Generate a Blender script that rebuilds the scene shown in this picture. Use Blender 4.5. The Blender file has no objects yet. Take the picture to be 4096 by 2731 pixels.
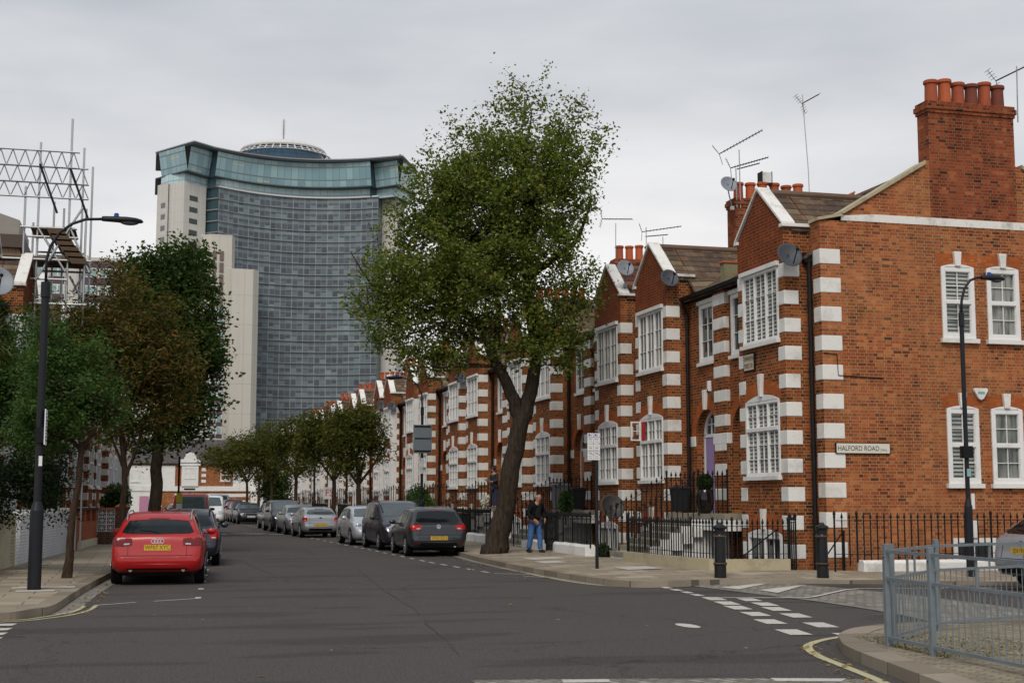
# Street corner with a brick terrace, plane tree, parked cars and a glass tower behind.
# World: X right across the street, Y along the street away from the camera, Z up, metres.
import bpy, bmesh, math, random
import numpy as np
from mathutils import Vector, Matrix
from mathutils.bvhtree import BVHTree

SC = bpy.context.scene
COL = SC.collection
R = math.radians
rnd = random.Random(7)

# ---------------------------------------------------------------- camera
cam_d = bpy.data.cameras.new('camera'); cam = bpy.data.objects.new('camera', cam_d); COL.objects.link(cam)
cam_d.sensor_width = 36.0; cam_d.lens = 5500/4096*36.0
cam_d.clip_start = 0.2; cam_d.clip_end = 3000
cam.location = (0, 0, 1.75)
PITCH = math.atan(626.5/5500); YAW = math.atan((2048-580)/math.hypot(5500, 626.5))
cam.rotation_euler = (R(90)+PITCH, 0, -YAW)
SC.camera = cam
cam_d.dof.use_dof = True; cam_d.dof.focus_distance = 37.0; cam_d.dof.aperture_fstop = 4.5

# ---------------------------------------------------------------- world and sun (overcast)
SUN_EL, SUN_AZ = R(48), R(205)     # azimuth clockwise from +Y
w = bpy.data.worlds.new("World"); SC.world = w; w.use_nodes = True
nt = w.node_tree; nt.nodes.clear()
def N(nt, t, **k):
    n = nt.nodes.new(t)
    for a, b in k.items(): setattr(n, a, b)
    return n
sky = N(nt, 'ShaderNodeTexSky', sky_type='NISHITA', sun_disc=False, sun_elevation=SUN_EL, sun_rotation=SUN_AZ)
bg1 = N(nt, 'ShaderNodeBackground'); bg1.inputs[1].default_value = 0.10
nt.links.new(sky.outputs[0], bg1.inputs[0])
tc = N(nt, 'ShaderNodeTexCoord'); mp = N(nt, 'ShaderNodeMapping'); mp.inputs['Scale'].default_value = (1.1, 1.1, 4.2)
mp.inputs['Location'].default_value = (.35, .1, .6)
nz = N(nt, 'ShaderNodeTexNoise'); nz.inputs['Scale'].default_value = 2.1; nz.inputs['Detail'].default_value = 5; nz.inputs['Roughness'].default_value = .5
sx = N(nt, 'ShaderNodeSeparateXYZ'); nt.links.new(tc.outputs['Generated'], sx.inputs[0])
nt.links.new(tc.outputs['Generated'], mp.inputs[0]); nt.links.new(mp.outputs[0], nz.inputs[0])
hr = N(nt, 'ShaderNodeValToRGB')           # brightness by elevation
e = hr.color_ramp.elements; e[0].position = 0.0; e[0].color = (.87, .85, .84, 1); e[1].position = .62; e[1].color = (.55, .60, .66, 1)
m = e.new(.14); m.color = (.83, .815, .81, 1); m = e.new(.34); m.color = (.61, .63, .655, 1)
nt.links.new(sx.outputs[2], hr.inputs[0])
cr = N(nt, 'ShaderNodeValToRGB'); e = cr.color_ramp.elements
e[0].position = .34; e[0].color = (.74, .76, .79, 1); e[1].position = .66; e[1].color = (1.14, 1.125, 1.11, 1)
nt.links.new(nz.outputs[0], cr.inputs[0])
mx = N(nt, 'ShaderNodeMix', data_type='RGBA', blend_type='MULTIPLY'); mx.inputs[0].default_value = 1
nt.links.new(hr.outputs[0], mx.inputs[6]); nt.links.new(cr.outputs[0], mx.inputs[7])
bg2 = N(nt, 'ShaderNodeBackground'); bg2.inputs[1].default_value = .85; nt.links.new(mx.outputs[2], bg2.inputs[0])
ms = N(nt, 'ShaderNodeMixShader'); ms.inputs[0].default_value = .93
out = N(nt, 'ShaderNodeOutputWorld')
nt.links.new(bg1.outputs[0], ms.inputs[1]); nt.links.new(bg2.outputs[0], ms.inputs[2]); nt.links.new(ms.outputs[0], out.inputs[0])
sd = bpy.data.lights.new('sun', 'SUN'); sun = bpy.data.objects.new('sun', sd); COL.objects.link(sun)
sd.energy = 1.6; sd.angle = R(25); sd.color = (1, .93, .84)
sun.rotation_euler = (R(90)-SUN_EL, 0, -SUN_AZ+math.pi)
SC.view_settings.view_transform = 'Standard'; SC.view_settings.look = 'None'
SC.view_settings.exposure = 0.32; SC.view_settings.gamma = 1
SC.render.engine = 'CYCLES'
SC.cycles.max_bounces = 5; SC.cycles.diffuse_bounces = 2; SC.cycles.glossy_bounces = 2; SC.cycles.transmission_bounces = 2; SC.cycles.transparent_max_bounces = 4
SC.cycles.use_adaptive_sampling = True; SC.cycles.adaptive_threshold = 0.02
SC.cycles.use_denoising = True; SC.cycles.caustics_reflective = False; SC.cycles.caustics_refractive = False

# ---------------------------------------------------------------- helpers
def tag(o, label=None, cat=None, group=None, kind=None):
    for k, v in (('label', label), ('category', cat), ('group', group), ('kind', kind)):
        if v: o[k] = v
    return o
def thing(name, label, cat, loc=(0, 0, 0), rz=0, group=None):
    o = bpy.data.objects.new(name, None); o.empty_display_size = .2; COL.objects.link(o)
    o.location = loc; o.rotation_euler = (0, 0, rz)
    return tag(o, label, cat, group)
def kids(o): return [c for c in bpy.data.objects if c.parent == o]
def copy_tree(o, parent=None, kidmap=None):
    c = o.copy(); COL.objects.link(c); c.parent = parent
    km = kidmap if kidmap is not None else build_kidmap()
    for ch in km.get(o.name, []): copy_tree(ch, c, km)
    return c
def build_kidmap():
    d = {}
    for c in bpy.data.objects:
        if c.parent: d.setdefault(c.parent.name, []).append(c)
    return d
class MB:
    """collects faces; build() links them as ONE mesh object"""
    FLIP = False
    def __init__(s): s.v = []; s.f = []; s.m = []; s.mi = 0; s.cuts = []
    def cut(s): s.cuts.append((len(s.v), len(s.f))); return s
    def each(s, name, mats, parent=None, **k):
        """one object per piece; cut() ends a piece"""
        out = []; cs = [(0, 0)]+s.cuts+[(len(s.v), len(s.f))]
        for (v0, f0), (v1, f1) in zip(cs, cs[1:]):
            if f1 == f0: continue
            p = MB(); p.v = s.v[v0:v1]; p.f = [tuple(i-v0 for i in q) for q in s.f[f0:f1]]; p.m = s.m[f0:f1]
            out.append(p.build(name, mats, parent, **k))
        return out
    def add(s, vs, fs):
        n = len(s.v); s.v += [tuple(p) for p in vs]
        for f in fs: s.f.append(tuple(i+n for i in f)); s.m.append(s.mi)
        return s
    def poly(s, pts): return s.add(pts, [tuple(range(len(pts)))])
    def box(s, x0, y0, z0, x1, y1, z1):
        if x0 > x1: x0, x1 = x1, x0
        if y0 > y1: y0, y1 = y1, y0
        if z0 > z1: z0, z1 = z1, z0
        return s.add([(x0,y0,z0),(x1,y0,z0),(x1,y1,z0),(x0,y1,z0),(x0,y0,z1),(x1,y0,z1),(x1,y1,z1),(x0,y1,z1)],
              [(0,3,2,1),(4,5,6,7),(0,1,5,4),(1,2,6,5),(2,3,7,6),(3,0,4,7)])
    def bar(s, p, q, w, h=None, up=(0,0,1)):
        """rectangular bar from p to q"""
        h = h or w; p = Vector(p); q = Vector(q); d = (q-p).normalized(); u = Vector(up)
        if abs(d.dot(u)) > .97: u = Vector((1,0,0))
        a = d.cross(u).normalized()*w/2; b = a.cross(d).normalized()*h/2
        vs = [p-a-b, p+a-b, p+a+b, p-a+b, q-a-b, q+a-b, q+a+b, q-a+b]
        return s.add(vs, [(0,3,2,1),(4,5,6,7),(0,1,5,4),(1,2,6,5),(2,3,7,6),(3,0,4,7)])
    def tube(s, pts, rs, n=8, cap=True):
        pts = [Vector(p) for p in pts]
        if not hasattr(rs, '__len__'): rs = [rs]*len(pts)
        vs = []; fs = []; prev = None
        for i, p in enumerate(pts):
            d = (pts[min(i+1, len(pts)-1)]-pts[max(i-1, 0)]).normalized()
            if prev is None:
                u = Vector((1,0,0)) if abs(d.x) < .8 else Vector((0,1,0)); a = (u-d*u.dot(d)).normalized()
            else: a = (prev-d*prev.dot(d)).normalized()
            prev = a; b = d.cross(a)
            for k in range(n):
                t = 2*math.pi*k/n; vs.append(p+(a*math.cos(t)+b*math.sin(t))*rs[i])
        for i in range(len(pts)-1):
            for k in range(n):
                k2 = (k+1) % n; fs.append((i*n+k, i*n+k2, (i+1)*n+k2, (i+1)*n+k))
        if cap:
            fs.append(tuple(range(n))[::-1]); fs.append(tuple((len(pts)-1)*n+k for k in range(n)))
        return s.add(vs, fs)
    def lathe(s, c, prof, n=16, axis='z'):
        """prof: list of (radius, height) along the axis from point c"""
        vs = []; fs = []
        for r, h in prof:
            for k in range(n):
                t = 2*math.pi*k/n; a, b = r*math.cos(t), r*math.sin(t)
                vs.append({'z': (c[0]+a, c[1]+b, c[2]+h), 'y': (c[0]+b, c[1]+h, c[2]+a), 'x': (c[0]+h, c[1]+a, c[2]+b)}[axis])
        for i in range(len(prof)-1):
            for k in range(n):
                k2 = (k+1) % n; fs.append((i*n+k, i*n+k2, (i+1)*n+k2, (i+1)*n+k))
        fs.append(tuple(range(n))[::-1]); fs.append(tuple((len(prof)-1)*n+k for k in range(n)))
        return s.add(vs, fs)
    def prism(s, pts, off):
        """closed polygon pts (3d) extruded by vector off"""
        n = len(pts); o = Vector(off); a = [Vector(p) for p in pts]; b = [p+o for p in a]
        return s.add(a+b, [tuple(range(n))[::-1], tuple(range(n, 2*n))]+[(i, (i+1) % n, n+(i+1) % n, n+i) for i in range(n)])
    def ball(s, c, r, nu=12, nv=8):
        if not hasattr(r, '__len__'): r = (r, r, r)
        vs = [(c[0], c[1], c[2]-r[2])]; fs = []
        for j in range(1, nv):
            t = math.pi*j/nv
            for i in range(nu):
                p = 2*math.pi*i/nu; vs.append((c[0]+r[0]*math.sin(t)*math.cos(p), c[1]+r[1]*math.sin(t)*math.sin(p), c[2]-r[2]*math.cos(t)))
        vs.append((c[0], c[1], c[2]+r[2])); L = len(vs)-1
        for i in range(nu):
            k = (i+1) % nu; fs.append((0, 1+k, 1+i)); fs.append((L, 1+(nv-2)*nu+i, 1+(nv-2)*nu+k))
            for j in range(nv-2): fs.append((1+j*nu+i, 1+j*nu+k, 1+(j+1)*nu+k, 1+(j+1)*nu+i))
        return s.add(vs, fs)
    def build(s, name, mats, parent=None, smooth=False, bevel=0, loc=None):
        me = bpy.data.meshes.new(name); v = s.v; f = s.f
        if MB.FLIP: v = [(p[0], -p[1], p[2]) for p in v]; f = [q[::-1] for q in f]
        me.from_pydata([tuple(p) for p in v], [], f)
        if not isinstance(mats, (list, tuple)): mats = [mats]
        for m in mats: me.materials.append(m)
        if len(mats) > 1: me.polygons.foreach_set('material_index', s.m)
        if smooth: me.polygons.foreach_set('use_smooth', [True]*len(f))
        me.update()
        o = bpy.data.objects.new(name, me); COL.objects.link(o)
        if loc: o.location = loc
        if parent: o.parent = parent
        if bevel:
            b = o.modifiers.new('b', 'BEVEL'); b.width = bevel; b.segments = 2; b.limit_method = 'ANGLE'; b.angle_limit = R(40)
        return o
def offmesh(o, loc):     # move the origin of a world-built top-level mesh to loc
    o.data.transform(Matrix.Translation(-Vector(loc))); o.location = loc; return o
def text_mb(mb, body, size, org, xd, zd, off=0.0, sx=1.0, align='CENTER'):
    """flat lettering added to mb; xd = reading direction, zd = up"""
    cu = bpy.data.curves.new('t', 'FONT'); cu.body = body; cu.size = size; cu.align_x = align; cu.align_y = 'CENTER'; cu.resolution_u = 3
    ob = bpy.data.objects.new('t', cu); COL.objects.link(ob)
    dg = bpy.context.evaluated_depsgraph_get(); me = bpy.data.meshes.new_from_object(ob.evaluated_get(dg))
    xd = Vector(xd).normalized(); zd = Vector(zd).normalized(); nn = xd.cross(zd); org = Vector(org)
    mb.add([org+xd*v.co.x*sx+zd*v.co.y+nn*off for v in me.vertices], [tuple(p.vertices) for p in me.polygons])
    bpy.data.objects.remove(ob); bpy.data.meshes.remove(me); bpy.data.curves.remove(cu)
    return mb
# ---------------------------------------------------------------- materials
MATS = {}
class G:
    """tiny node graph helper"""
    def __init__(s, name):
        s.mat = bpy.data.materials.new(name); s.mat.use_nodes = True; s.nt = s.mat.node_tree
        s.b = s.nt.nodes['Principled BSDF']; s.out = s.nt.nodes['Material Output']
    def n(s, t, **k): return N(s.nt, t, **k)
    def l(s, a, b): s.nt.links.new(a, b)
    def math(s, op, a, b=None, c=None):
        n = s.n('ShaderNodeMath', operation=op)
        for i, x in enumerate((a, b, c)):
            if x is None: continue
            if isinstance(x, (int, float)): n.inputs[i].default_value = x
            else: s.l(x, n.inputs[i])
        return n.outputs[0]
    def mix(s, f, a, b, mode='MIX'):
        n = s.n('ShaderNodeMix', data_type='RGBA', blend_type=mode)
        for i, x in ((0, f), (6, a), (7, b)):
            if isinstance(x, (int, float)): n.inputs[i].default_value = x if i == 0 else (x, x, x, 1)
            elif isinstance(x, tuple): n.inputs[i].default_value = (*x[:3], 1)
            else: s.l(x, n.inputs[i])
        return n.outputs[2]
    def ramp(s, f, stops, const=False):
        n = s.n('ShaderNodeValToRGB'); e = n.color_ramp.elements
        if const: n.color_ramp.interpolation = 'CONSTANT'
        for i, (p, c) in enumerate(stops):
            c = c if isinstance(c, tuple) else (c, c, c)
            el = e[i] if i < 2 else e.new(p)
            el.position = p; el.color = (*c, 1)
        s.l(f, n.inputs[0]); return n.outputs[0]
    def noise(s, vec, scale, detail=3, rough=.55, out=0):
        n = s.n('ShaderNodeTexNoise'); n.inputs['Scale'].default_value = scale; n.inputs['Detail'].default_value = detail; n.inputs['Roughness'].default_value = rough
        if vec is not None: s.l(vec, n.inputs['Vector'])
        return n.outputs[out]
    def white(s, x, y, z=None):
        c = s.comb(x, y, z if z is not None else 0); n = s.n('ShaderNodeTexWhiteNoise', noise_dimensions='3D'); s.l(c, n.inputs[0]); return n.outputs[0]
    def comb(s, x, y, z):
        n = s.n('ShaderNodeCombineXYZ')
        for i, q in enumerate((x, y, z)):
            if isinstance(q, (int, float)): n.inputs[i].default_value = q
            else: s.l(q, n.inputs[i])
        return n.outputs[0]
    def pos(s): return s.n('ShaderNodeNewGeometry').outputs['Position']
    def obj(s): return s.n('ShaderNodeTexCoord').outputs['Object']
    def sep(s, v):
        n = s.n('ShaderNodeSeparateXYZ'); s.l(v, n.inputs[0]); return n.outputs
    def bump(s, h, st=.3, d=.02):
        n = s.n('ShaderNodeBump'); n.inputs['Strength'].default_value = st; n.inputs['Distance'].default_value = d
        s.l(h, n.inputs['Height']); s.l(n.outputs[0], s.b.inputs['Normal']); return n
    def set(s, col=None, rough=None, metal=None, spec=None):
        for k, x in (('Base Color', col), ('Roughness', rough), ('Metallic', metal), ('Specular IOR Level', spec)):
            if x is None: continue
            if isinstance(x, (int, float)): s.b.inputs[k].default_value = x
            elif isinstance(x, tuple): s.b.inputs[k].default_value = (*x[:3], 1)
            else: s.l(x, s.b.inputs[k])
        return s
    def wallcoords(s):
        """u along the wall, v = height, in world metres, for walls facing X or Y"""
        g = s.n('ShaderNodeNewGeometry'); p = s.sep(g.outputs['Position']); nn = s.sep(g.outputs['True Normal'])
        k = s.math('GREATER_THAN', s.math('ABSOLUTE', nn[0]), s.math('ABSOLUTE', nn[1]))
        ik = s.math('SUBTRACT', 1.0, k)
        u = s.math('ADD', s.math('MULTIPLY', p[1], k), s.math('MULTIPLY', p[0], ik))
        return u, p[2], g.outputs['Position']
def plain(name, col, rough=.6, metal=0, var=.12, vscale=3., bump=0, bscale=40, spec=None):
    g = G(name); p = g.obj()
    f = g.noise(p, vscale, 4)
    c = g.mix(f, tuple(x*(1-var) for x in col), tuple(min(1, x*(1+var)) for x in col))
    g.set(c, rough, metal, spec)
    if bump: g.bump(g.noise(p, bscale, 3), bump, .01)
    MATS[name] = g.mat; return g.mat
def brick(name, stops, mortar=(.36, .27, .16), dirt=.5, bw=.225, bh=.0762, orange=None, soldier=False):
    g = G(name); u, v, P = g.wallcoords()
    if soldier: u, v = v, u
    v = g.math('ADD', v, 800*bh); row = g.math('FLOOR', g.math('DIVIDE', v, bh))
    odd = g.math('MODULO', g.math('ABSOLUTE', row), 2.0)   # header and stretcher courses alternate
    us = g.math('DIVIDE', g.math('ADD', u, g.math('MULTIPLY', odd, bw/4)), g.math('ADD', g.math('MULTIPLY', odd, -bw*.5), bw))
    colm = g.math('FLOOR', us); fu = g.math('FRACT', us); fv = g.math('FRACT', g.math('DIVIDE', v, bh))
    mu = g.math('LESS_THAN', g.math('ABSOLUTE', g.math('SUBTRACT', fu, .5)), .455)
    mv = g.math('LESS_THAN', g.math('ABSOLUTE', g.math('SUBTRACT', fv, .5)), .415)
    br = g.math('MULTIPLY', mu, mv)
    rn = g.white(colm, row, 3.0)
    c = g.ramp(rn, stops)
    if orange:
        f = g.ramp(g.noise(P, .45, 3, .6), [(.42, 0.), (.62, 1.)])
        c = g.mix(g.math('MULTIPLY', f, .75), c, g.mix(.45, c, orange))
    f = g.ramp(g.noise(P, 1.6, 5, .65), [(.36, 1.), (.6, 0.)])
    c = g.mix(g.math('MULTIPLY', f, dirt), c, g.mix(1., c, (.38, .36, .36), 'MULTIPLY'))
    big = g.ramp(g.noise(g.comb(g.math('MULTIPLY', u, 1.), g.math('MULTIPLY', v, .45), 7.), .5, 4, .6), [(.40, 0.), (.62, 1.)]); c = g.mix(g.math('MULTIPLY', big, .32), c, g.mix(1., c, (.62, .50, .46), 'MULTIPLY'))
    mc = g.mix(g.noise(P, 2.5, 4), tuple(x*.45 for x in mortar), mortar)
    c = g.mix(br, mc, c)
    g.set(c, .9, spec=.08)
    g.bump(g.math('ADD', g.math('MULTIPLY', br, .8), g.math('MULTIPLY', g.noise(P, 60, 2), .35)), .55, .008)
    MATS[name] = g.mat; return g.mat
RED = [(0., (.23, .052, .020)), (.16, (.065, .030, .020)), (.30, (.29, .068, .022)), (.5, (.23, .056, .021)), (.72, (.37, .104, .030)), (.9, (.15, .042, .021)), (1., (.44, .150, .042))]
B_SIDE = brick('brick_side', [(0., (.28, .064, .025)), (.07, (.11, .042, .022)), (.16, (.38, .098, .034)), (.5, (.35, .090, .032)), (.75, (.44, .135, .043)), (1., (.52, .19, .063))], mortar=(.43, .30, .18), dirt=.65, orange=(.50, .20, .075))
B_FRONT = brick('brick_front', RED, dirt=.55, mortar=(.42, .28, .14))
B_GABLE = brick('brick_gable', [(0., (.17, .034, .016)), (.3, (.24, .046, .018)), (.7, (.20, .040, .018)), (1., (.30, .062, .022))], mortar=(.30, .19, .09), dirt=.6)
B_ARCH = brick('brick_arch', [(0., (.44, .12, .03)), (.5, (.40, .085, .025)), (1., (.52, .15, .04))], mortar=(.30, .15, .07), dirt=.3)
B_CHIM = brick('brick_chimney', [(0., (.10, .032, .02)), (.18, (.28, .06, .026)), (.5, (.35, .082, .033)), (.75, (.24, .052, .024)), (1., (.44, .13, .045))], mortar=(.26, .18, .11), dirt=.8)
B_RED = brick('brick_garden', [(0., (.42, .08, .035)), (1., (.52, .13, .05))], mortar=(.4, .3, .2), dirt=.4)
B_WHITE = brick('brick_white', [(0., (.76, .77, .79)), (1., (.82, .83, .84))], mortar=(.62, .63, .66), dirt=.12)
B_CREAM = brick('brick_cream', [(0., (.58, .53, .36)), (1., (.66, .61, .43))], mortar=(.42, .38, .26), dirt=.3)
B_DARK = brick('brick_dark', [(0., (.10, .05, .035)), (1., (.2, .09, .05))], mortar=(.3, .24, .17), dirt=.5)

def paint(name, col, dirt=(.35, .32, .26), amt=.45, rough=.5):
    g = G(name); P = g.pos()
    f = g.ramp(g.noise(P, 1.7, 6, .7), [(.50, 0.), (.72, 1.)])
    f2 = g.ramp(g.noise(P, 14, 4, .7), [(.55, 0.), (.75, 1.)])
    c = g.mix(g.math('MULTIPLY', f, amt), col, dirt); c = g.mix(g.math('MULTIPLY', f2, amt*.5), c, dirt)
    g.set(c, rough); g.bump(g.noise(P, 30, 3), .15, .006); MATS[name] = g.mat; return g.mat
M_WHITE = paint('white_paint', (.77, .76, .745), amt=.28)
M_QUOIN = paint('white_stone_paint', (.75, .74, .70), amt=.55)
M_SILL = paint('sill_paint', (.74, .73, .70), amt=.55)
M_COPE = paint('coping_paint', (.76, .74, .70), dirt=(.22, .20, .14), amt=.75)
M_RENDER = paint('white_render', (.78, .775, .75), amt=.35)
M_KERBW = paint('kerb_paint', (.78, .77, .74), dirt=(.25, .23, .18), amt=.6)
M_STONE = paint('plinth_stone', (.42, .36, .24), dirt=(.16, .15, .09), amt=.8, rough=.9)
M_STEP = paint('step_stone', (.27, .24, .18), dirt=(.10, .095, .07), amt=.8, rough=.9)
M_CREAM = paint('cream_render', (.62, .57, .40), amt=.45)
M_BLACK = plain('black_iron', (.006, .0065, .007), .5, spec=.25)
M_PIPE = plain('drain_pipe', (.009, .007, .007), .5, spec=.25)
M_LEAD = plain('lead', (.22, .24, .26), .5)
M_DISH = plain('dish_grey', (.045, .05, .062), .6)
M_ALU = plain('aluminium', (.45, .46, .46), .4, .7)
M_TERRA = plain('terracotta', (.33, .070, .026), .8, var=.35, vscale=3)
M_TERRA2 = plain('terracotta_dark', (.17, .040, .022), .8, var=.35, vscale=3)
M_TERRA3 = plain('terracotta_bright', (.43, .095, .028), .8, var=.3, vscale=3)
M_GALV = plain('galvanised', (.165, .195, .215), .55, .15, var=.3, vscale=6)
M_PLASTIC = plain('bin_plastic', (.014, .015, .017), .5, spec=.3)
M_LILAC = plain('lilac_paint', (.30, .22, .44), .45, var=.05)
M_ORDOOR = plain('orange_wood', (.48, .16, .035), .5, var=.2)
M_REDPAINT = plain('red_curtain', (.45, .02, .015), .8)
M_WOOD = plain('scaffold_board', (.09, .055, .03), .85, var=.35, vscale=5)
M_CONC = plain('concrete', (.50, .47, .42), .85, var=.08, vscale=.2)

def glass(name, base, rough=.06, var=.3, scale=1.2, curtain=None):
    g = G(name); P = g.pos(); f = g.noise(P, scale, 3)
    c = g.mix(f, tuple(x*(1-var) for x in base), tuple(x*(1+var) for x in base))
    if curtain:
        p = g.sep(P); h = g.noise(g.comb(p[1], p[0], g.math('MULTIPLY', p[2], .12)), 7, 3)
        blk = g.noise(g.comb(g.math('MULTIPLY', p[1], 1.), p[0], g.math('MULTIPLY', p[2], .35)), .9, 1)
        k = g.math('MULTIPLY', g.ramp(h, [(.40, 0.), (.52, 1.)]), g.ramp(blk, [(.42, 0.), (.52, 1.)]))
        c = g.mix(k, c, curtain)
    g.set(c, rough, spec=.5); MATS[name] = g.mat; return g.mat
M_PANE = glass('window_pane', (.055, .070, .062), curtain=(.26, .27, .24))
M_PANE_D = glass('window_pane_dark', (.03, .038, .036))
def blind(name):
    g = G(name); P = g.pos(); p = g.sep(P)
    s_ = g.math('LESS_THAN', g.math('FRACT', g.math('MULTIPLY', p[2], 11)), .55)
    blk = g.noise(P, 1.3, 1); s2 = g.math('MULTIPLY', s_, g.ramp(blk, [(.35, .3), (.6, 1.)]))
    g.set(g.mix(s2, (.03, .045, .04), (.42, .43, .40)), .12, spec=.5); MATS[name] = g.mat; return g.mat
M_BLIND = blind('shutter_pane')

def rooftile(name, a, b, c_, pitch=.33, w=.30):
    g = G(name); ge = g.n('ShaderNodeNewGeometry'); p = g.sep(ge.outputs['Position']); nn = g.sep(ge.outputs['True Normal'])
    k = g.math('GREATER_THAN', g.math('ABSOLUTE', nn[0]), g.math('ABSOLUTE', nn[1])); ik = g.math('SUBTRACT', 1., k)
    u = g.math('ADD', g.math('MULTIPLY', p[1], k), g.math('MULTIPLY', p[0], ik))
    rowf = g.math('DIVIDE', p[2], pitch*.55); row = g.math('FLOOR', rowf); fv = g.math('FRACT', rowf)
    colf = g.math('DIVIDE', u, w); fu = g.math('FRACT', colf)
    rn = g.white(row, g.math('FLOOR', colf), 1.)
    c = g.ramp(rn, [(0., a), (.5, b), (1., c_)])
    P = ge.outputs['Position']
    lich = g.ramp(g.noise(P, 9, 4, .7), [(.60, 0.), (.70, 1.)])
    c = g.mix(g.math('MULTIPLY', lich, .5), c, (.30, .28, .20))
    edge = g.ramp(fv, [(0., .12), (.24, 1.)]); c = g.mix(1., c, edge, 'MULTIPLY')
    g.set(c, .85, spec=.2)
    wave = g.math('SINE', g.math('MULTIPLY', fu, 6.283))
    g.bump(g.math('ADD', g.math('MULTIPLY', fv, -1.), g.math('MULTIPLY', wave, .35)), .8, .05)
    MATS[name] = g.mat; return g.mat
M_TILE = rooftile('roof_tile', (.14, .085, .05), (.06, .042, .034), (.21, .145, .09))
M_TILE_R = rooftile('roof_tile_red', (.15, .045, .03), (.07, .03, .024), (.21, .10, .06))
M_SLATE = rooftile('roof_slate', (.10, .085, .085), (.085, .075, .075), (.12, .10, .10), pitch=.25, w=.25)
M_RIDGE = plain('ridge_tile', (.42, .11, .045), .8, var=.2)
M_RIDGEB = plain('ridge_brown', (.13, .08, .055), .85, var=.3, vscale=3)
M_MOSS = paint('mossy_render', (.24, .21, .12), dirt=(.10, .09, .04), amt=.9, rough=.9)

def asphalt():
    g = G('asphalt'); P = g.pos(); p = g.sep(P)
    big = g.noise(g.comb(p[0], g.math('MULTIPLY', p[1], .45), 0.), .35, 4)
    fine = g.noise(P, 38, 4, .85); mid = g.noise(P, 7, 4, .65)
    c = g.mix(big, (.045, .0395, .037), (.062, .054, .0505))
    c = g.mix(g.math('MULTIPLY', g.ramp(mid, [(.35, 1.), (.55, 0.)]), .42), c, (.030, .027, .026))
    c = g.mix(g.math('MULTIPLY', g.ramp(fine, [(.44, 0.), (.66, 1.)]), .85), c, (.17, .155, .145))
    # cracks and joints
    vo = g.n('ShaderNodeTexVoronoi', feature='DISTANCE_TO_EDGE'); vo.inputs['Scale'].default_value = .16
    wp = g.n('ShaderNodeVectorMath', operation='MULTIPLY_ADD'); g.l(g.noise(P, 1.3, 4, .6, 1), wp.inputs[0]); wp.inputs[1].default_value = (1.4, 1.4, 0); g.l(P, wp.inputs[2])
    g.l(wp.outputs[0], vo.inputs['Vector'])
    cr_ = g.ramp(vo.outputs['Distance'], [(0., 1.), (.0045, 0.)])
    c = g.mix(g.math('MULTIPLY', cr_, .55), c, (.02, .018, .017))
    pt = g.noise(g.comb(g.math('MULTIPLY', p[0], .25), g.math('MULTIPLY', p[1], 1.), 0.), .8, 2)
    c = g.mix(g.math('MULTIPLY', g.ramp(pt, [(.56, 0.), (.60, 1.)]), .38), c, (.034, .031, .030))
    g.set(c, .88, spec=.12); g.bump(fine, .7, .012); return g.mat
M_ASPH = asphalt()
def slabs(name, a, b, w, d, joint=(.10, .09, .07), rot=0., jw=.012, bumps=.3, rough=.88, blotch=(.15, .14, .11), stag=.5):
    g = G(name); P = g.pos()
    mpn = g.n('ShaderNodeMapping'); mpn.inputs['Rotation'].default_value = (0, 0, rot); g.l(P, mpn.inputs[0]); p = g.sep(mpn.outputs[0])
    rf = g.math('DIVIDE', p[1], d); row = g.math('FLOOR', rf); fv = g.math('FRACT', rf)
    cf = g.math('ADD', g.math('DIVIDE', p[0], w), g.math('MULTIPLY', g.math('MODULO', row, 2.), stag)); fu = g.math('FRACT', cf)
    rn = g.white(g.math('FLOOR', cf), row, 5.)
    c = g.mix(rn, a, b)
    c = g.mix(g.math('MULTIPLY', g.ramp(g.noise(P, .9, 5, .7), [(.45, 0.), (.7, 1.)]), .45), c, blotch)
    c = g.mix(g.math('MULTIPLY', g.ramp(g.noise(P, 30, 3, .7), [(.5, 0.), (.75, 1.)]), .25), c, blotch)
    mu = g.math('LESS_THAN', g.math('ABSOLUTE', g.math('SUBTRACT', fu, .5)), .5-jw/w); mv = g.math('LESS_THAN', g.math('ABSOLUTE', g.math('SUBTRACT', fv, .5)), .5-jw/d)
    br = g.math('MULTIPLY', mu, mv); c = g.mix(br, joint, c)
    g.set(c, rough, spec=.12); g.bump(g.math('ADD', g.math('MULTIPLY', br, .6), g.math('MULTIPLY', g.noise(P, 25, 3), .5)), bumps, .012)
    MATS[name] = g.mat; return g.mat
M_PAVE = slabs('paving_slabs', (.25, .205, .15), (.38, .32, .24), .9, .6)
M_PAVE_N = slabs('paving_setts_brown', (.20, .165, .115), (.32, .27, .19), .21, .105, rot=.9, jw=.008)
M_SETTS = slabs('granite_setts', (.17, .155, .135), (.32, .295, .255), .20, .12, joint=(.10, .09, .075), rot=1.2, jw=.012, bumps=.6)
M_KERB = slabs('granite_kerb', (.19, .155, .115), (.31, .26, .20), .9, 60, jw=.012, rot=math.pi/2, bumps=.4)
M_GUTTER = slabs('gutter_stone', (.19, .18, .165), (.25, .235, .21), .9, 50, jw=.01, rot=math.pi/2)
def marking(name, col):
    g = G(name); P = g.pos(); f = g.ramp(g.noise(P, 14, 5, .8), [(.52, 0.), (.68, 1.)])
    c = g.mix(g.noise(P, 3, 3), tuple(x*.82 for x in col), col)
    g.set(g.mix(g.math('MULTIPLY', f, .65), c, (.08, .075, .07)), .75); MATS[name] = g.mat; return g.mat
M_MARK = marking('road_white', (.58, .54, .48)); M_YEL = marking('road_yellow', (.50, .45, .26))
M_GROUND = plain('earth', (.10, .09, .065), .95, var=.3, vscale=.5)

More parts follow.
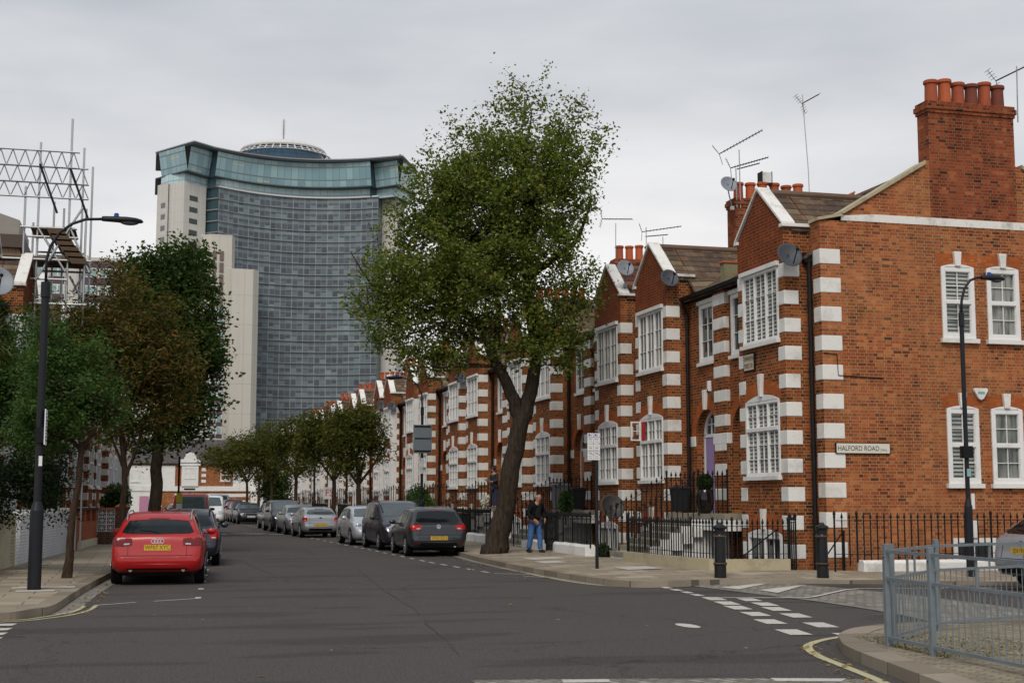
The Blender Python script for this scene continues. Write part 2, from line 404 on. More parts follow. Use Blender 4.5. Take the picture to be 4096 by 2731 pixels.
def leafmat(name, cols, trans=.35, rough=.5):
    """cols: colour stops by the per-leaf random value"""
    g = G(name); at = g.n('ShaderNodeAttribute', attribute_name='tint'); r = at.outputs['Fac']
    big = g.noise(g.obj(), .7, 3)
    f = g.math('ADD', g.math('MULTIPLY', r, .7), g.math('MULTIPLY', big, .3))
    c = g.ramp(f, cols); g.set(c, .65, spec=.10)
    tr = g.n('ShaderNodeBsdfTranslucent'); g.l(g.mix(1., c, (1.3, 1.5, .6), 'MULTIPLY'), tr.inputs[0])
    mxs = g.n('ShaderNodeMixShader'); mxs.inputs[0].default_value = trans
    g.l(g.b.outputs[0], mxs.inputs[1]); g.l(tr.outputs[0], mxs.inputs[2]); g.l(mxs.outputs[0], g.out.inputs[0])
    MATS[name] = g.mat; return g.mat
L_PLANE = leafmat('leaf_plane', [(0., (.050, .074, .017)), (.35, (.088, .122, .026)), (.62, (.145, .180, .038)), (.80, (.22, .22, .05)), (.93, (.27, .20, .048)), (1., (.26, .13, .034))])
L_DARK = leafmat('leaf_dark', [(0., (.018, .036, .010)), (.5, (.036, .064, .015)), (.85, (.064, .098, .024)), (1., (.12, .11, .03))], .3)
L_BRONZE = leafmat('leaf_bronze', [(0., (.030, .044, .012)), (.42, (.068, .074, .019)), (.66, (.13, .092, .026)), (.86, (.21, .108, .032)), (1., (.30, .095, .02))], .3)
L_GREEN = leafmat('leaf_green', [(0., (.026, .056, .013)), (.5, (.048, .095, .024)), (.85, (.085, .140, .038)), (1., (.15, .17, .04))], .3)
L_OLIVE = leafmat('leaf_olive', [(0., (.030, .044, .011)), (.45, (.062, .080, .018)), (.72, (.115, .115, .025)), (.90, (.20, .135, .03)), (1., (.28, .10, .02))], .3)
L_GOLD = leafmat('leaf_gold', [(0., (.10, .13, .010)), (.5, (.22, .24, .012)), (1., (.34, .32, .02))], .3)
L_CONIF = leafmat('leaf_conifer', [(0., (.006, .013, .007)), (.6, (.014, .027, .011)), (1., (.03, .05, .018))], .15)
L_SPIKE = leafmat('leaf_spike', [(0., (.05, .06, .02)), (.6, (.10, .12, .035)), (1., (.26, .22, .09))], .2)
L_RED = leafmat('petal_red', [(0., (.45, .012, .008)), (.75, (.55, .02, .012)), (.8, (.04, .08, .02)), (1., (.05, .10, .02))], .2)
L_FALL = leafmat('fallen_leaf', [(0., (.28, .16, .05)), (.5, (.40, .30, .11)), (1., (.34, .11, .04))], .1)
def bark(name, a, b):
    g = G(name); P = g.obj(); p = g.sep(P)
    v = g.comb(p[0], p[1], g.math('MULTIPLY', p[2], .22)); f = g.noise(v, 16, 6, .7)
    g.set(g.mix(g.ramp(f, [(.35, 0.), (.65, 1.)]), a, b), .95, spec=.2); g.bump(f, 1., .05); return g.mat
M_BARK = bark('bark', (.018, .013, .009), (.065, .048, .034)); M_BARK2 = bark('bark_dark', (.03, .018, .012), (.07, .045, .03))
# ---------------------------------------------------------------- ground, road, pavements, kerbs, markings
def sheet(name, pts, z, mat, kind='structure', label=None, cat=None, zf=None):
    mb = MB(); mb.poly([(x, y, (zf(x, y) if zf else z)) for x, y in pts]); o = mb.build(name, mat)
    return tag(o, label, cat, kind=kind)
g_ = MB(); g_.poly([(-900, -200, -1.25), (900, -200, -1.25), (900, 1600, -1.25), (-900, 1600, -1.25)])
tag(g_.build('ground', M_GROUND), 'bare earth level below the street and the basement areas', 'ground', kind='structure')
BX = 11.8                      # boundary of the right hand front areas
LK = lambda y: -0.72+(y-31.6)*.062     # left kerb line beyond the corner
LW = lambda y: -3.13+(y-33.5)*.0865    # left garden wall line
# road: one sheet from the junction to the far end
rd = MB()
rd.poly([(-60, -30, 0), (60, -30, 0), (60, 28.2, 0), (BX+.6, 28.2, 0), (BX+.35, 160, 0), (-60, 160, 0)])
tag(rd.build('road', M_ASPH), 'dark grey asphalt street with a side road mouth on the right', 'road', kind='structure')
def smooth(pts, n=5):
    """Catmull-Rom through the points"""
    P = [Vector(p) for p in pts]; o = []
    for i in range(len(P)-1):
        a, b, c, d = P[max(i-1, 0)], P[i], P[i+1], P[min(i+2, len(P)-1)]
        for k in range(n):
            t = k/n; o.append(.5*((2*b)+(c-a)*t+(2*a-5*b+4*c-d)*t*t+(3*b-a-3*c+d)*t**3))
    o.append(P[-1]); return [(p.x, p.y) for p in o]
def offset(line, d):
    o = []
    for i, p in enumerate(line):
        a = Vector(line[max(i-1, 0)]); b = Vector(line[min(i+1, len(line)-1)]); t = (b-a).normalized(); o.append((p[0]-t.y*d, p[1]+t.x*d))
    return o
def pave(name, kerbline, inner, label, z=.12, zin=.12, kw=.28, mat=None, side=1):
    """kerb stones along kerbline (kw wide, real step) and the paving up to the inner line"""
    mb = MB(); kin = offset(kerbline, side*kw)
    for i in range(len(kerbline)-1):
        a, b, c, d = kerbline[i], kerbline[i+1], kin[i+1], kin[i]
        top = z+.004
        q = [(a[0], a[1], top), (b[0], b[1], top), (c[0], c[1], top), (d[0], d[1], top)]
        mb.poly(q if side > 0 else q[::-1])
        q = [(a[0], a[1], -.02), (b[0], b[1], -.02), (b[0], b[1], top), (a[0], a[1], top)]
        mb.poly(q if side > 0 else q[::-1])
    tag(mb.build('kerb', M_KERB), 'granite kerb '+label, 'kerb', kind='structure')
    pv = MB(); vs = [(x, y, z) for x, y in kin]; n = len(vs)
    vi = [(x, y, zin) for x, y in inner]
    # strip between the two polylines, resampled to equal counts
    def res(l, m):
        L = [0]
        for i in range(1, len(l)): L.append(L[-1]+(Vector(l[i])-Vector(l[i-1])).length)
        r = []
        for k in range(m):
            t = L[-1]*k/(m-1); j = max(j for j in range(len(L)) if L[j] <= t+1e-9); j = min(j, len(l)-2)
            f = (t-L[j])/max(1e-6, L[j+1]-L[j]); r.append(tuple(Vector(l[j]).lerp(Vector(l[j+1]), f)))
        return r
    m = 500; A = res(vs, m); B = res(vi, m)
    pv.add(A+B, [(i, i+1, m+i+1, m+i) if side > 0 else (i, m+i, m+i+1, i+1) for i in range(m-1)])
    pv.add([(*p[:2], zin) for p in B]+[(*p[:2], -1.2) for p in B], [(i, i+1, m+i+1, m+i) for i in range(m-1)])
    tag(pv.build('pavement', mat or M_PAVE), 'stone paved footway '+label, 'pavement', kind='structure')
# right pavement: along the terrace, round the corner, along the side road
rk = smooth([(6.9, 158), (7.7, 120), (8.25, 95), (8.7, 75), (9.15, 58), (9.4, 47), (9.3, 41.5), (9.0, 37.3), (8.87, 32.4), (8.95, 28.6), (9.25, 26.3), (9.9, 25.9), (11.2, 26.1), (13.7, 25.2), (16.4, 23.9), (24, 21.0), (45, 13.5)], 6)
ri = [(BX, 158), (BX, 85), (BX, 45), (BX, 33.2), (11.95, 29.3), (12.2, 28.3), (13.75, 28.1), (15, 28.0), (25, 26.4), (45, 20)]
ri = [(BX, 158), (BX, 100), (BX, 60), (BX, 45), (BX, 38), (BX, 33.2), (11.95, 29.4), (12.15, 28.4), (12.5, 28.1), (13.9, 27.9), (15.0, 27.4), (17, 27.25), (24, 26.6), (45, 24)]
pave('right', rk, ri, 'along the brick terrace and round its corner', .12, .19, side=1)
# left pavement
lk = smooth([(-40, 16.5), (-12, 19.4), (-3.4, 20.9), (-1.96, 21.21), (-1.6, 21.8), (-1.32, 22.5), (-1.18, 24.9), (-1.06, 27.0), (-.9, 29.3), (LK(32), 32), (LK(35), 35), (LK(39), 39), (LK(44), 44), (LK(49), 49), (LK(54), 54), (LK(60), 60), (1.2, 67), (1.25, 75), (1.3, 82), (1.6, 89), (2.9, 99), (4.0, 108), (4.3, 130), (4.5, 158)], 6)
li = [(-40, 30), (-12, 30), (-4.5, 30), (-3.3, 32), (LW(35), 35), (LW(51), 51), (LW(60)-.2, 60), (.2, 90), (1.2, 158)]
pave('left', lk, li, 'in front of the garden walls on the left', .12, .14, side=1)
# gutter stones on the left
gl = [(x, y) for x, y in offset(lk, -.02)]; go = offset(lk, -.30)
mb = MB()
for i in range(len(gl)-1):
    if 22.2 < gl[i][1] < 60:
        mb.poly([(*gl[i], .004), (*go[i], .004), (*go[i+1], .004), (*gl[i+1], .004)])
tag(mb.build('gutter', M_GUTTER), 'stone gutter strip beside the left kerb', 'gutter', kind='structure')
mb = MB(); gl = offset(rk, -.02); go = offset(rk, -.2)
for i in range(len(gl)-1):
    if 27 < gl[i][1] < 70: mb.poly([(*gl[i], .004), (*go[i], .004), (*go[i+1], .004), (*gl[i+1], .004)])
tag(mb.build('gutter', M_GUTTER), 'stone gutter strip beside the right kerb', 'gutter', kind='structure')
# near right island pavement with railing
ik = smooth([(40, 19.5), (22, 17.6), (13.5, 16.9), (9.9, 16.5), (8.85, 16.1), (8.2, 15.4), (7.86, 14.75), (7.62, 14.2), (7.4, 13.4), (7.1, 12.0), (6.7, 10.2), (6.0, 7), (5.2, 2)], 6)
pave('near', ik, [(40, 4), (30, 3), (20, 2), (12, 2)], 'of the near corner behind the grey railing', .12, .12, kw=.33, mat=M_PAVE_N, side=1)
# raised granite sett table across the side road mouth
st = MB()
near = smooth([(9.9, 26.75), (10.55, 26.2), (10.67, 25.7), (10.84, 24.1), (10.98, 22.8), (11.12, 21.5), (11.1, 19.4), (10.85, 17.6), (10.5, 16.7)], 4)
far = smooth([(11.1, 26.9), (12.54, 26.0), (12.7, 25.2), (13.0, 23.6), (13.2, 21.5), (13.2, 19.4), (13.1, 17.8), (13.0, 17.0), (12.9, 16.9)], 4)
n = len(near); st.add([(x, y, .006) for x, y in near]+[(x, y, .05) for x, y in far], [(i, n+i, n+i+1, i+1) for i in range(n-1)])
tag(st.build('sett_ramp', M_SETTS), 'granite sett ramp across the mouth of the side road', 'road', kind='structure')
st = MB(); f2 = [(x+30, y) for x, y in far]
st.add([(x, y, .05) for x, y in far]+[(x+30, y-9, .05) for x, y in far], [(i, n+i, n+i+1, i+1) for i in range(n-1)])
tag(st.build('side_road', M_ASPH), 'raised asphalt of the side road beyond the sett ramp', 'road', kind='structure')
ed = MB(); n2 = offset(near, .14)
ed.add([(x, y, .010) for x, y in near]+[(x, y, .0105) for x, y in n2], [(i, i+1, n+i+1, n+i) for i in range(n-1)])
tag(ed.build('edge_stones', M_GUTTER), 'pale edging stones along the sett ramp', 'kerb', kind='structure')
# setts at the very front
st = MB(); st.poly([(2.9, 8, .004), (9, 8, .004), (6.75, 12.35, .004), (6.2, 12.56, .004), (4.58, 12.96, .004), (3.1, 13.24, .004)])
tag(st.build('sett_strip', M_SETTS), 'granite setts at the near edge of the junction', 'road', kind='structure')
# ---- markings
rampz = lambda x: .016+.044*min(1, max(0, (x-10.75)/2.0))
def quads(name, qs, mat, label, z=.008):
    mb = MB()
    for q in qs: mb.poly([(p[0], p[1], rampz(p[0]) if z > .05 else z) for p in q])
    tag(mb.build(name, mat), label, 'road marking', kind='structure')
def stripe(line, wd):
    a = offset(line, wd/2); b = offset(line, -wd/2); return [(a[i], b[i], b[i+1], a[i+1]) for i in range(len(line)-1)]
def dashes(p, q, n, ln, wd):
    p = Vector(p); q = Vector(q); d = (q-p).normalized(); o = []
    for i in range(n):
        c = p.lerp(q, i/(n-1)); a, b = c-d*ln/2, c+d*ln/2; t = Vector((-d.y, d.x))*wd/2
        o.append([tuple(a-t), tuple(b-t), tuple(b+t), tuple(a+t)])
    return o
qs = []
ya = [22.75, 21.73, 20.8, 19.6, 18.35, 16.85]; xa = [9.62, 9.42, 9.20, 8.95, 8.60, 8.22]
for (x, y) in zip(xa, ya):
    L = .33+.0*y; qs.append([(x-.02, y+.36), (x+.28, y+.30), (x+.15, y-.42), (x-.14, y-.36)])
for (x, y) in zip([10.12, 9.93, 9.68, 9.42, 9.05, 8.72], [22.4, 21.35, 20.4, 19.2, 17.7, 16.2]):
    qs.append([(x-.02, y+.36), (x+.28, y+.30), (x+.15, y-.42), (x-.14, y-.36)])
quads('give_way_marking', qs, M_MARK, 'double row of white give way dashes at the side road mouth')
quads('dashed_line', [[(x-.07, y+.22), (x+.09, y+.2), (x+.05, y-.24), (x-.11, y-.22)] for x, y in [(10.04, 27.07), (10.03, 26.4), (9.97, 25.75), (9.91, 25.05), (9.85, 24.35), (9.76, 23.65)]], M_MARK, 'short white dashes running up to the corner kerb')
quads('stop_line', stripe([(9.65, 22.86), (11.2, 22.3)], .09)+stripe(smooth([(11.2, 22.3), (11.5, 22.45), (12.3, 23.2), (12.88, 23.66), (13.6, 23.72), (17, 22.9), (24, 20.4)]), .09), M_MARK, 'thin white line crossing the side road mouth', .062)
quads('ramp_arrow', [[(10.95, 25.35), (11.05, 24.7), (12.45, 26.1)], [(11.3, 24.35), (11.28, 23.5), (12.65, 25.1)]], M_MARK, 'white triangles painted on the sett ramp', .065)
quads('yellow_line', stripe(smooth([(10.3, 26.75), (11.1, 26.6), (12.0, 26.15), (13.6, 25.45), (14.7, 25.0), (18, 23.6), (24, 21.3)]), .08), M_YEL, 'single yellow line by the kerb of the side road', .062)
quads('yellow_line', stripe(smooth([(9.75, 26.0), (9.0, 26.6), (8.72, 28), (8.68, 30.2), (8.7, 31.5)]), .07), M_YEL, 'single yellow line round the corner kerb by the terrace')
quads('yellow_line', stripe(smooth([(8.95, 16.3), (8.3, 15.9), (7.82, 15.42), (7.55, 14.95), (7.3, 14.2), (7.12, 13.3), (6.85, 12.0), (6.3, 10.0)]), .11), M_YEL, 'yellow line curving round the near right kerb')
quads('yellow_line', stripe(smooth([(-.72, 23.95), (-.8, 22.9), (-1.0, 22.1), (-1.35, 21.5), (-1.75, 21.1), (-3.3, 20.6)]), .07)+stripe(smooth([(-.90, 23.9), (-.97, 23.0), (-1.12, 22.4), (-1.42, 21.75), (-1.8, 21.3), (-3.3, 20.8)]), .07), M_YEL, 'double yellow lines round the left kerb')
quads('bay_marking', stripe([(-.74, 23.92), (-.1, 24.42)], .06)+stripe([(.2, 24.6), (.97, 25.1)], .06)+dashes((.96, 25.25), (1.66, 37.4), 6, .3, .1)+dashes((1.9, 41), (3.1, 61.5), 16, .5, .1), M_MARK, 'white dashes bounding the left parking bay')
quads('bay_marking', dashes((7.9, 32.3), (7.62, 37.3), 5, .6, .09)+dashes((7.6, 38.5), (7.42, 50), 9, .6, .09)+dashes((7.35, 52), (5.9, 116), 36, .6, .09)+stripe([(7.95, 31.6), (8.6, 30.9)], .06)+stripe([(8.3, 30.3), (8.75, 29.6)], .06), M_MARK, 'white dashes bounding the right parking bays')
quads('give_way_marking', [[(-3.4, y+.0), (-1.68, y), (-1.72, y-.32), (-3.4, y-.32)] for y in (20.75, 20.05, 19.4, 18.75, 18.1)], M_MARK, 'white crossing bars at the left edge')
quads('sett_marking', [[(3.95, 13.02), (4.4, 12.93), (4.35, 12.72), (3.9, 12.8)], [(5.95, 12.60), (6.65, 12.38), (6.5, 12.2), (5.9, 12.38)]], M_MARK, 'white paint patches on the near setts', .010)
quads('manhole_cover', [[(7.29+.13*math.cos(t*.5236), 18.03+.35*math.sin(t*.5236)) for t in range(12)]], M_MARK, 'pale oval utility cover in the road')
hp = MB(); hp.lathe((4.95, 69, -.02), [(1.0, 0), (.95, .05), (.6, .09), (.02, .105)], 20)
tag(hp.build('road_hump', M_GUTTER, smooth=True), 'low pale hump in the middle of the street', 'road hump', kind='structure')
quads('hump_line', [[(2.9, 69.6), (3.9, 69.4), (3.9, 68.8), (2.9, 69.0)], [(5.9, 69.2), (6.7, 69.0), (6.7, 68.4), (5.9, 68.6)]], M_MARK, 'white marks either side of the road hump')
# tar seams in the asphalt
M_TAR = plain('tar', (.022, .020, .019), .6)
def seam(pts, wd, seed):
    r_ = random.Random(seed); l = smooth(pts, 9); l = [(x+r_.gauss(0, .018), y+r_.gauss(0, .03)) for x, y in l]; mb = MB()
    a = [offset(l, 1)[i] for i in range(len(l))]
    for i in range(len(l)-1):
        if r_.random() < .12: continue
        w0 = wd*r_.uniform(.4, 1.1); mb.poly([(l[i][0]-w0, l[i][1], .004), (l[i][0]+w0, l[i][1], .004), (l[i+1][0]+w0, l[i+1][1], .004), (l[i+1][0]-w0, l[i+1][1], .004)])
    tag(mb.build('tar_seam', M_TAR), 'dark cracked seam running along the asphalt', 'road', kind='structure')
seam([(7.0, 50), (5.9, 41), (4.95, 32), (4.45, 26), (4.2, 22), (3.75, 18), (3.5, 15.5)], .013, 1)
seam([(2.2, 60), (2.6, 44), (2.9, 33), (3.0, 27)], .009, 2)
seam([(1.2, 19.5), (3, 18.9), (5, 18.6), (7.0, 18.9)], .008, 3)
# repaired slab patches in the pavements
def patch_slabs(qs, label, z):
    mb = MB()
    for x0, y0, x1, y1 in qs: mb.poly([(x, y, z if x < 5 else .128+.07*(x-9.25)/2.4) for x, y in ((x0, y0), (x1, y0), (x1, y1), (x0, y1))])
    tag(mb.build('paving_patch', M_STONE2), label, 'pavement', kind='structure')
M_STONE2 = plain('new_slab', (.46, .43, .38), .85, var=.1)
patch_slabs([(-2.15, 25.7, -1.5, 26.1), (-2.3, 26.7, -1.2, 27.1)], 'pale new slabs at the foot of the left street lamp', .133)
patch_slabs([(9.9, 35.2, 10.8, 36.3), (9.7, 33.4, 10.3, 34.4), (10.5, 29.4, 11.3, 30.5)], 'pale new slabs in the terrace footway', .166)
# fallen leaves
def leaves_flat(name, pts, label):
    mb = MB(); rr = random.Random(5)
    for x, y, z in pts:
        a = rr.uniform(0, 6.28); s = rr.uniform(.022, .045); c, s_ = math.cos(a)*s, math.sin(a)*s; t = rr.uniform(.004, .02)
        mb.add([(x-c, y-s_, z), (x+s_*.6, y-c*.6, z+t), (x+c, y+s_, z+.003), (x-s_*.6, y+c*.6, z+t*.5)], [(0, 1, 2, 3)])
    tag(mb.build(name, L_FALL), label, 'fallen leaves', kind='stuff')
pts = []
for i in range(520):
    k = rnd.random()
    if k < .35: y = rnd.uniform(22, 40); pts.append((-1.35+(y-22)*.045+rnd.uniform(.1, .55), y, .012))
    elif k < .6: y = rnd.uniform(29, 48); pts.append((8.8-abs(rnd.gauss(0, .25)), y, .012))
    elif k < .7: pts.append((rnd.uniform(8.9, 11), rnd.uniform(36, 44), .17))
    elif k < .8: t = rnd.random(); pts.append((6.9+t*1.0-rnd.uniform(.05, .4), 11.8+t*3.6, .012))
    elif k < .9: pts.append((rnd.uniform(7.9, 10), rnd.uniform(12.3, 14), .135))
    else: pts.append((rnd.uniform(0, 8), rnd.uniform(13, 50), .012))
leaves_flat('fallen_leaves', pts, 'scattered brown and yellow leaves lying in the gutters')
# ---------------------------------------------------------------- terraced houses
# local frame: front faces -x, main wall plane x = 0, bay front x = -.65, y from the shared door pier (0) to the far party line
XF, YP, PER = 14.65, 33.45, 11.25
BY0, BY1, BXF = 2.42, 4.96, -.65
def wall_holes(mb, ax, c, u0, u1, z0, z1, holes, depth=.12, inward=1):
    """wall in the plane ax=c with rectangular holes (u0,u1,z0,z1) and reveals going inward"""
    us = sorted({u0, u1, *[h[0] for h in holes], *[h[1] for h in holes]}); zs = sorted({z0, z1, *[h[2] for h in holes], *[h[3] for h in holes]})
    P = (lambda u, z, d=0: (c+d*inward, u, z)) if ax == 'x' else (lambda u, z, d=0: (u, c+d*inward, z))
    for i in range(len(us)-1):
        for j in range(len(zs)-1):
            a, b, p, q = us[i], us[i+1], zs[j], zs[j+1]; m, n = (a+b)/2, (p+q)/2
            if any(h[0] < m < h[1] and h[2] < n < h[3] for h in holes): continue
            mb.poly([P(a, p), P(b, p), P(b, q), P(a, q)])
    for a, b, p, q in holes:
        mb.poly([P(a, p), P(a, q), P(a, q, depth), P(a, p, depth)]); mb.poly([P(b, p), P(b, q), P(b, q, depth), P(b, p, depth)])
        mb.poly([P(a, p), P(b, p), P(b, p, depth), P(a, p, depth)]); mb.poly([P(a, q), P(b, q), P(b, q, depth), P(a, q, depth)])
def window(parent, ax, c, u0, u1, z0, z1, lights=3, cols=2, rows=3, transom=None, rows2=2, fw=.07, mw=.045, bw=.017, s=-1, frame=None, pane=None, arch=0., sill=True, set_=.03, name='window', sash=None):
    """window unit; s = outward sign along the axis. Parts: window > pane, sill"""
    frame = frame or M_WHITE; pane = pane or M_PANE
    mb = MB()
    def B(a, b, p, q, d0, d1):
        x0, x1 = c+s*d0, c+s*d1
        if ax == 'x': mb.box(x0, a, p, x1, b, q)
        else: mb.box(a, x0, p, b, x1, q)
    o = set_
    B(u0, u0+fw, z0, z1, -.06, o); B(u1-fw, u1, z0, z1, -.06, o); B(u0+fw, u1-fw, z0, z0+fw*1.1, -.06, o-.002); B(u0+fw, u1-fw, z1-fw, z1, -.06, o-.002)
    iu0, iu1, iz0, iz1 = u0+fw, u1-fw, z0+fw*1.1, z1-fw
    secs = [(iz0, iz1, rows)]
    if transom: secs = [(iz0, transom-.04, rows), (transom+.04, iz1, rows2)]; B(iu0, iu1, transom-.04, transom+.04, -.05, o+.012)
    w = (iu1-iu0-(lights-1)*mw)/lights
    for i in range(lights):
        a = iu0+i*(w+mw); b = a+w
        if i < lights-1: B(b, b+mw, iz0, iz1, -.05, o-.004)
        for (p, q, r) in secs:
            sf = .018
            B(a, a+sf, p, q, -.04, o-.02); B(b-sf, b, p, q, -.04, o-.02); B(a, b, p, p+sf, -.04, o-.022); B(a, b, q-sf, q, -.04, o-.022)
            for k in range(1, cols): m = a+(b-a)*k/cols; B(m-bw/2, m+bw/2, p, q, -.03, o-.03)
            for k in range(1, r): m = p+(q-p)*k/r; B(a, b, m-bw/2, m+bw/2, -.03, o-.032)
    if arch:
        seg = 12; top = []
        for k in range(seg+1):
            u = u0+(u1-u0)*k/seg; t = (k/seg-.5)*2; top.append((u, z1+arch*(1-t*t)))
        pts = [(u0, z1-.01), (u1, z1-.01)]+top[::-1]
        P = [((c-s*.02, u, z) if ax == 'x' else (u, c-s*.02, z)) for u, z in pts]
        mb.prism(P, (s*(o+.018), 0, 0) if ax == 'x' else (0, s*(o+.018), 0))
    wn = mb.build(name, frame, parent)
    pm = MB(); x = c-s*.035
    a, b = (iu0-.02, iu1+.02)
    pm.poly([(x, a, iz0-.02), (x, b, iz0-.02), (x, b, iz1+.02), (x, a, iz1+.02)] if ax == 'x' else [(a, x, iz0-.02), (b, x, iz0-.02), (b, x, iz1+.02), (a, x, iz1+.02)])
    pm.build('pane', pane, wn)
    if sill:
        sm = MB()
        if ax == 'x': sm.box(c-s*.03, u0-.05, z0-.09, c+s*.10, u1+.05, z0+.002)
        else: sm.box(u0-.06, c-s*.03, z0-.10, u1+.06, c+s*.10, z0+.002)
        sm.build('sill', M_SILL, wn)
    return wn
def archpts(yc, z0, r, n=16, a0=0., a1=math.pi): return [(yc+r*math.cos(a0+(a1-a0)*k/n), z0+r*math.sin(a0+(a1-a0)*k/n)) for k in range(n+1)]
SP, AC, AR = 3.42, 1.22, .73         # arch springing, centre, radius
QZ = [-.24+.64*k for k in range(12)]  # tops of white blocks start here: -0.24 .. 6.8
def make_house(kind='brick', door=None, flip=False, corner=False, chim=True, pane=None, detail=True, frame=None, bay_white=None):
    MB.FLIP = flip
    W = 5.48 if corner else 5.62
    t = thing('terraced_house', 'brick house', 'house')
    bayW = kind == 'white'
    fr = M_BRICKF; pane = pane or M_PANE
    # main front wall with arched door opening
    mb = MB(); w0, w1 = .55, 1.58
    uh = (w0, w1, 5.42, 7.02)
    wall_holes(mb, 'x', 0, 0, BY0+.1, SP+AR+.12, 7.3, [uh], .12)
    wall_holes(mb, 'x', 0, BY1-.1, W, -1.2, 7.3, [], .1)
    y0, y1 = AC-AR, AC+AR
    mb.poly([(0, 0, -1.2), (0, y0, -1.2), (0, y0, SP), (0, 0, SP)]); mb.poly([(0, y1, -1.2), (0, BY0+.1, -1.2), (0, BY0+.1, SP), (0, y1, SP)])
    ap = archpts(AC, SP, AR); zt = SP+AR+.12
    mb.poly([(0, 0, SP), (0, y0, SP), (0, y0, zt), (0, 0, zt)]); mb.poly([(0, y1, SP), (0, BY0+.1, SP), (0, BY0+.1, zt), (0, y1, zt)])
    for i in range(16):
        (a, p), (b, q) = ap[i], ap[i+1]; mb.poly([(0, a, p), (0, b, q), (0, b, zt), (0, a, zt)])
    # porch: jambs, soffit
    D = .30
    for i in range(16):
        (a, p), (b, q) = ap[i], ap[i+1]; mb.poly([(0, a, p), (0, b, q), (D, b, q), (D, a, p)])
    for y in (y0, y1): mb.poly([(0, y, 1.0), (D, y, 1.0), (D, y, SP), (0, y, SP)])
    # cheeks of the bay
    for y in (BY0, BY1): mb.poly([(BXF, y, -1.2), (1.1, y, -1.2), (1.1, y, 8.0), (BXF, y, 8.0)])
    # rear and party walls
    if corner: mb.poly([(0, .02, -1.2), (8, .02, -1.2), (8, .02, 7.2), (0, .02, 7.2)])
    if not corner: mb.poly([(0, W, -1.2), (8, W, -1.2), (8, W, 7.2), (4, W, 9.7), (0, W, 7.2)])
    mb.poly([(8, 0, -1.2), (8, W, -1.2), (8, W, 7.2), (8, 0, 7.2)])
    # front of the bay
    gw = (BY0+.36, BY1-.36, 2.26, 4.02); uw = (BY0+.30, BY1-.30, 5.40, 7.10); bw_ = (BY0+.36, BY1-.36, -.55, .92)
    wall_holes(mb, 'x', BXF, BY0, BY1, -1.2, 7.1, [gw, uw, bw_], .10)
    wl = mb.build('wall', fr, t)
    mb = MB(); yc = (BY0+BY1)/2
    mb.poly([(BXF, BY0, 7.1), (BXF, BY1, 7.1), (BXF, BY1, 8.0), (BXF, yc, 9.08), (BXF, BY0, 8.0)])
    mb.poly([(.1, BY0, 7.3), (.1, BY1, 7.3), (.1, BY1, 8.0), (.1, yc, 9.06), (.1, BY0, 8.0)])
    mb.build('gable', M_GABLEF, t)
    if bayW:   # smooth white rendered bay with ragged quoin edge
        mb = MB(); q = .004
        wall_holes(mb, 'x', BXF-q, BY0-q, BY1+q, 1.9, 7.12, [gw, uw, (BY0+.36, BY1-.36, 4.75, 5.3)], .02)
        for y, s in ((BY0-q, 1), (BY1+q, -1)):
            mb.poly([(BXF-q, y, .6), (BXF+.36, y, .6), (BXF+.36, y, 7.12), (BXF-q, y, 7.12)])
            for z in QZ:
                if .5 < z < 7: mb.poly([(BXF+.36, y, z), (BXF+.50, y, z), (BXF+.50, y, z+.32), (BXF+.36, y, z+.32)])
        mb.poly([(BXF-q, BY0-q, .6), (BXF-q, BY0+.36, .6), (BXF-q, BY0+.36, 1.9), (BXF-q, BY0-q, 1.9)])
        mb.poly([(BXF-q, BY1+q, .6), (BXF-q, BY1-.36, .6), (BXF-q, BY1-.36, 1.9), (BXF-q, BY1+q, 1.9)])
        mb.build('rendered_bay', M_RENDER, t)
    # white quoin blocks of the bay, pier and front
    mb = MB(); q = .012; jr = random.Random(3)
    for k, z in enumerate(QZ):
        if z > 6.9: continue
        zz = z+.32
        if not bayW:
            for (a, b, sy) in ((BY0, BY0+.36, -1), (BY1, BY1-.36, 1)):
                if 5.1 < z+.16 < 7.1: b = BY0+.30 if sy < 0 else BY1-.30
                mb.box(BXF-q, a+sy*q, z, BXF+.38+jr.uniform(-.03, .03), b+0*sy, zz); mb.cut()
        if z > .3: mb.box(-.13-q, -.0, z+.02, .01, .373, zz+.0); mb.cut()         # blocks on the half pier
    mb.box(-.146, 0, SP-.26, .3, .455, SP+.02); mb.cut()
    mb.box(-.02, 1.97, SP-.26, .02, BY0-.02, SP+.02)
    mb.each('quoin_block', M_QUOIN, t, bevel=.012 if detail else 0)
    # pier between the doors
    mb = MB(); mb.box(-.13, 0, SP-.2, .02, .36, 7.22); mb.box(-.128, 0, .2, .5, .445, SP-.2); mb.build('pier', fr, t)
    # brick arches, keystones
    mb = MB(); pts = archpts(AC, SP, AR+.30, 16); ip = archpts(AC, SP, AR, 16)
    for i in range(16): mb.poly([(-.006, *ip[i]), (-.006, *ip[i+1]), (-.006, *pts[i+1]), (-.006, *pts[i])])
    mb.cut(); a0, a1 = gw[0]-.08, gw[1]+.08; n = 10
    lo = []; hi = []
    for k in range(n+1):
        u = a0+(a1-a0)*k/n; tt = (k/n-.5)*2; lo.append((u, 4.02+.17*(1-tt*tt))); hi.append((u, 4.34+.16*(1-tt*tt)))
    for i in range(n): mb.poly([(BXF-.005, *lo[i]), (BXF-.005, *lo[i+1]), (BXF-.005, *hi[i+1]), (BXF-.005, *hi[i])])
    mb.cut()
    for i in range(n): mb.poly([(BXF-.005, lo[i][0], lo[i][1]-3.1), (BXF-.005, lo[i+1][0], lo[i+1][1]-3.1), (BXF-.005, hi[i+1][0], hi[i+1][1]-3.1), (BXF-.005, hi[i][0], hi[i][1]-3.1)])
    mb.each('brick_arch', B_ARCH, t)
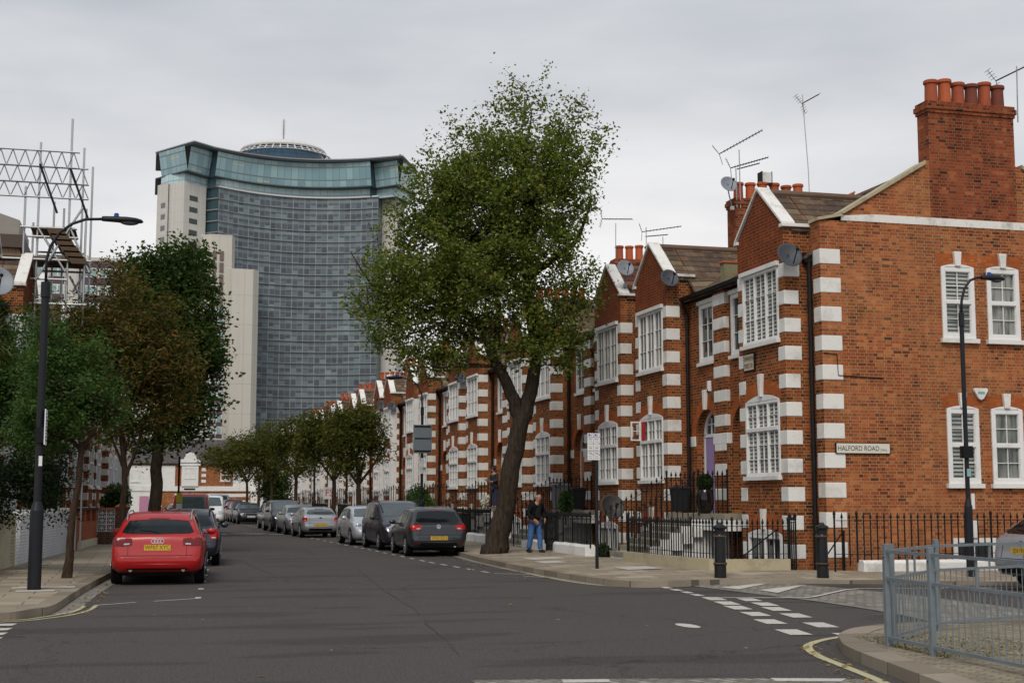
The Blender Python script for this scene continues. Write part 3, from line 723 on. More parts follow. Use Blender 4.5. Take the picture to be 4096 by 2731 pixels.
    mb = MB()
    for yk, z0, z1, x in ((yc, 4.12, 4.66, BXF), (AC, SP+AR-.02, SP+AR+.52, 0), (yc, 1.03, 1.5, BXF)):
        mb.prism([(x+.01, yk-.055, z0), (x+.01, yk+.055, z0), (x+.01, yk+.10, z1), (x+.01, yk-.10, z1)], (-.10, 0, 0)); mb.cut()
    mb.each('keystone', M_QUOIN, t, bevel=.01)
    # windows
    rw = random.Random(int(flip)*5+int(bayW)*3)
    window(t, 'x', BXF, *uw, lights=3, cols=2 if kind != 'corner' else 2, rows=3, pane=pane, s=-1, fw=.065)
    window(t, 'x', BXF, *gw, lights=3, cols=2, rows=3, transom=3.36, rows2=2, arch=.15, s=-1, pane=pane, fw=.065)
    window(t, 'x', BXF, *bw_, lights=2, cols=2, rows=2, arch=.12, s=-1, pane=M_PANE_D, sill=False, fw=.09)
    window(t, 'x', 0, *uh, lights=1, cols=2, rows=3, s=-1, pane=M_PANE_D, fw=.11, mw=.05)
    mb = MB(); mb.box(BXF-.09, uw[0]-.06, 7.10, BXF+.02, uw[1]+.06, 7.20); mb.cut(); mb.box(-.08, uh[0]-.06, 7.02, .02, uh[1]+.06, 7.12); mb.each('window_head', M_SILL, t)
    # door in the porch
    ds = MB(); dx = D-.02
    ds.poly([(D, y0-.02, 1.0), (D, y1+.02, 1.0), (D, y1+.02, 4.3), (D, y0-.02, 4.3)])
    db = ds.build('porch_back', M_WHITE, t)
    fm = MB()
    for a, b, p, q in ((y1-.10, y1, 1.3, SP), (y0, y0+.42, 1.3, SP), (y0, y1, SP-.02, SP+.07)): fm.box(dx-.06, a, p, dx, b, q)
    ar1 = archpts(AC, SP+.05, AR-.02, 14); ar2 = archpts(AC, SP+.05, AR-.13, 14)
    for i in range(14): fm.prism([(dx, *ar1[i]), (dx, *ar1[i+1]), (dx, *ar2[i+1]), (dx, *ar2[i])], (-.06, 0, 0))
    for k in (-.25, 0, .25): fm.box(dx-.045, AC+k-.015, SP+.07, dx-.01, AC+k+.015, SP+.6-abs(k)*.4)
    fm.box(dx-.044, y0+.1, SP+.32, dx-.012, y1-.1, SP+.345)
    frm = fm.build('door_frame', M_WHITE, t)
    gm = MB(); gm.prism([(dx-.005, *p) for p in ar2], (-.004, 0, 0)); gm.build('fanlight', M_PANE_D, t)
    dm = MB(); a, b = y0+.44, y1-.12; dm.box(dx-.05, a, 1.36, dx-.01, b, SP-.04)
    for p, q in ((1.5, 2.2), (2.35, 3.2)):
        for u in (a+.08, (a+b)/2+.03): dm.box(dx-.062, u, p, dx-.048, u+(b-a)/2-.11, q)
    d = dm.build('door', door or M_LILAC, t)
    hm = MB(); hm.ball((dx-.09, (a+b)/2, 2.3), .035, 8, 6); hm.build('door_knob', M_ALU, d)
    # roofs
    mb = MB()
    PX = lambda x, z=0: 7.32+.62*x+z
    W_ = W; W = W-.31 if corner else W
    mb.prism([(-.22, 0, PX(-.22)), (-.22, W, PX(-.22)), (4.05, W, PX(4.05)), (4.05, 0, PX(4.05))], (0, 0, .09))
    mb.prism([(4.05, 0, PX(4.05)), (4.05, W, PX(4.05)), (8.3, W, 7.3), (8.3, 0, 7.3)], (0, 0, .09))
    mb.prism([(BXF+.2, BY0-.05, 7.86), (BXF+.2, yc, 8.93), (3.2, yc, 8.93), (3.2, BY0-.05, 7.86)], (0, 0, .08))
    mb.prism([(BXF+.2, BY1+.05, 7.86), (BXF+.2, yc, 8.93), (3.2, yc, 8.93), (3.2, BY1+.05, 7.86)], (0, 0, .08))
    mb.prism([(.0, BY0-.6, 7.34), (.0, BY0+.05, 7.90), (1.4, BY0+.05, 7.95), (1.2, BY0-.6, 7.9)], (0, 0, .05))
    rf = mb.build('roof', M_TILEF, t)
    mb = MB(); mb.tube([(4.05, 0, PX(4.05, .12)), (4.05, W, PX(4.05, .12))], .11, 8); mb.tube([(BXF+.3, yc, 9.02), (2.6, yc, 9.02)], .10, 8); mb.build('ridge_tiles', M_RIDGEB, rf)
    W = W_
    # white copings on the gable with kneelers
    mb = MB()
    for sy, ye in ((-1, BY0), (1, BY1)):
        e = ye+sy*.06
        mb.prism([(BXF-.06, yc, 9.07), (BXF-.06, e, 7.99), (BXF-.06, e, 8.07), (BXF-.06, yc, 9.16)], (.34, 0, 0))
        mb.box(BXF-.06, e-sy*.16, 7.95, BXF+.85, e+sy*.03, 8.03)
    mb.build('coping', M_COPE, t, bevel=.01)
    # gutter, soffit, drainpipe
    mb = MB(); mb.box(-.20, 0, 7.20, -.02, BY0-.02, 7.30); mb.box(-.31, 0, 7.235, -.20, BY0-.1, 7.33)
    mb.build('gutter', M_BLACK, t)
    mb = MB(); yd = BY0-.12; mb.tube([(-.25, yd-.03, 7.26), (-.22, yd-.02, 7.1), (-.09, yd, 6.85), (-.09, yd, -.9)], .052, 8)
    for z in (1.8, 3.6, 5.4): mb.tube([(-.09, yd, z), (-.09, yd, z+.08)], .066, 8)
    mb.build('drainpipe', M_PIPE, t)
    # party wall upstand with red capping
    mb = MB(); mb.prism([(.0, -.0, 7.2), (.0, .12, 7.2), (.0, .12, 7.95), (.0, -.0, 7.95)], (.9, 0, 0)); mb.prism([(.9, 0, 7.85), (.9, .12, 7.85), (.9, .12, 8.3), (.9, 0, 8.3)], (3.0, 0, 1.75)); mb.build('party_upstand', M_MOSS, t)
    mb = MB(); mb.box(-.04, 0, 7.95, .9, .15, 8.0); mb.prism([(.9, 0, 8.3), (.9, .16, 8.3), (.9, .16, 8.35), (.9, 0, 8.35)], (3.0, 0, 1.75)); mb.build('capping', M_RIDGE, t)
    if chim: chimney(t, 2.80, 5.35, W-.30, W+.30, 7.0)
    MB.FLIP = False
    return t
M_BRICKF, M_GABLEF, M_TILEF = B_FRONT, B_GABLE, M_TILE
def chimney(t, x0, x1, y0, y1, zb, top=11.02, n=6, pots=None, npots_seed=1):
    mb = MB(); mb.box(x0, y0, zb, x1, y1, top-.28); mb.box(x0-.03, y0-.03, top-.28, x1+.03, y1+.03, top-.20); mb.box(x0-.06, y0-.06, top-.20, x1+.06, y1+.06, top-.08); mb.box(x0-.03, y0-.03, top-.08, x1+.03, y1+.03, top)
    c = mb.build('chimney', B_CHIM, t)
    rr = random.Random(npots_seed)
    for i in range(n):
        cx = x0+.25+(x1-x0-.5)*i/(n-1); h = .60+rr.uniform(-.04, .05); r = .155
        m = MB(); m.lathe((cx, (y0+y1)/2, top-.02), [(r*1.08, 0), (r*1.0, .06), (r*.93, h*.72), (r*.95, h-.10), (r*1.14, h-.08), (r*1.14, h-.02), (r*1.02, h), (r*.8, h), (r*.78, h-.1), (.01, h-.1)], 14)
        m.build('chimney_pot', rr.choice([M_TERRA, M_TERRA, M_TERRA2, M_TERRA3]), c, smooth=False)
    return c
ORD = ['first', 'second', 'third', 'fourth', 'fifth', 'sixth', 'seventh', 'eighth', 'ninth', 'tenth', 'eleventh', 'twelfth', 'thirteenth', 'fourteenth', 'fifteenth', 'sixteenth', 'seventeenth', 'eighteenth', 'nineteenth', 'twentieth', 'twenty first', 'twenty second', 'twenty third']
GRT = 'houses of the brick terrace on the right'
def place_house(h, k, j, white):
    h.location = (XF, YP+PER*j, 0)
    tag(h, f'{"white bayed" if white else "red brick banded"} terraced house, {ORD[k]} gable counted from the street corner', 'house', GRT)
# near pair first: corner house (flipped) and its neighbour
# --- corner house
ch = make_house('brick', flip=True, corner=True, chim=False, pane=M_BLIND, door=M_LILAC)
ch.location = (XF, YP, 0)
tag(ch, 'corner house at the end of the terrace with big chimney stack and plain side wall', 'house', GRT)
SY = YP-5.48     # side wall plane
mb = MB(); y = -5.48
up = [(.9, 2.48, 0)]
wins = [(17.72, 18.58, 5.42, 7.10), (18.92, 19.78, 5.42, 7.10), (17.74, 18.57, 2.08, 3.80), (18.90, 19.73, 2.08, 3.80), (17.80, 18.9, -.5, .85), (21.1, 21.95, 5.42, 7.10), (21.1, 21.95, 2.08, 3.80)]
hl = [(a-XF, b-XF, c, d) for a, b, c, d in wins]
wall_holes(mb, 'y', y, 0, 8.05, -1.2, 8.05, hl, .12, inward=1)
mb.poly([(0, y, 8.05), (.55, y, 8.05), (.55, y, 8.18), (2.72, y, 9.5), (2.72, y, 8.05)]); mb.poly([(2.72, y, 8.05), (5.36, y, 8.05), (5.36, y, 9.6), (2.72, y, 9.6)]); mb.poly([(5.36, y, 8.05), (8.05, y, 8.05), (7.6, y, 8.2), (5.36, y, 9.5)])
mb.poly([(0, y, 7.3), (0, y+.6, 7.3), (0, y+.6, 8.05), (0, y, 8.05)])
mb.poly([(0, y+.3, 7.0), (8, y+.3, 7.0), (8, y+.3, 8.05), (5.36, y+.3, 9.5), (2.72, y+.3, 9.5), (.55, y+.3, 8.15), (0, y+.3, 8.05)])
mb.build('side_wall', B_SIDE, ch)
wn = []
for i, (a, b, c, d) in enumerate(hl):
    if c < 0: wn.append(window(ch, 'y', y, a, b, c, d, lights=1, cols=2, rows=2, s=-1, pane=M_PANE_D, sill=False, fw=.1)); continue
    wn.append(window(ch, 'y', y, a, b, c, d, lights=1, cols=2, rows=2, transom=(c+d)/2+.02, rows2=2, s=-1, fw=.105, arch=.07, pane=M_BLIND if i in (0, 2) else M_PANE, set_=.035))
mb = MB()
for a, b, c, d in hl:
    if c < 0: mb.prism([((a+b)/2-.07, y+.01, d), ((a+b)/2+.07, y+.01, d), ((a+b)/2+.09, y+.01, d+.4), ((a+b)/2-.09, y+.01, d+.4)], (0, -.08, 0)); mb.cut(); continue
    m = (a+b)/2; mb.prism([(m-.07, y+.01, d+.02), (m+.07, y+.01, d+.02), (m+.10, y+.01, d+.36), (m-.10, y+.01, d+.36)], (0, -.09, 0)); mb.cut()
mb.each('keystone', M_QUOIN, ch, bevel=.01)
mb = MB()
for a, b, c, d in hl:
    if c < 0: continue
    for k in range(8):
        u0, u1 = a-.06+(b-a+.12)*k/8, a-.06+(b-a+.12)*(k+1)/8
        f = lambda u: .085*(1-((u-(a+b)/2)/((b-a)/2+.06))**2)
        mb.poly([(u0, y-.005, d+f(u0)), (u1, y-.005, d+f(u1)), (u1+(u1-(a+b)/2)*.15, y-.005, d+.30+f(u1)*.3), (u0+(u0-(a+b)/2)*.15, y-.005, d+.30+f(u0)*.3)])
    mb.cut()
mb.each('brick_arch', B_ARCH, ch)
mb = MB()      # white quoins on the corner
for k in range(12):
    z1 = 7.38-.66*k; mb.box(-.014, y-.014, z1-.34, .50, y+.34, z1); mb.cut()
mb.each('quoin_block', M_QUOIN, ch, bevel=.012)
mb = MB(); mb.prism([(.72, y-.012, 8.06), (8, y-.012, 8.06), (8, y-.012, 8.24), (1.35, y-.012, 8.24), (.55, y-.012, 8.17), (.55, y-.012, 8.06)], (0, .03, 0)); mb.build('string_course', M_COPE, ch)
mb = MB()
mb.prism([(-.05, y-.06, 8.03), (.58, y-.06, 8.16), (.58, y-.06, 8.22), (-.05, y-.06, 8.10)], (0, .5, 0)); mb.prism([(.55, y-.06, 8.18), (2.75, y-.06, 9.50), (2.75, y-.06, 9.59), (.55, y-.06, 8.26)], (0, .5, 0)); mb.prism([(5.33, y-.06, 9.55), (8.1, y-.06, 8.1), (8.1, y-.06, 8.2), (5.33, y-.06, 9.64)], (0, .5, 0))
mb.build('coping', M_STONE, ch)
chimney(ch, 2.88, 5.18, y-.01, y+.46, 8.27, top=11.05, npots_seed=4)
mb = MB(); mb.tube([(-.075, y+.405, 7.2), (-.075, y+.405, -.9)], .055, 8); mb.tube([(-.12, y+.46, 7.25), (-.075, y+.405, 7.05)], .05, 8)
for z in (1.2, 2.9, 4.6, 6.2): mb.tube([(-.075, y+.405, z), (-.075, y+.405, z+.09)], .068, 8)
mb.box(-.2, y+.35, 7.12, .02, y+.5, 7.35)
mb.build('drainpipe', M_PIPE, ch)
mb = MB()
mb.tube([(.02, y-.02, 5.0), (.35, y-.02, 4.98), (.37, y-.02, 4.5), (1.5, y-.02, 4.46)], .012, 5); mb.build('cable', M_BLACK, ch)
# street name on the bay front (stone plaque)
mb = MB(); mb.box(BXF-.03, -3.0-.33-.03, 4.78, BXF+.01, -3.0+.27, 5.22)
pl = mb.build('street_name_plaque', M_BLACK, ch)
mb = MB(); mb.box(BXF-.034, -3.0-.30, 4.81, BXF-.02, -3.0+.24, 5.19); plf = mb.build('plaque_face', plain('plaque_stone', (.50, .42, .31), .8), pl)
mb = MB(); text_mb(mb, 'TAMWORTH', .155, (BXF-.04, -3.03, 5.08), (0, -1, 0), (0, 0, 1), .0, sx=.62); text_mb(mb, 'STREET, S.W.', .145, (BXF-.04, -3.03, 4.91), (0, -1, 0), (0, 0, 1), .0, sx=.60); mb.build('lettering', M_BLACK, plf)
# --- neighbours
M_TILEF = M_TILE
nb = make_house('brick', flip=False, door=M_LILAC)
place_house(nb, 1, 0, False)
nb0 = nb; mb = MB(); y0_, y1_ = BY1-.36-.62, BY1-.36-.06
mb.box(BXF-.32, y1_+.02, 3.42, BXF-.28, y1_+.07, 3.98); mb.box(BXF-.06, y1_+.02, 3.42, BXF-.02, y1_+.07, 3.98); mb.box(BXF-.30, y1_+.021, 3.94, BXF-.04, y1_+.069, 3.98); mb.box(BXF-.30, y1_+.021, 3.42, BXF-.04, y1_+.069, 3.46); mb.box(BXF-.30, y1_+.03, 3.69, BXF-.04, y1_+.06, 3.71)
mb.build('open_casement', M_WHITE, nb); mb = MB(); mb.box(BXF-.045, y0_+.12, 3.42, BXF-.038, y1_-.1, 3.96); mb.build('red_curtain', M_REDPAINT, nb)
M_TILEF = M_TILE_R
fl = make_house('brick', flip=True, chim=False, door=M_ORDOOR)
place_house(fl, 2, 1, False)
M_TILEF = M_TILE
wf = make_house('white', flip=True, chim=False, detail=False, door=M_BLACK); wn_ = make_house('white', flip=False, detail=False, door=M_ORDOOR)
M_TILEF = M_TILE; nb = make_house('brick', flip=False, door=M_ORDOOR); used_nb = [False]
km = build_kidmap(); k = 3; first = {'w0': True, 'w1': True}
for j in range(1, 11):
    for fp in ((True, False) if j > 1 else (False,)):
        white = j >= 4 or (j == 3 and not fp) 
        white = (k >= 8)
        src = (wf if fp else wn_) if white else (fl if fp else nb)
        key = 'w0' if fp else 'w1'
        if white and first[key]: h = src; first[key] = False
        elif src is nb and not used_nb[0]: h = src; used_nb[0] = True
        else: h = copy_tree(src, None, km)
        place_house(h, k, j, white); k += 1
# --- left terrace, turned to face the street
LROT = math.pi-.062
lefth = []
def left_place(src, yb, label, fp):
    # yb = Y of the bay centre; local bay centre is at +-3.69 from the pier
    h = copy_tree(src, None, km)
    xb = -3.55+(yb-43.6)*.05 - .0
    h.rotation_euler = (0, 0, LROT)
    ly = 3.69*(-1 if fp else 1); c, s = math.cos(LROT), math.sin(LROT)
    lx = -.65
    h.location = (xb-(c*lx-s*ly), yb-(s*lx+c*ly), 0)
    tag(h, label, 'house', 'houses of the terrace on the left'); lefth.append(h)
left_place(wn_, 36.26, 'white fronted terraced house at the left edge below the grey dish', False)
left_place(wf, 43.64, 'white fronted terraced house behind the scaffolding poles', True)
left_place(nb, 47.5, 'brick terraced house behind the bronze leaved street tree', False)
left_place(fl, 54.9, 'brick terraced house behind the red brick garden wall', True)
left_place(nb, 58.8, 'brick banded house behind the tall dark tree, nearer one', False)
left_place(fl, 66.1, 'brick banded house behind the tall dark tree, farther one', True)
left_place(nb, 70.0, 'brick banded house just before the clipped round bush', False)
left_place(fl, 77.4, 'brick house with a tall striped quoin edge behind the clipped bush', True)
left_place(wn_, 81.3, 'white bayed house with the purple flower basket', False)
left_place(wf, 88.7, 'white bayed house beside the pink door', True)
left_place(wn_, 92.6, 'white bayed house farthest along the left side', False)
# tan block with a grey roof box showing over the left terrace
t = thing('brick_block', 'tan brick block with dark fascia and a grey roof box over the left roofs', 'building', (-9, 100, 0), 0)
mb = MB(); mb.box(-18, 0, 0, 0, 12, 19.0); mb.build('wall', brick('brick_tan', [(0., (.36, .27, .16)), (1., (.46, .36, .23))], mortar=(.3, .24, .16), bw=.9, bh=.6), t)
mb = MB(); mb.box(-18.2, -.5, 19.0, .3, 12, 19.9); mb.build('fascia', plain('fascia_brown', (.07, .05, .035), .7), t)
mb = MB(); mb.prism([(-9, 1, 19.9), (-.1, 1, 19.9), (-.1, 1, 21.2), (-3.2, 1, 22.2), (-9, 1, 23.0)], (0, 8, 0)); mb.build('roof_box', plain('box_grey', (.27, .25, .22), .8), t)
mb = MB(); mb.box(-9, .9, 21.0, -2.6, .99, 21.5); mb.build('box_trim', M_LEAD, t)
# ---------------------------------------------------------------- front areas: steps, plinths, railings
def spear(mb, x, y, z, h=.17, r=.034):
    mb.add([(x-r, y, z+h*.32), (x, y-r, z+h*.32), (x+r, y, z+h*.32), (x, y+r, z+h*.32), (x, y, z+h), (x, y, z)], [(0, 1, 4), (1, 2, 4), (2, 3, 4), (3, 0, 4), (1, 0, 5), (2, 1, 5), (3, 2, 5), (0, 3, 5)])
def railing(label, pts, group, sp=.13, zb=None, posts=True, rails=(.0, -.85), br=.0105, tall=None, name='iron_railing', mat=None):
    """pts: (x, y, zbottom, ztop-of-rail). Root at the first point."""
    mat = mat or M_BLACK; x0, y0, z0 = pts[0][0], pts[0][1], pts[0][2]
    t = thing(name, label, 'railing', (x0, y0, z0), 0, group)
    mb = MB(); pm = []
    for a, b in zip(pts, pts[1:]):
        L = math.hypot(b[0]-a[0], b[1]-a[1]); n = max(1, round(L/sp))
        for k in range(n+1):
            f = k/n; x, y = a[0]+(b[0]-a[0])*f-x0, a[1]+(b[1]-a[1])*f-y0; zb_, zt = a[2]+(b[2]-a[2])*f-z0, a[3]+(b[3]-a[3])*f-z0
            mb.box(x-br, y-br, zb_-.03, x+br, y+br, zt+.02); spear(mb, x, y, zt+.015)
        for r in rails:
            za, zb2 = a[3]+r, b[3]+r
            if r < 0: za, zb2 = max(za, a[2]+.12), max(zb2, b[2]+.12)
            mb.bar((a[0]-x0, a[1]-y0, za-z0), (b[0]-x0, b[1]-y0, zb2-z0), .034, .012)
        pm.append(a)
    pm.append(pts[-1]); mb.build('bar_panel', mat, t)
    if posts:
        for p in pm:
            m = MB(); x, y = p[0]-x0, p[1]-y0; m.tube([(x, y, p[2]-z0-.05), (x, y, p[3]-z0+.10)], .022, 8); m.ball((x, y, p[3]-z0+.15), (.035, .035, .06), 8, 6); m.build('post', mat, t)
    return t
GR = 'black iron railings of the terrace fronts'
XB = 11.72
def steps_for(j, near):
    Y = YP+PER*j
    t = thing('front_steps', 'stone steps with white painted sides up to the lilac door' if j == 0 else f'stone front steps shared by two doors, {ORD[j]} flight from the corner', 'steps', (XF, Y, 0), 0, 'front steps of the terrace')
    mb = MB(); y0, y1 = -.45, 1.85
    mb.box(-.9, -1.9, 1.22, .72, 1.95, 1.36)
    for i in range(7):
        z = 1.36-.168*(i+1); x1 = -.9-.28*i; mb.box(x1-.28, y0, z-.13, x1, y1, z)
    mb.build('treads', M_STEP, t)
    mb = MB(); mb.box(-.88, y0+.02, -1.1, .0, y1-.02, 1.21)
    for i in range(7):
        z = 1.36-.168*(i+1)-.134; x1 = -.9-.28*i; mb.box(x1-.27, y0+.01+.002*i, -.5 if i < 4 else .05, x1-.001, y1-.01, z)
    # white raised string on the near side
    for i in range(6):
        z = 1.36-.168*(i+1); x1 = -.9-.28*i; mb.box(x1-.30, y0-.12, z-.42, x1-.002, y0-.001, z+.02)
    mb.box(-.9, -1.92, .95, .0, -1.70, 1.215); mb.box(-.9, -1.7, .95, -.86, y0, 1.215)
    mb.build('step_walls', M_RENDER, t)
    return t
nst = 9
for j in range(nst):
    Y = YP+PER*j; steps_for(j, j == 0)
    # sloping rails either side of the flight and along the landing
    zr = lambda x: 1.36
    for s_, yy, w_ in ((0, Y-.42, 'near'), (1, Y+1.8, 'far')):
        railing(f'railing with spear heads down the {w_} side of the {ORD[j]} flight of steps', [(XF-.15, yy, 1.36, 2.30), (XF-.95, yy, 1.36, 2.30), (XF-2.85, yy, .22, 1.22)], GR, sp=.145, rails=(0,))
    ya, yb = Y+2.45, Y+8.9       # boundary between this flight and the next
    if j == 0:
        pass
    km_ = MB()
    seg = [(ya, ya+3.1), (ya+4.4, yb-.5)]
    for (a, b) in seg:
        mb = MB(); n = max(2, int((b-a)/.4)); rr = random.Random(j)
        vs = []; fs = []
        for k in range(n+1):
            y = a+(b-a)*k/n; h = .30+rr.uniform(-.02, .02); w_ = .15+rr.uniform(-.012, .012)
            vs += [(-w_, y-a, 0), (-w_*.95, y-a, h*.8), (-w_*.6, y-a, h), (w_*.6, y-a, h), (w_*.95, y-a, h*.8), (w_, y-a, 0)]
        for k in range(n):
            for q in range(5): fs.append((k*6+q, k*6+q+1, (k+1)*6+q+1, (k+1)*6+q))
        fs += [tuple(range(6))[::-1], tuple(n*6+q for q in range(6))]
        mb.add(vs, fs); o = mb.build('low_wall', M_KERBW, None, smooth=False, loc=(XB, a, .19))
        if j < 4: tag(o, f'low whitewashed kerb wall {"just past" if a == ya else "well past"} the {ORD[j]} flight of steps', 'low wall', 'low white kerb walls under the railings')
        else: tag(o, f'low whitewashed kerb wall, {"nearer" if a == ya else "farther"} one, past the {ORD[j]} flight of steps', 'low wall', 'low white kerb walls under the railings')
    if j < 6:
        railing(f'spear topped railing on the low white wall past the {ORD[j]} flight of steps', [(XB, ya, .46, 1.20), (XB, ya+3.1, .46, 1.20)], GR)
        railing(f'spear topped railing on the farther low white wall past the {ORD[j]} flight', [(XB, ya+4.4, .46, 1.20), (XB, yb-.5, .46, 1.20)], GR)
        g = railing(f'iron area gate in the boundary after the {ORD[j]} flight of steps', [(XB, ya+3.25, .24, 1.18), (XB, ya+4.25, .24, 1.18)], GR, sp=.1, name='iron_gate'); g['category'] = 'gate'
        mb = MB(); mb.bar((0, .02, .1), (0, .98, .85), .02); mb.bar((0, .02, .85), (0, .5, .45), .02); mb.build('brace', M_BLACK, g)
    if j < 3:   # area divider and inner basement stair rail behind
        railing(f'inner railing beside the basement area of the {ORD[j]} pair', [(XF-.75, Y+5.6, -.9, 1.1), (XB+.2, Y+5.6, -.2, 1.15)], GR, sp=.14)
# stone plinth in front of the corner house
pp = [(11.72, 32.9), (11.80, 31), (11.95, 29.3), (12.12, 28.45), (12.45, 28.15), (13.72, 28.0)]
mb = MB(); a = offset(pp, .12); b = offset(pp, -.12); n = len(pp)
mb.add([(x, y, .12) for x, y in b]+[(x, y, .43) for x, y in b]+[(x, y, .43) for x, y in a]+[(x, y, .12) for x, y in a], [f for i in range(n-1) for f in ((i, i+1, n+i+1, n+i), (n+i, n+i+1, 2*n+i+1, 2*n+i), (2*n+i, 2*n+i+1, 3*n+i+1, 3*n+i))]+[(0, n, 2*n, 3*n), (n-1, 4*n-1, 3*n-1, 2*n-1)])
o = mb.build('plinth_wall', M_STONE); offmesh(o, (11.72, 32.9, .12)); tag(o, 'mossy stone plinth wall curving round to the corner house bay', 'low wall')
railing('long spear topped railing standing on the mossy stone plinth', [(*pp[0], .42, 1.14), (*pp[1], .42, 1.14), (*pp[2], .42, 1.14), (*pp[3], .42, 1.14), (*pp[4], .42, 1.14), (*pp[5], .42, 1.14)], GR, sp=.12)
railing('tall finialed gate post pair and steps railing at the corner', [(13.9, 28.0, .15, 1.22), (13.95, 28.4, .15, 1.22)], GR)
mb = MB(); mb.bar((0, 0, 0), (-.95, .5, -.85), .03, .03); mb.bar((0, 0, 0), (0, 0, -1.0), .03, .03); mb.bar((0,0,0), (.05, 0, .0), .03)
o = mb.build('handrail', M_BLACK, None, loc=(13.55, 28.25, 1.05)); tag(o, 'sloping black handrail down into the corner basement area', 'handrail')
mb = MB(); mb.bar((0, 0, 0), (-.6, .35, -1.0), .03, .03); mb.bar((0, 0, 0), (0, 0, -1.0), .03, .03)
o = mb.build('handrail', M_BLACK, None, loc=(14.75, 27.4, 1.05)); tag(o, 'sloping black handrail beside the corner drainpipe', 'handrail')
# side kerb wall and railing
mb = MB(); mb.add([(x, y, z) for x in (0, 12) for y, z in ((-.15, 0), (-.16, .24), (-.12, .29), (.12, .29), (.16, .24), (.15, 0))], [tuple(range(6)), tuple(range(6, 12))[::-1]]+[(k, k+6, k+7, k+1) for k in range(5)])
o = mb.build('low_wall', M_KERBW, None, loc=(15.0, 27.15, .13), bevel=.02); o.rotation_euler[2] = -.03; tag(o, 'long white painted kerb wall below the plain side wall', 'low wall')
railing('long spear topped railing along the plain side wall', [(14.45, 27.25, .15, 1.27), (14.95, 27.18, .42, 1.27), (18.2, 27.08, .42, 1.27), (22, 26.95, .42, 1.27)], GR, sp=.165, rails=(0, -.72), br=.011)
# floor of the front areas
mb = MB(); mb.poly([(XB-.05, 28.0, -.95), (XF+.1, 28.0, -.95), (XF+.1, 150, -.95), (XB-.05, 150, -.95)]); mb.poly([(14.6, 26.9, -.95), (27, 26.6, -.95), (27, 28.1, -.95), (14.6, 28.1, -.95)])
tag(mb.build('area_floor', M_STEP), 'sunken paved floor of the basement areas', 'ground', kind='structure')
# ---- things on the landings
def wheelie(loc, label, mat, rz=0, s=1.):
    t = thing('wheelie_bin', label, 'bin', loc, rz, 'wheelie bins')
    mb = MB(); mb.add([(x*w, y*d, z) for z, w, d in ((.05, .20, .24), (.92, .26, .32)) for x, y in ((-1, -1), (1, -1), (1, 1), (-1, 1))], [(0, 3, 2, 1), (4, 5, 6, 7), (0, 1, 5, 4), (1, 2, 6, 5), (2, 3, 7, 6), (3, 0, 4, 7)])
    mb.box(-.28, -.34, .88, .28, .34, .93); mb.build('body', mat, t, bevel=.015)
    mb = MB(); mb.add([(x*w, y*d, z) for z, w, d in ((.935, .29, .36), (1.0, .24, .28)) for x, y in ((-1, -1), (1, -1), (1, 1), (-1, 1))], [(0, 3, 2, 1), (4, 5, 6, 7), (0, 1, 5, 4), (1, 2, 6, 5), (2, 3, 7, 6), (3, 0, 4, 7)]); mb.build('lid', mat, t, bevel=.012)
    for s_ in (-1, 1): m = MB(); m.lathe((s_*.20-.02, -.25, .09), [(.09, 0), (.09, .04)], 12, 'x'); m.build('wheel', M_BLACK, t)
    t.scale = (s, s, s); return t
wheelie((13.95, 34.95, 1.36), 'dark grey wheelie bin on the landing beside the corner drainpipe', M_PLASTIC, 1.5, .72)
wheelie((13.9, 45.9, 1.36), 'pale grey bin on the landing behind the walking man', plain('grey_bin', (.20, .20, .20), .6), 1.5, .9)
wheelie((13.95, 44.0, 1.36), 'black ribbed bin beside the orange wood door', M_PLASTIC, 1.5, .75)
t = thing('planter', 'tall glossy black planter with a clipped ball bush on the landing', 'planter', (13.95, 33.2, 1.36))
mb = MB(); mb.lathe((0, 0, 0), [(.13, 0), (.19, .08), (.235, .28), (.235, .42), (.205, .60), (.19, .62), (.16, .60), (.01, .58)], 24); mb.build('pot', plain('gloss_black', (.012, .008, .008), .12), t, smooth=True)
def leaf_cloud(name, mat, parent, blobs, n, size, seed=1, shell=.75, loc=None, up=.2, asp=.55, droop=0.):
    """n leaf faces scattered in ellipsoid blobs (x, y, z, rx, ry, rz)"""
    r = np.random.RandomState(seed); B = np.array(blobs, float)
    wts = (B[:, 3]*B[:, 4]*B[:, 5])**.7; idx = r.choice(len(B), n, p=wts/wts.sum())
    d = r.normal(size=(n, 3)); d /= np.linalg.norm(d, axis=1)[:, None]; rad = shell+(1-shell)*r.rand(n); k = r.rand(n) < .25; rad[k] = r.rand(k.sum())**.5
    c = B[idx, :3]+d*rad[:, None]*B[idx, 3:]
    return leaf_mesh(name, mat, parent, c, size, r, up, asp, loc, droop, out=d)
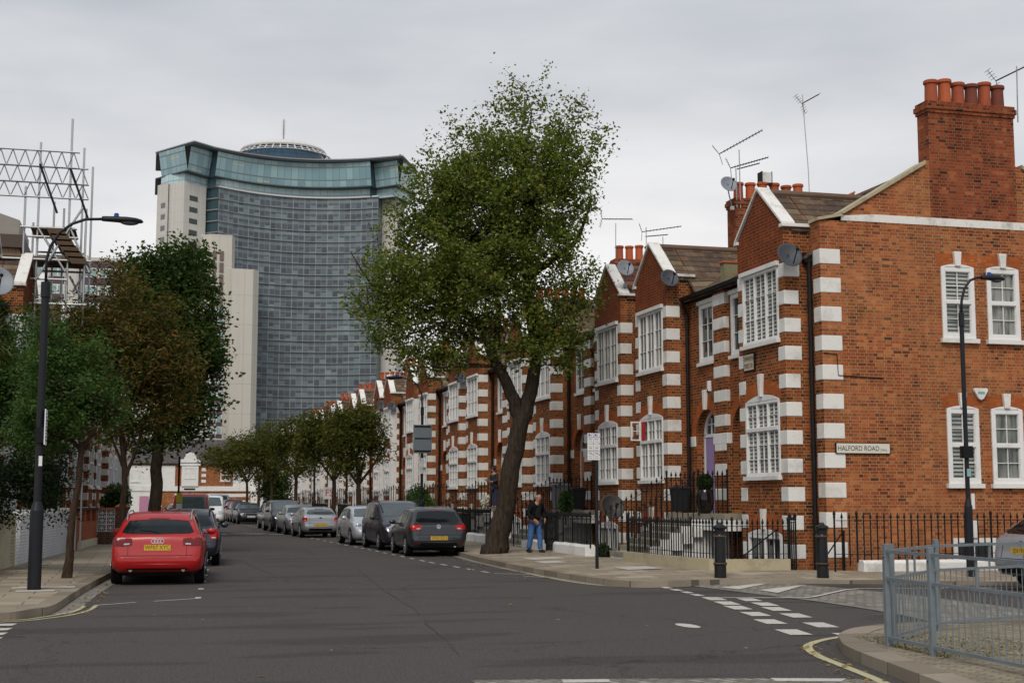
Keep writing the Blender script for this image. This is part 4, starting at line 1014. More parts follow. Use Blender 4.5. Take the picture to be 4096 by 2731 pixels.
def leaf_mesh(name, mat, parent, c, size, r, up=.2, asp=.55, loc=None, droop=0., out=None, stretch=1.):
    n = len(c); a = r.normal(size=(n, 3)); a[:, 2] = a[:, 2]*.6-droop; 
    if out is not None: a += out*.8
    a /= np.linalg.norm(a, axis=1)[:, None]; nn = r.normal(size=(n, 3)); nn[:, 2] += up
    b = np.cross(a, nn); b /= np.linalg.norm(b, axis=1)[:, None]+1e-9; nrm = np.cross(a, b)
    s = size*(.6+.8*r.rand(n))[:, None]
    v = np.empty((n, 4, 3)); v[:, 0] = c-a*s*.5*stretch; v[:, 1] = c+b*s*asp*.5+nrm*s*.08; v[:, 2] = c+a*s*.5*stretch; v[:, 3] = c-b*s*asp*.5+nrm*s*.08
    me = bpy.data.meshes.new(name); me.vertices.add(n*4); me.vertices.foreach_set('co', v.reshape(-1)); me.loops.add(n*4); me.loops.foreach_set('vertex_index', np.arange(n*4))
    me.polygons.add(n); me.polygons.foreach_set('loop_start', np.arange(n)*4); me.polygons.foreach_set('loop_total', np.full(n, 4))
    at = me.attributes.new('tint', 'FLOAT', 'FACE'); at.data.foreach_set('value', r.rand(n).astype(np.float32))
    me.materials.append(mat); me.update(calc_edges=True)
    o = bpy.data.objects.new(name, me); COL.objects.link(o)
    if loc: o.location = loc
    if parent: o.parent = parent
    return o
leaf_cloud('foliage', L_DARK, t, [(0, 0, .80, .225, .225, .225)], 1500, .05, 3, .9)
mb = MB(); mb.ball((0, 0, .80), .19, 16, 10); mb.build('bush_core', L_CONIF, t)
def shrub(name, loc, blobs, n, size, mat, label, cat='shrub', seed=1, group=None, stem=True, core=.55):
    t = thing(name, label, cat, loc, 0, group)
    leaf_cloud('foliage', mat, t, blobs, n, size, seed, .7)
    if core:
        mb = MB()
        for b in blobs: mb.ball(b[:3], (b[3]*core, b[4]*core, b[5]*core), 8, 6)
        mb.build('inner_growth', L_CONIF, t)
    if stem: mb = MB(); mb.tube([(0, 0, 0), (.02, .03, blobs[0][2])], [.04, .02], 6); mb.build('stem', M_BARK2, t)
    return t
shrub('shrub', (12.9, 66.5, -.2), [(0, 0, 1.5, .9, 1.6, .8), (-.3, -1.4, 1.0, .7, 1.0, .7), (.2, .9, 2.0, .6, .8, .7)], 3000, .13, L_GREEN, 'bright green front garden shrub beside the signpost', seed=4)
shrub('shrub', (12.6, 74, -.2), [(0, 0, 1.0, .7, 1.3, .6)], 1500, .13, L_GOLD, 'yellow green shrub behind the dark people carrier', seed=5)
shrub('flowering_plant', (13.4, 71, 1.0), [(0, 0, .35, .35, .4, .35)], 500, .10, L_RED, 'red flowers in front of the white bay', 'flowers', seed=6, stem=False, core=0)
shrub('potted_plant', (13.2, 43.0, .9), [(0, 0, .7, .22, .25, .42)], 260, .16, L_GREEN, 'leafy green pot plant behind the parking sign pole', 'plant', seed=7, core=0)
shrub('hedge_plant', (12.6, 37.6, -.9), [(0, 0, 1.1, .25, .5, .3)], 350, .12, L_DARK, 'low green plant behind the railing below the large dish', 'plant', seed=8, core=0)
shrub('flowering_plant', (13.0, 53.2, 1.36), [(0, 0, .3, .18, .2, .3)], 220, .07, plain('petal_white', (.7, .72, .6), .8), 'small white flowers on the landing by the woman', 'flowers', seed=9, core=0)
# ---------------------------------------------------------------- glass tower far behind
def uvmesh(name, strips, mat, parent):
    """strips: list of (p0, p1, p2, p3, u0, u1, v0, v1) quads with UVs in metres"""
    vs = []; fs = []; uv = []
    for p0, p1, p2, p3, u0, u1, v0, v1 in strips:
        n = len(vs); vs += [p0, p1, p2, p3]; fs.append((n, n+1, n+2, n+3)); uv += [u0, v0, u1, v0, u1, v1, u0, v1]
    me = bpy.data.meshes.new(name); me.from_pydata(vs, [], fs); l = me.uv_layers.new(name='uv'); l.data.foreach_set('uv', uv); me.materials.append(mat); me.update()
    o = bpy.data.objects.new(name, me); COL.objects.link(o); o.parent = parent; return o
def curtain(name, fh, cw, stops, mull, slat=True, bandc=(.16, .19, .19), refl=.15, lights=False):
    g = G(name); uvn = g.n('ShaderNodeUVMap'); p = g.sep(uvn.outputs[0])
    fl = g.math('DIVIDE', p[1], fh); row = g.math('FLOOR', fl); fv = g.math('FRACT', fl)
    cl = g.math('DIVIDE', p[0], cw); col = g.math('FLOOR', cl); fu = g.math('FRACT', cl)
    r1 = g.white(col, row, 1.); big = g.noise(g.comb(g.math('MULTIPLY', col, .23), g.math('MULTIPLY', row, .31), 0.), 1., 3)
    c = g.ramp(g.math('ADD', g.math('MULTIPLY', r1, .55), g.math('MULTIPLY', big, .45)), stops)
    if slat:   # blinds drawn part of the way down each window
        h = g.math('ADD', .25, g.math('MULTIPLY', g.white(col, row, 9.), .75))
        up = g.math('GREATER_THAN', fv, h)
        c2 = g.ramp(g.white(col, row, 4.), [(0., (.055, .065, .085)), (1., (.10, .115, .14))])
        c = g.mix(up, c, c2)
        fz = g.ramp(g.noise(g.comb(g.math('MULTIPLY', col, .10), g.math('MULTIPLY', row, .55), 3.), 1., 3), [(.40, 0.), (.60, 1.)]); c = g.mix(g.math('MULTIPLY', fz, .55), c, (.075, .085, .105))
        sl = g.math('LESS_THAN', g.math('FRACT', g.math('MULTIPLY', fv, 7.)), .35)
        c = g.mix(g.math('MULTIPLY', sl, .18), c, (.30, .33, .35))
    if lights:
        on = g.math('MULTIPLY', g.math('GREATER_THAN', g.white(col, row, 12.), .86), g.math('LESS_THAN', g.math('ABSOLUTE', g.math('SUBTRACT', fv, .72)), .035))
        c = g.mix(on, c, (.62, .48, .22))
    b = g.math('LESS_THAN', fv, .10); c = g.mix(b, c, bandc)
    m = g.math('LESS_THAN', fu, mull[0]/cw); c = g.mix(g.math('MULTIPLY', m, .7), c, mull[1])
    m2 = g.math('LESS_THAN', g.math('FRACT', g.math('DIVIDE', cl, 2.)), mull[0]*.6/cw); c = g.mix(m2, c, tuple(x*1.35 for x in mull[1]))
    g.set(c, .25, spec=refl); return g.mat
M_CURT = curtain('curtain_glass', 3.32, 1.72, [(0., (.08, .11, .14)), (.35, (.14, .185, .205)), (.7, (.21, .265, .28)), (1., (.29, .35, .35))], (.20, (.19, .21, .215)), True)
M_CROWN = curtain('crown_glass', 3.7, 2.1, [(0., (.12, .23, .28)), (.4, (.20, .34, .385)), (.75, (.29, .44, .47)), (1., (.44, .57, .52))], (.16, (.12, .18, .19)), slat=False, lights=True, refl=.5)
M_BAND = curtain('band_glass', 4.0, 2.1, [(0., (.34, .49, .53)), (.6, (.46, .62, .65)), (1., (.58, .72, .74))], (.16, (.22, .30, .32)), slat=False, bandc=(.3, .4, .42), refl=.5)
M_TROOF = plain('tower_roof_metal', (.055, .07, .075), .5, var=.1, vscale=.05); M_TEDGE = plain('tower_edge', (.22, .23, .235), .6)
M_TGLASSD = plain('tower_dark_glass', (.035, .07, .085), .15)
def panelconc(name, col, joint, w, h, ribs=False):
    g = G(name); u, v, P = g.wallcoords()
    fu = g.math('FRACT', g.math('DIVIDE', u, w)); fv = g.math('FRACT', g.math('DIVIDE', v, h))
    j = g.math('MAXIMUM', g.math('LESS_THAN', fu, .12/w), g.math('LESS_THAN', fv, .14/h))
    c = g.mix(g.noise(P, .12, 4), tuple(x*.9 for x in col), col); c = g.mix(g.math('MULTIPLY', j, .55), c, joint)
    if ribs: c = g.mix(g.math('MULTIPLY', g.math('LESS_THAN', g.math('FRACT', g.math('MULTIPLY', u, .9)), .4), .18), c, joint)
    st = g.noise(g.comb(g.math('MULTIPLY', u, 1.), g.math('MULTIPLY', v, .05), 0.), .7, 3); c = g.mix(g.math('MULTIPLY', g.ramp(st, [(.5, 0.), (.7, 1.)]), .15), c, joint)
    g.set(c, .9, spec=.2); return g.mat
M_TCONC = panelconc('tower_concrete', (.58, .55, .49), (.32, .29, .26), 3.6, 8.3); M_TCONC2 = panelconc('tower_concrete_pale', (.60, .58, .535), (.44, .42, .385), 2.0, 3.32, True)
T0 = (40, 402, 0)
tw = thing('office_tower', 'tall concave glass office tower with a flared crown beyond the terrace', 'tower', T0)
def L3(x, y, z): return (x-T0[0], y-T0[1], z-T0[2])
def arcpts(p, q, sag, n):
    p = Vector(p); q = Vector(q); d = q-p; nn = Vector((-d.y, d.x)).normalized(); o = []
    for i in range(n+1):
        t = i/n; o.append(p+d*t+nn*sag*(1-(2*t-1)**2))
    return o
A = arcpts((18.1, 399.5), (64.9, 400.5), 8.0, 28)      # concave main facade, centre farther away
def wallstrip(pts, z0, z1, u0=0., lean=0.):
    o = []; u = u0
    for i in range(len(pts)-1):
        a, b = pts[i], pts[i+1]; l = (b-a).length; d = (b-a).normalized(); nn = Vector((d.y, -d.x))*lean
        o.append((L3(a.x, a.y, z0), L3(b.x, b.y, z0), L3(b.x+nn.x, b.y+nn.y, z1), L3(a.x+nn.x, a.y+nn.y, z1), u, u+l, z0, z1)); u += l
    return o
H = 91.3
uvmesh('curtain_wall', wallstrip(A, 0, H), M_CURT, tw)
# floor ledges on the concave face
for k in range(27):
    z = H-3.32*k
    if z < 20: break
    mb = MB(); a = [L3(p.x, p.y, z) for p in A]; out = [L3(p.x+(0), p.y-.38, z) for p in A]; n = len(A)
    mb.add(a+out+[(x, y, zz-.22) for x, y, zz in out]+[(x, y, zz-.22) for x, y, zz in a], [f for i in range(n-1) for f in ((i, n+i, n+i+1, i+1), (n+i, 2*n+i, 2*n+i+1, n+i+1), (2*n+i, 3*n+i, 3*n+i+1, 2*n+i+1))])
    mb.build('floor_ledge', M_TEDGE, tw)
# left glass return and wing of pale concrete
V2 = lambda *a: Vector(a)
uvmesh('glass_return', wallstrip([V2(14.6, 402.5), V2(18.1, 399.5)], 0, H, 3.), M_TGLASSD, tw)
for k in range(14):
    z = H-3.32*k; mb = MB(); mb.bar(L3(14.5, 402.4, z), L3(18.1, 399.3, z), .5, .3); mb.build('return_ledge', M_TEDGE, tw)
mb = MB()
WL = [(.95, 404), (3.9, 399.6), (3.9, 400.6), (4.75, 399.2), (8.25, 395.2), (14.6, 401.0), (14.6, 425), (.95, 425)]
for (a, b) in zip(WL, WL[1:]+WL[:1]):
    mb.poly([L3(*a, 0), L3(*b, 0), L3(*b, H if a[0] > 4 else H+.4), L3(*a, H if a[0] > 4 else H+.4)])
mb.build('wing_wall', M_TCONC2, tw)
for k in range(8):       # dark windows of the wing
    z = 87.8-3.32*k*1.0
    f = lambda t, zz: L3(8.25+(14.6-8.25)*t, 395.2+(401.0-395.2)*t-.06, zz)
    mb = MB(); mb.poly([f(.25, z-1.5), f(.62, z-1.5), f(.62, z), f(.25, z)]); mb.build('window', M_PANE_D, tw)
    f = lambda t, zz: L3(.95+(3.9-.95)*t, 404+(399.6-404)*t-.06, zz)
    mb = MB(); mb.poly([f(.35, z-3.2), f(.75, z-3.2), f(.75, z-1.7), f(.35, z-1.7)]); mb.build('window', plain('small_window', (.16, .15, .15), .4) if k == 0 else bpy.data.materials['small_window'], tw)
# right wing
mb = MB()
WR = [(64.9, 400.5), (66.9, 405.5), (71, 402.0), (75, 412), (75, 425)]
for (a, b), m in zip(zip(WR, WR[1:]), (0, 1, 1, 1)):
    mb.mi = m; mb.poly([L3(*a, 0), L3(*b, 0), L3(*b, H), L3(*a, H)])
mb.build('right_wing_wall', [M_TGLASSD, M_TCONC2], tw)
# recessed bright glass band, crown glass leaning outwards, roof slabs
band = [V2(.95+.9, 404.3), V2(4.2, 400.0), V2(8.35, 396.2), V2(14.8, 402.2), V2(16.5, 401.6)]+[V2(p.x+(41.5-p.x)*.02, p.y+.9) for p in A[1:-1]]+[V2(62.8, 401.6), V2(64.5, 403.6), V2(70.0, 398.8), V2(76, 407), V2(79, 420)]
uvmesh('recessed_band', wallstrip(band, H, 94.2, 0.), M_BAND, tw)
crown = [V2(2.0, 405), V2(9.0, 394.6), V2(15.2, 400.4)]
ca = arcpts((16.9, 399.0), (62.6, 399.8), 7.6, 24)
c2 = [V2(64.4, 402.2), V2(70.4, 396.0), V2(76.2, 408.5), V2(79, 420)]
for nm, ps in (('crown_glass', crown), ('crown_glass', ca), ('crown_glass', c2)):
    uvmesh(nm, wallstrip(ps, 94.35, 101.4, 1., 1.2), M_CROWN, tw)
for a, b in ((crown[-1], ca[0]), (ca[-1], c2[0])):
    uvmesh('crown_slot', wallstrip([a+V2(-.3, .6), b+V2(.3, .6)], H, 101.6), M_TGLASSD, tw)
def slab(name, outline, z, th, mat, back=428):
    mb = MB(); n = len(outline); pts = [L3(p.x, p.y, z) for p in outline]+[L3(outline[-1].x, back, z), L3(outline[0].x, back, z)]
    mb.prism(pts, (0, 0, th)); return mb.build(name, mat, tw)
ra = arcpts((16.2, 396.6), (62.8, 397.6), 7.2, 24)
roof = [V2(.2, 407.5), V2(10.6, 391.4)]+ra+[V2(70.5, 392.6), V2(78.6, 411)]
slab('roof_slab', roof, 101.6, .55, M_TROOF)
mb = MB(); rr_ = [L3(p.x, p.y-.05, 102.2) for p in roof]
for a, b in zip(rr_, rr_[1:]): mb.bar(a, b, .5, .35)
mb.build('roof_edge', M_TEDGE, tw)
la = arcpts((16.9, 398.2), (62.6, 399.2), 7.6, 24)
led = [V2(.2, 406.5), V2(8.8, 393.2), V2(15.6, 400.2)]+la+[V2(64.4, 401.8), V2(70.4, 395.2), V2(78, 409)]
slab('crown_ledge', led, 94.05, .32, M_TROOF)
mb = MB(); top = [L3(p.x, p.y-.3, H+.1) for p in A]
for a, b in zip(top, top[1:]): mb.bar(a, b, .5, .45)
mb.build('parapet_edge', plain('pale_metal', (.55, .55, .54), .5), tw)
# drum with fins and mast
dc = (38.6, 424)
mb = MB(); mb.lathe(L3(*dc, 102), [(12.4, 0), (12.4, 6.6)], 48); mb.build('drum_glass', plain('drum_blue', (.045, .10, .16), .15, var=.3, vscale=.1), tw, smooth=False)
mb = MB(); mb.lathe(L3(*dc, 108.4), [(13.4, 0), (12.8, .9), (9.4, 2.3), (5, 3.0), (.1, 3.3)], 48); mb.build('drum_roof', plain('drum_white', (.62, .61, .60), .6), tw, smooth=True)
for k in range(40):
    a = 2*math.pi*k/40; c, s = math.cos(a), math.sin(a); mb = MB()
    mb.bar(L3(dc[0]+12.2*c, dc[1]+12.2*s, 109.0), L3(dc[0]+15.0*c, dc[1]+15.0*s, 106.6), .30, .22); mb.bar(L3(dc[0]+11.7*c, dc[1]+11.7*s, 103), L3(dc[0]+12.0*c, dc[1]+12.0*s, 109.7), .25, .25); mb.build('fin', bpy.data.materials['drum_white'], tw)
for r, z in ((15.0, 106.6), (14.0, 107.4), (13.3, 108.3)):
    mb = MB(); pts = [L3(dc[0]+r*math.cos(a), dc[1]+r*math.sin(a), z) for a in [2*math.pi*k/48 for k in range(49)]]; mb.tube(pts, .13, 5, cap=False); mb.build('fin_ring', bpy.data.materials['drum_white'], tw)
mb = MB(); mb.tube([L3(dc[0], dc[1], 112), L3(dc[0], dc[1], 116), L3(dc[0], dc[1], 119.6)], [.22, .2, .12], 6)
for k in range(8): mb.tube([L3(dc[0]-.6, dc[1], 114.6+k*.6), L3(dc[0]+.6, dc[1], 114.6+k*.6)], .05, 4)
mb.build('mast', M_TEDGE, tw)
# stepped concrete stair tower in front
mb = MB(); mb.prism([L3(13.0, 390, 0), L3(15.8, 388.0, 0), L3(21.6, 388.4, 0), L3(22.6, 392, 0), L3(22.6, 404, 0), L3(13.0, 404, 0)], (0, 0, 75.2)); mb.build('stair_tower', M_TCONC, tw)
mb = MB(); mb.prism([L3(21.4, 387.2, 0), L3(27.6, 387.6, 0), L3(29.3, 390, 0), L3(29.3, 403, 0), L3(21.4, 403, 0)], (0, 0, 65.6)); mb.build('lower_stair_tower', M_TCONC, tw)
for x in (16.9, 18.8):
    for k in range(5):
        mb = MB(); mb.box(*L3(x-.55, 387.95, 70.5-3.3*k-2.7), *L3(x+.55, 388.3, 70.5-3.3*k)); mb.build('louvre', plain('louvre_brown', (.15, .11, .09), .7) if 'louvre_brown' not in MATS else MATS['louvre_brown'], tw)
M_TEAL = plain('teal_window', (.26, .38, .37), .3, var=.25, vscale=.3); M_PURP = plain('purple_panel', (.085, .045, .065), .6)
for k in range(13):
    z = 54.6-3.32*k*1.0
    for x in (17.0, 19.1):
        mb = MB(); mb.box(*L3(x-.8, 387.9, z-2.1), *L3(x+.8, 388.25, z)); w = mb.build('window_frame', M_WHITE, tw)
        mb = MB(); mb.box(*L3(x-.55, 387.8, z-1.95), *L3(x+.55, 388.2, z-.15)); mb.build('pane', M_TEAL, w)
        mb = MB(); mb.box(*L3(x-.8, 387.95, z-3.3), *L3(x+.8, 388.24, z-2.12)); mb.build('spandrel', M_PURP, tw)
# ---- lower office block with purple bands behind the left trees
HBX = 2.0
hb = thing('office_block', 'lower concrete block with purple bands and teal windows behind the scaffolding', 'office block', (-12, 330, 0))
mb = MB(); mb.box(-44, .5, 0, 14, 20, 56.6); mb.build('wall', M_TCONC, hb)
mb = MB(); mb.box(-44, .3, 56.6, 14, 20, 57.4); mb.build('roof', M_TCONC2, hb)
for k in range(7):
    z = 56.6-4.1*k
    mb = MB(); mb.box(-44, .2, z-1.6, 13.9, .49, z); mb.build('band', M_PURP, hb)
    for i in range(17):
        x = -44.5+3.55*i
        if i in (2, 4, 7, 11): continue
        mb = MB(); mb.box(x-1.5, .1, z-3.9, x+1.5, .45, z-1.7); f = mb.build('window_frame', M_WHITE, hb)
        mb = MB(); mb.box(x-1.3, .05, z-3.7, x-.15, .4, z-1.9); mb.box(x+.15, .05, z-3.7, x+1.3, .4, z-1.9); mb.build('pane', M_TEAL, f)
for i in (2, 4, 7, 11):
    mb = MB(); mb.lathe((-44.5+3.55*i, .6, 0), [(2.1, 0), (2.1, 56.6)], 20); mb.build('pilaster', M_TCONC2, hb)
# ---- building closing the street
eb = thing('end_building', 'banded brick building with a white shaped gable closing the street', 'building', (2, 160, 0))
mb = MB(); wall_holes(mb, 'y', 0, -9, 11, 0, 5.7, [(2.1, 3.5, 0, 1.9)], .8); mb.poly([(-9, 0, 5.7), (11, 0, 5.7), (11, 8, 5.7), (-9, 8, 5.7)]); mb.poly([(-9, .8, 0), (11, .8, 0), (11, .8, 2.5), (-9, .8, 2.5)])
mb.poly([(11, 0, 0), (11, 8, 0), (11, 8, 5.7), (11, 0, 5.7)]); mb.poly([(-9, 0, 0), (-9, 8, 0), (-9, 8, 5.7), (-9, 0, 5.7)])
mb.build('wall', B_SIDE, eb)
mb = MB(); mb.prism([(-9.2, -.3, 5.6), (11.2, -.3, 5.6), (11.2, 4, 8.4), (-9.2, 4, 8.4)], (0, 0, .12)); mb.build('roof', M_SLATE, eb)
mb = MB()
for z in (.4, 1.15, 1.9): mb.box(3.7, -.03, z, 9.5, .0, z+.36); mb.cut(); mb.box(1.2, -.03, z, 1.9, .0, z+.36); mb.cut()
mb.box(-9, -.12, 2.55, 11, 0, 3.1); mb.cut()
for z in (3.5, 4.15, 4.8): mb.box(4.1, -.03, z, 4.6, 0, z+.34); mb.cut()
mb.each('white_band', M_RENDER, eb)
mb = MB(); mb.box(1.9, -.25, 3.1, 3.75, 0, 5.7); mb.box(1.7, -.32, 5.4, 3.95, 0, 5.65)
mb.prism([(1.7, -.25, 5.65), (3.95, -.25, 5.65), (3.95, -.25, 6.1), (3.5, -.25, 6.15), (3.45, -.25, 6.5), (3.2, -.25, 6.8), (2.83, -.25, 6.9), (2.45, -.25, 6.8), (2.2, -.25, 6.5), (2.15, -.25, 6.15), (1.7, -.25, 6.1)], (0, .3, 0)); mb.build('shaped_gable', M_RENDER, eb)
mb = MB(); mb.box(-9, -.04, 0, -.3, 0, 2.54); mb.cut(); mb.box(-9, -.04, 3.11, 1.2, 0, 5.4); mb.cut(); mb.box(7.6, -.04, 3.1, 11, 0, 5.4); mb.each('rendered_front', M_RENDER, eb)
for u0, u1, z0, z1, l in ((2.2, 3.45, 3.9, 5.2, 2), (6.0, 7.2, .5, 1.75, 2), (4.45, 5.4, 1.25, 1.95, 1), (-.9, -.2, .9, 1.8, 1), (-3.6, -2.6, 3.6, 4.9, 1), (-6.0, -5.0, 3.6, 4.9, 1), (6.2, 7.3, 3.7, 5.0, 2)):
    window(eb, 'y', 0, u0, u1, z0, z1, lights=l, cols=1, rows=2, s=-1, fw=.1, mw=.12, bw=.08, pane=M_PANE_D, set_=.06 if u0 != 2.2 else .30)
mb = MB(); pts = archpts(2.8, 1.75, .95, 14); ip = archpts(2.8, 1.75, .68, 14)
for i in range(14): mb.prism([(ip[i][0], -.05, ip[i][1]), (ip[i+1][0], -.05, ip[i+1][1]), (pts[i+1][0], -.05, pts[i+1][1]), (pts[i][0], -.05, pts[i][1])], (0, .04, 0))
mb.build('brick_arch', B_ARCH, eb)
mb = MB(); mb.box(2.2, -.08, 2.66, 3.45, -.12, 2.86); n_ = mb.build('name_board', M_BLACK, eb)
mb = MB(); mb.box(-2.6, -.1, 0, -1.6, -.04, 2.0); mb.build('door', plain('pink_door', (.50, .22, .34), .5), eb)
mb = MB(); mb.box(9.6, -.6, 0, 11.0, .1, 2.6); mb.build('white_porch', M_RENDER, eb)
# white rendered rear walls and roofs of more houses beyond the terrace end
# ---------------------------------------------------------------- trees
from mathutils import noise as mnoise
CR, SR = math.cos(YAW), math.sin(YAW)
def uw(u, w_, z): return (u*CR+w_*SR, -u*SR+w_*CR, z)
def tree(name, base, limbs, blobs, ncl, per, size, mat, label, clr=.35, seed=1, bmat=None, group=None, nsub=50, asp=.6, droop=0., cat='tree', hollow=.55, up=.2, stretch=1., trunk_n=12, twig=.012, flat=.8, hole=-.22, hs=.95):
    """limbs: [(points (u, w, z), radii)], the first is the trunk; blobs: (u, w, z, ru, rw, rz, density)"""
    r = np.random.RandomState(seed); bmat = bmat or M_BARK
    t = thing(name, label, cat, base, 0, group)
    tm = MB()
    pts0 = []
    for i, (pp, rr) in enumerate(limbs):
        # smooth the limb
        P = [Vector(p) for p in pp]; S = []; Rr = []
        for k in range(len(P)-1):
            a, b, c, d = P[max(k-1, 0)], P[k], P[k+1], P[min(k+2, len(P)-1)]
            for q in range(4):
                f = q/4; S.append(.5*((2*b)+(c-a)*f+(2*a-5*b+4*c-d)*f*f+(3*b-a-3*c+d)*f**3)+Vector(r.normal(size=3)*rr[k]*.10)); Rr.append(rr[k]+(rr[k+1]-rr[k])*f)
        S.append(P[-1]); Rr.append(rr[-1]); W = [uw(*p) for p in S]
        m = tm if i == 0 else MB(); m.tube(W, Rr, trunk_n if i == 0 else 8)
        if i == 0: trunk = m.build('trunk', bmat, t, smooth=True)
        else: m.build('limb', bmat, t, smooth=True)
        for k, p in enumerate(W):
            if i > 0 or S[k].z > blobs_low(blobs): pts0.append((p, Rr[k]))
    B = np.array(blobs, float); vol = B[:, 3]*B[:, 4]*B[:, 5]*B[:, 6]
    idx = r.choice(len(B), ncl, p=vol/vol.sum()); d = r.normal(size=(ncl, 3)); d /= np.linalg.norm(d, axis=1)[:, None]
    rad = hollow+(1-hollow)*r.rand(ncl)**.8; k = r.rand(ncl) < .25; rad[k] = r.rand(k.sum())*.9
    rad *= 1+.10*r.normal(size=ncl)
    c = B[idx, :3]+d*rad[:, None]*B[idx, 3:6]; nz_ = np.array([mnoise.noise(Vector(q)*hs+Vector((seed, 0, 0))) for q in c]); keep = (c[:, 2] > .4) & (nz_ > hole); c = c[keep]; idx = idx[keep]
    cw = np.stack([c[:, 0]*CR+c[:, 1]*SR, -c[:, 0]*SR+c[:, 1]*CR, c[:, 2]], 1)
    L0 = np.array([p for p, _ in pts0]); R0 = np.array([q for _, q in pts0])
    sub = cw[r.choice(len(cw), min(nsub, len(cw)), replace=False)]
    bm = MB(); subp = []
    for s in sub:
        dd = np.linalg.norm(L0-s, axis=1)+np.maximum(0, L0[:, 2]-s[2])*1.5; j = int(dd.argmin()); a = L0[j]; rr = min(R0[j]*.6, .02+.012*dd[j]); e = a+(s-a)*.8
        mid = a*.5+e*.5+r.normal(size=3)*.06*dd[j]+np.array([0, 0, .05*dd[j]]); bm.tube([a, mid, e], [rr, rr*.7, rr*.35], 5, cap=False)
        for f in (.4, .7, 1.): q = a+(mid-a)*f*2 if f < .5 else mid+(e-mid)*(f-.5)*2; subp.append(q)
    A = np.array(subp) if subp else L0
    for s in cw[r.rand(len(cw)) < min(1, 900/len(cw))]:
        dd = np.linalg.norm(A-s, axis=1); j = int(dd.argmin()); a = A[j]; mid = (a+s)/2+r.normal(size=3)*.08*dd[j]
        bm.tube([a, mid, s], [twig, twig*.7, twig*.35], 3, cap=False)
    bm.build('branches', bmat, t)
    # leaves in flattened sprays round every clump centre
    dens = B[idx, 6]; n = len(cw); cnt = np.maximum(3, (per*np.minimum(dens, 1)*(.45+1.1*r.rand(n))).astype(int)); ii = np.repeat(np.arange(n), cnt)
    sc = clr*(.6+.8*r.rand(n)); off = r.normal(size=(len(ii), 3)); off[:, 2] *= flat
    P = cw[ii]+off*sc[ii][:, None]*.55
    leaf_mesh('crown', mat, t, P, size, r, up, asp, None, droop, out=None, stretch=stretch)
    return t
def blobs_low(blobs): return min(b[2]-b[5]*.9 for b in blobs)
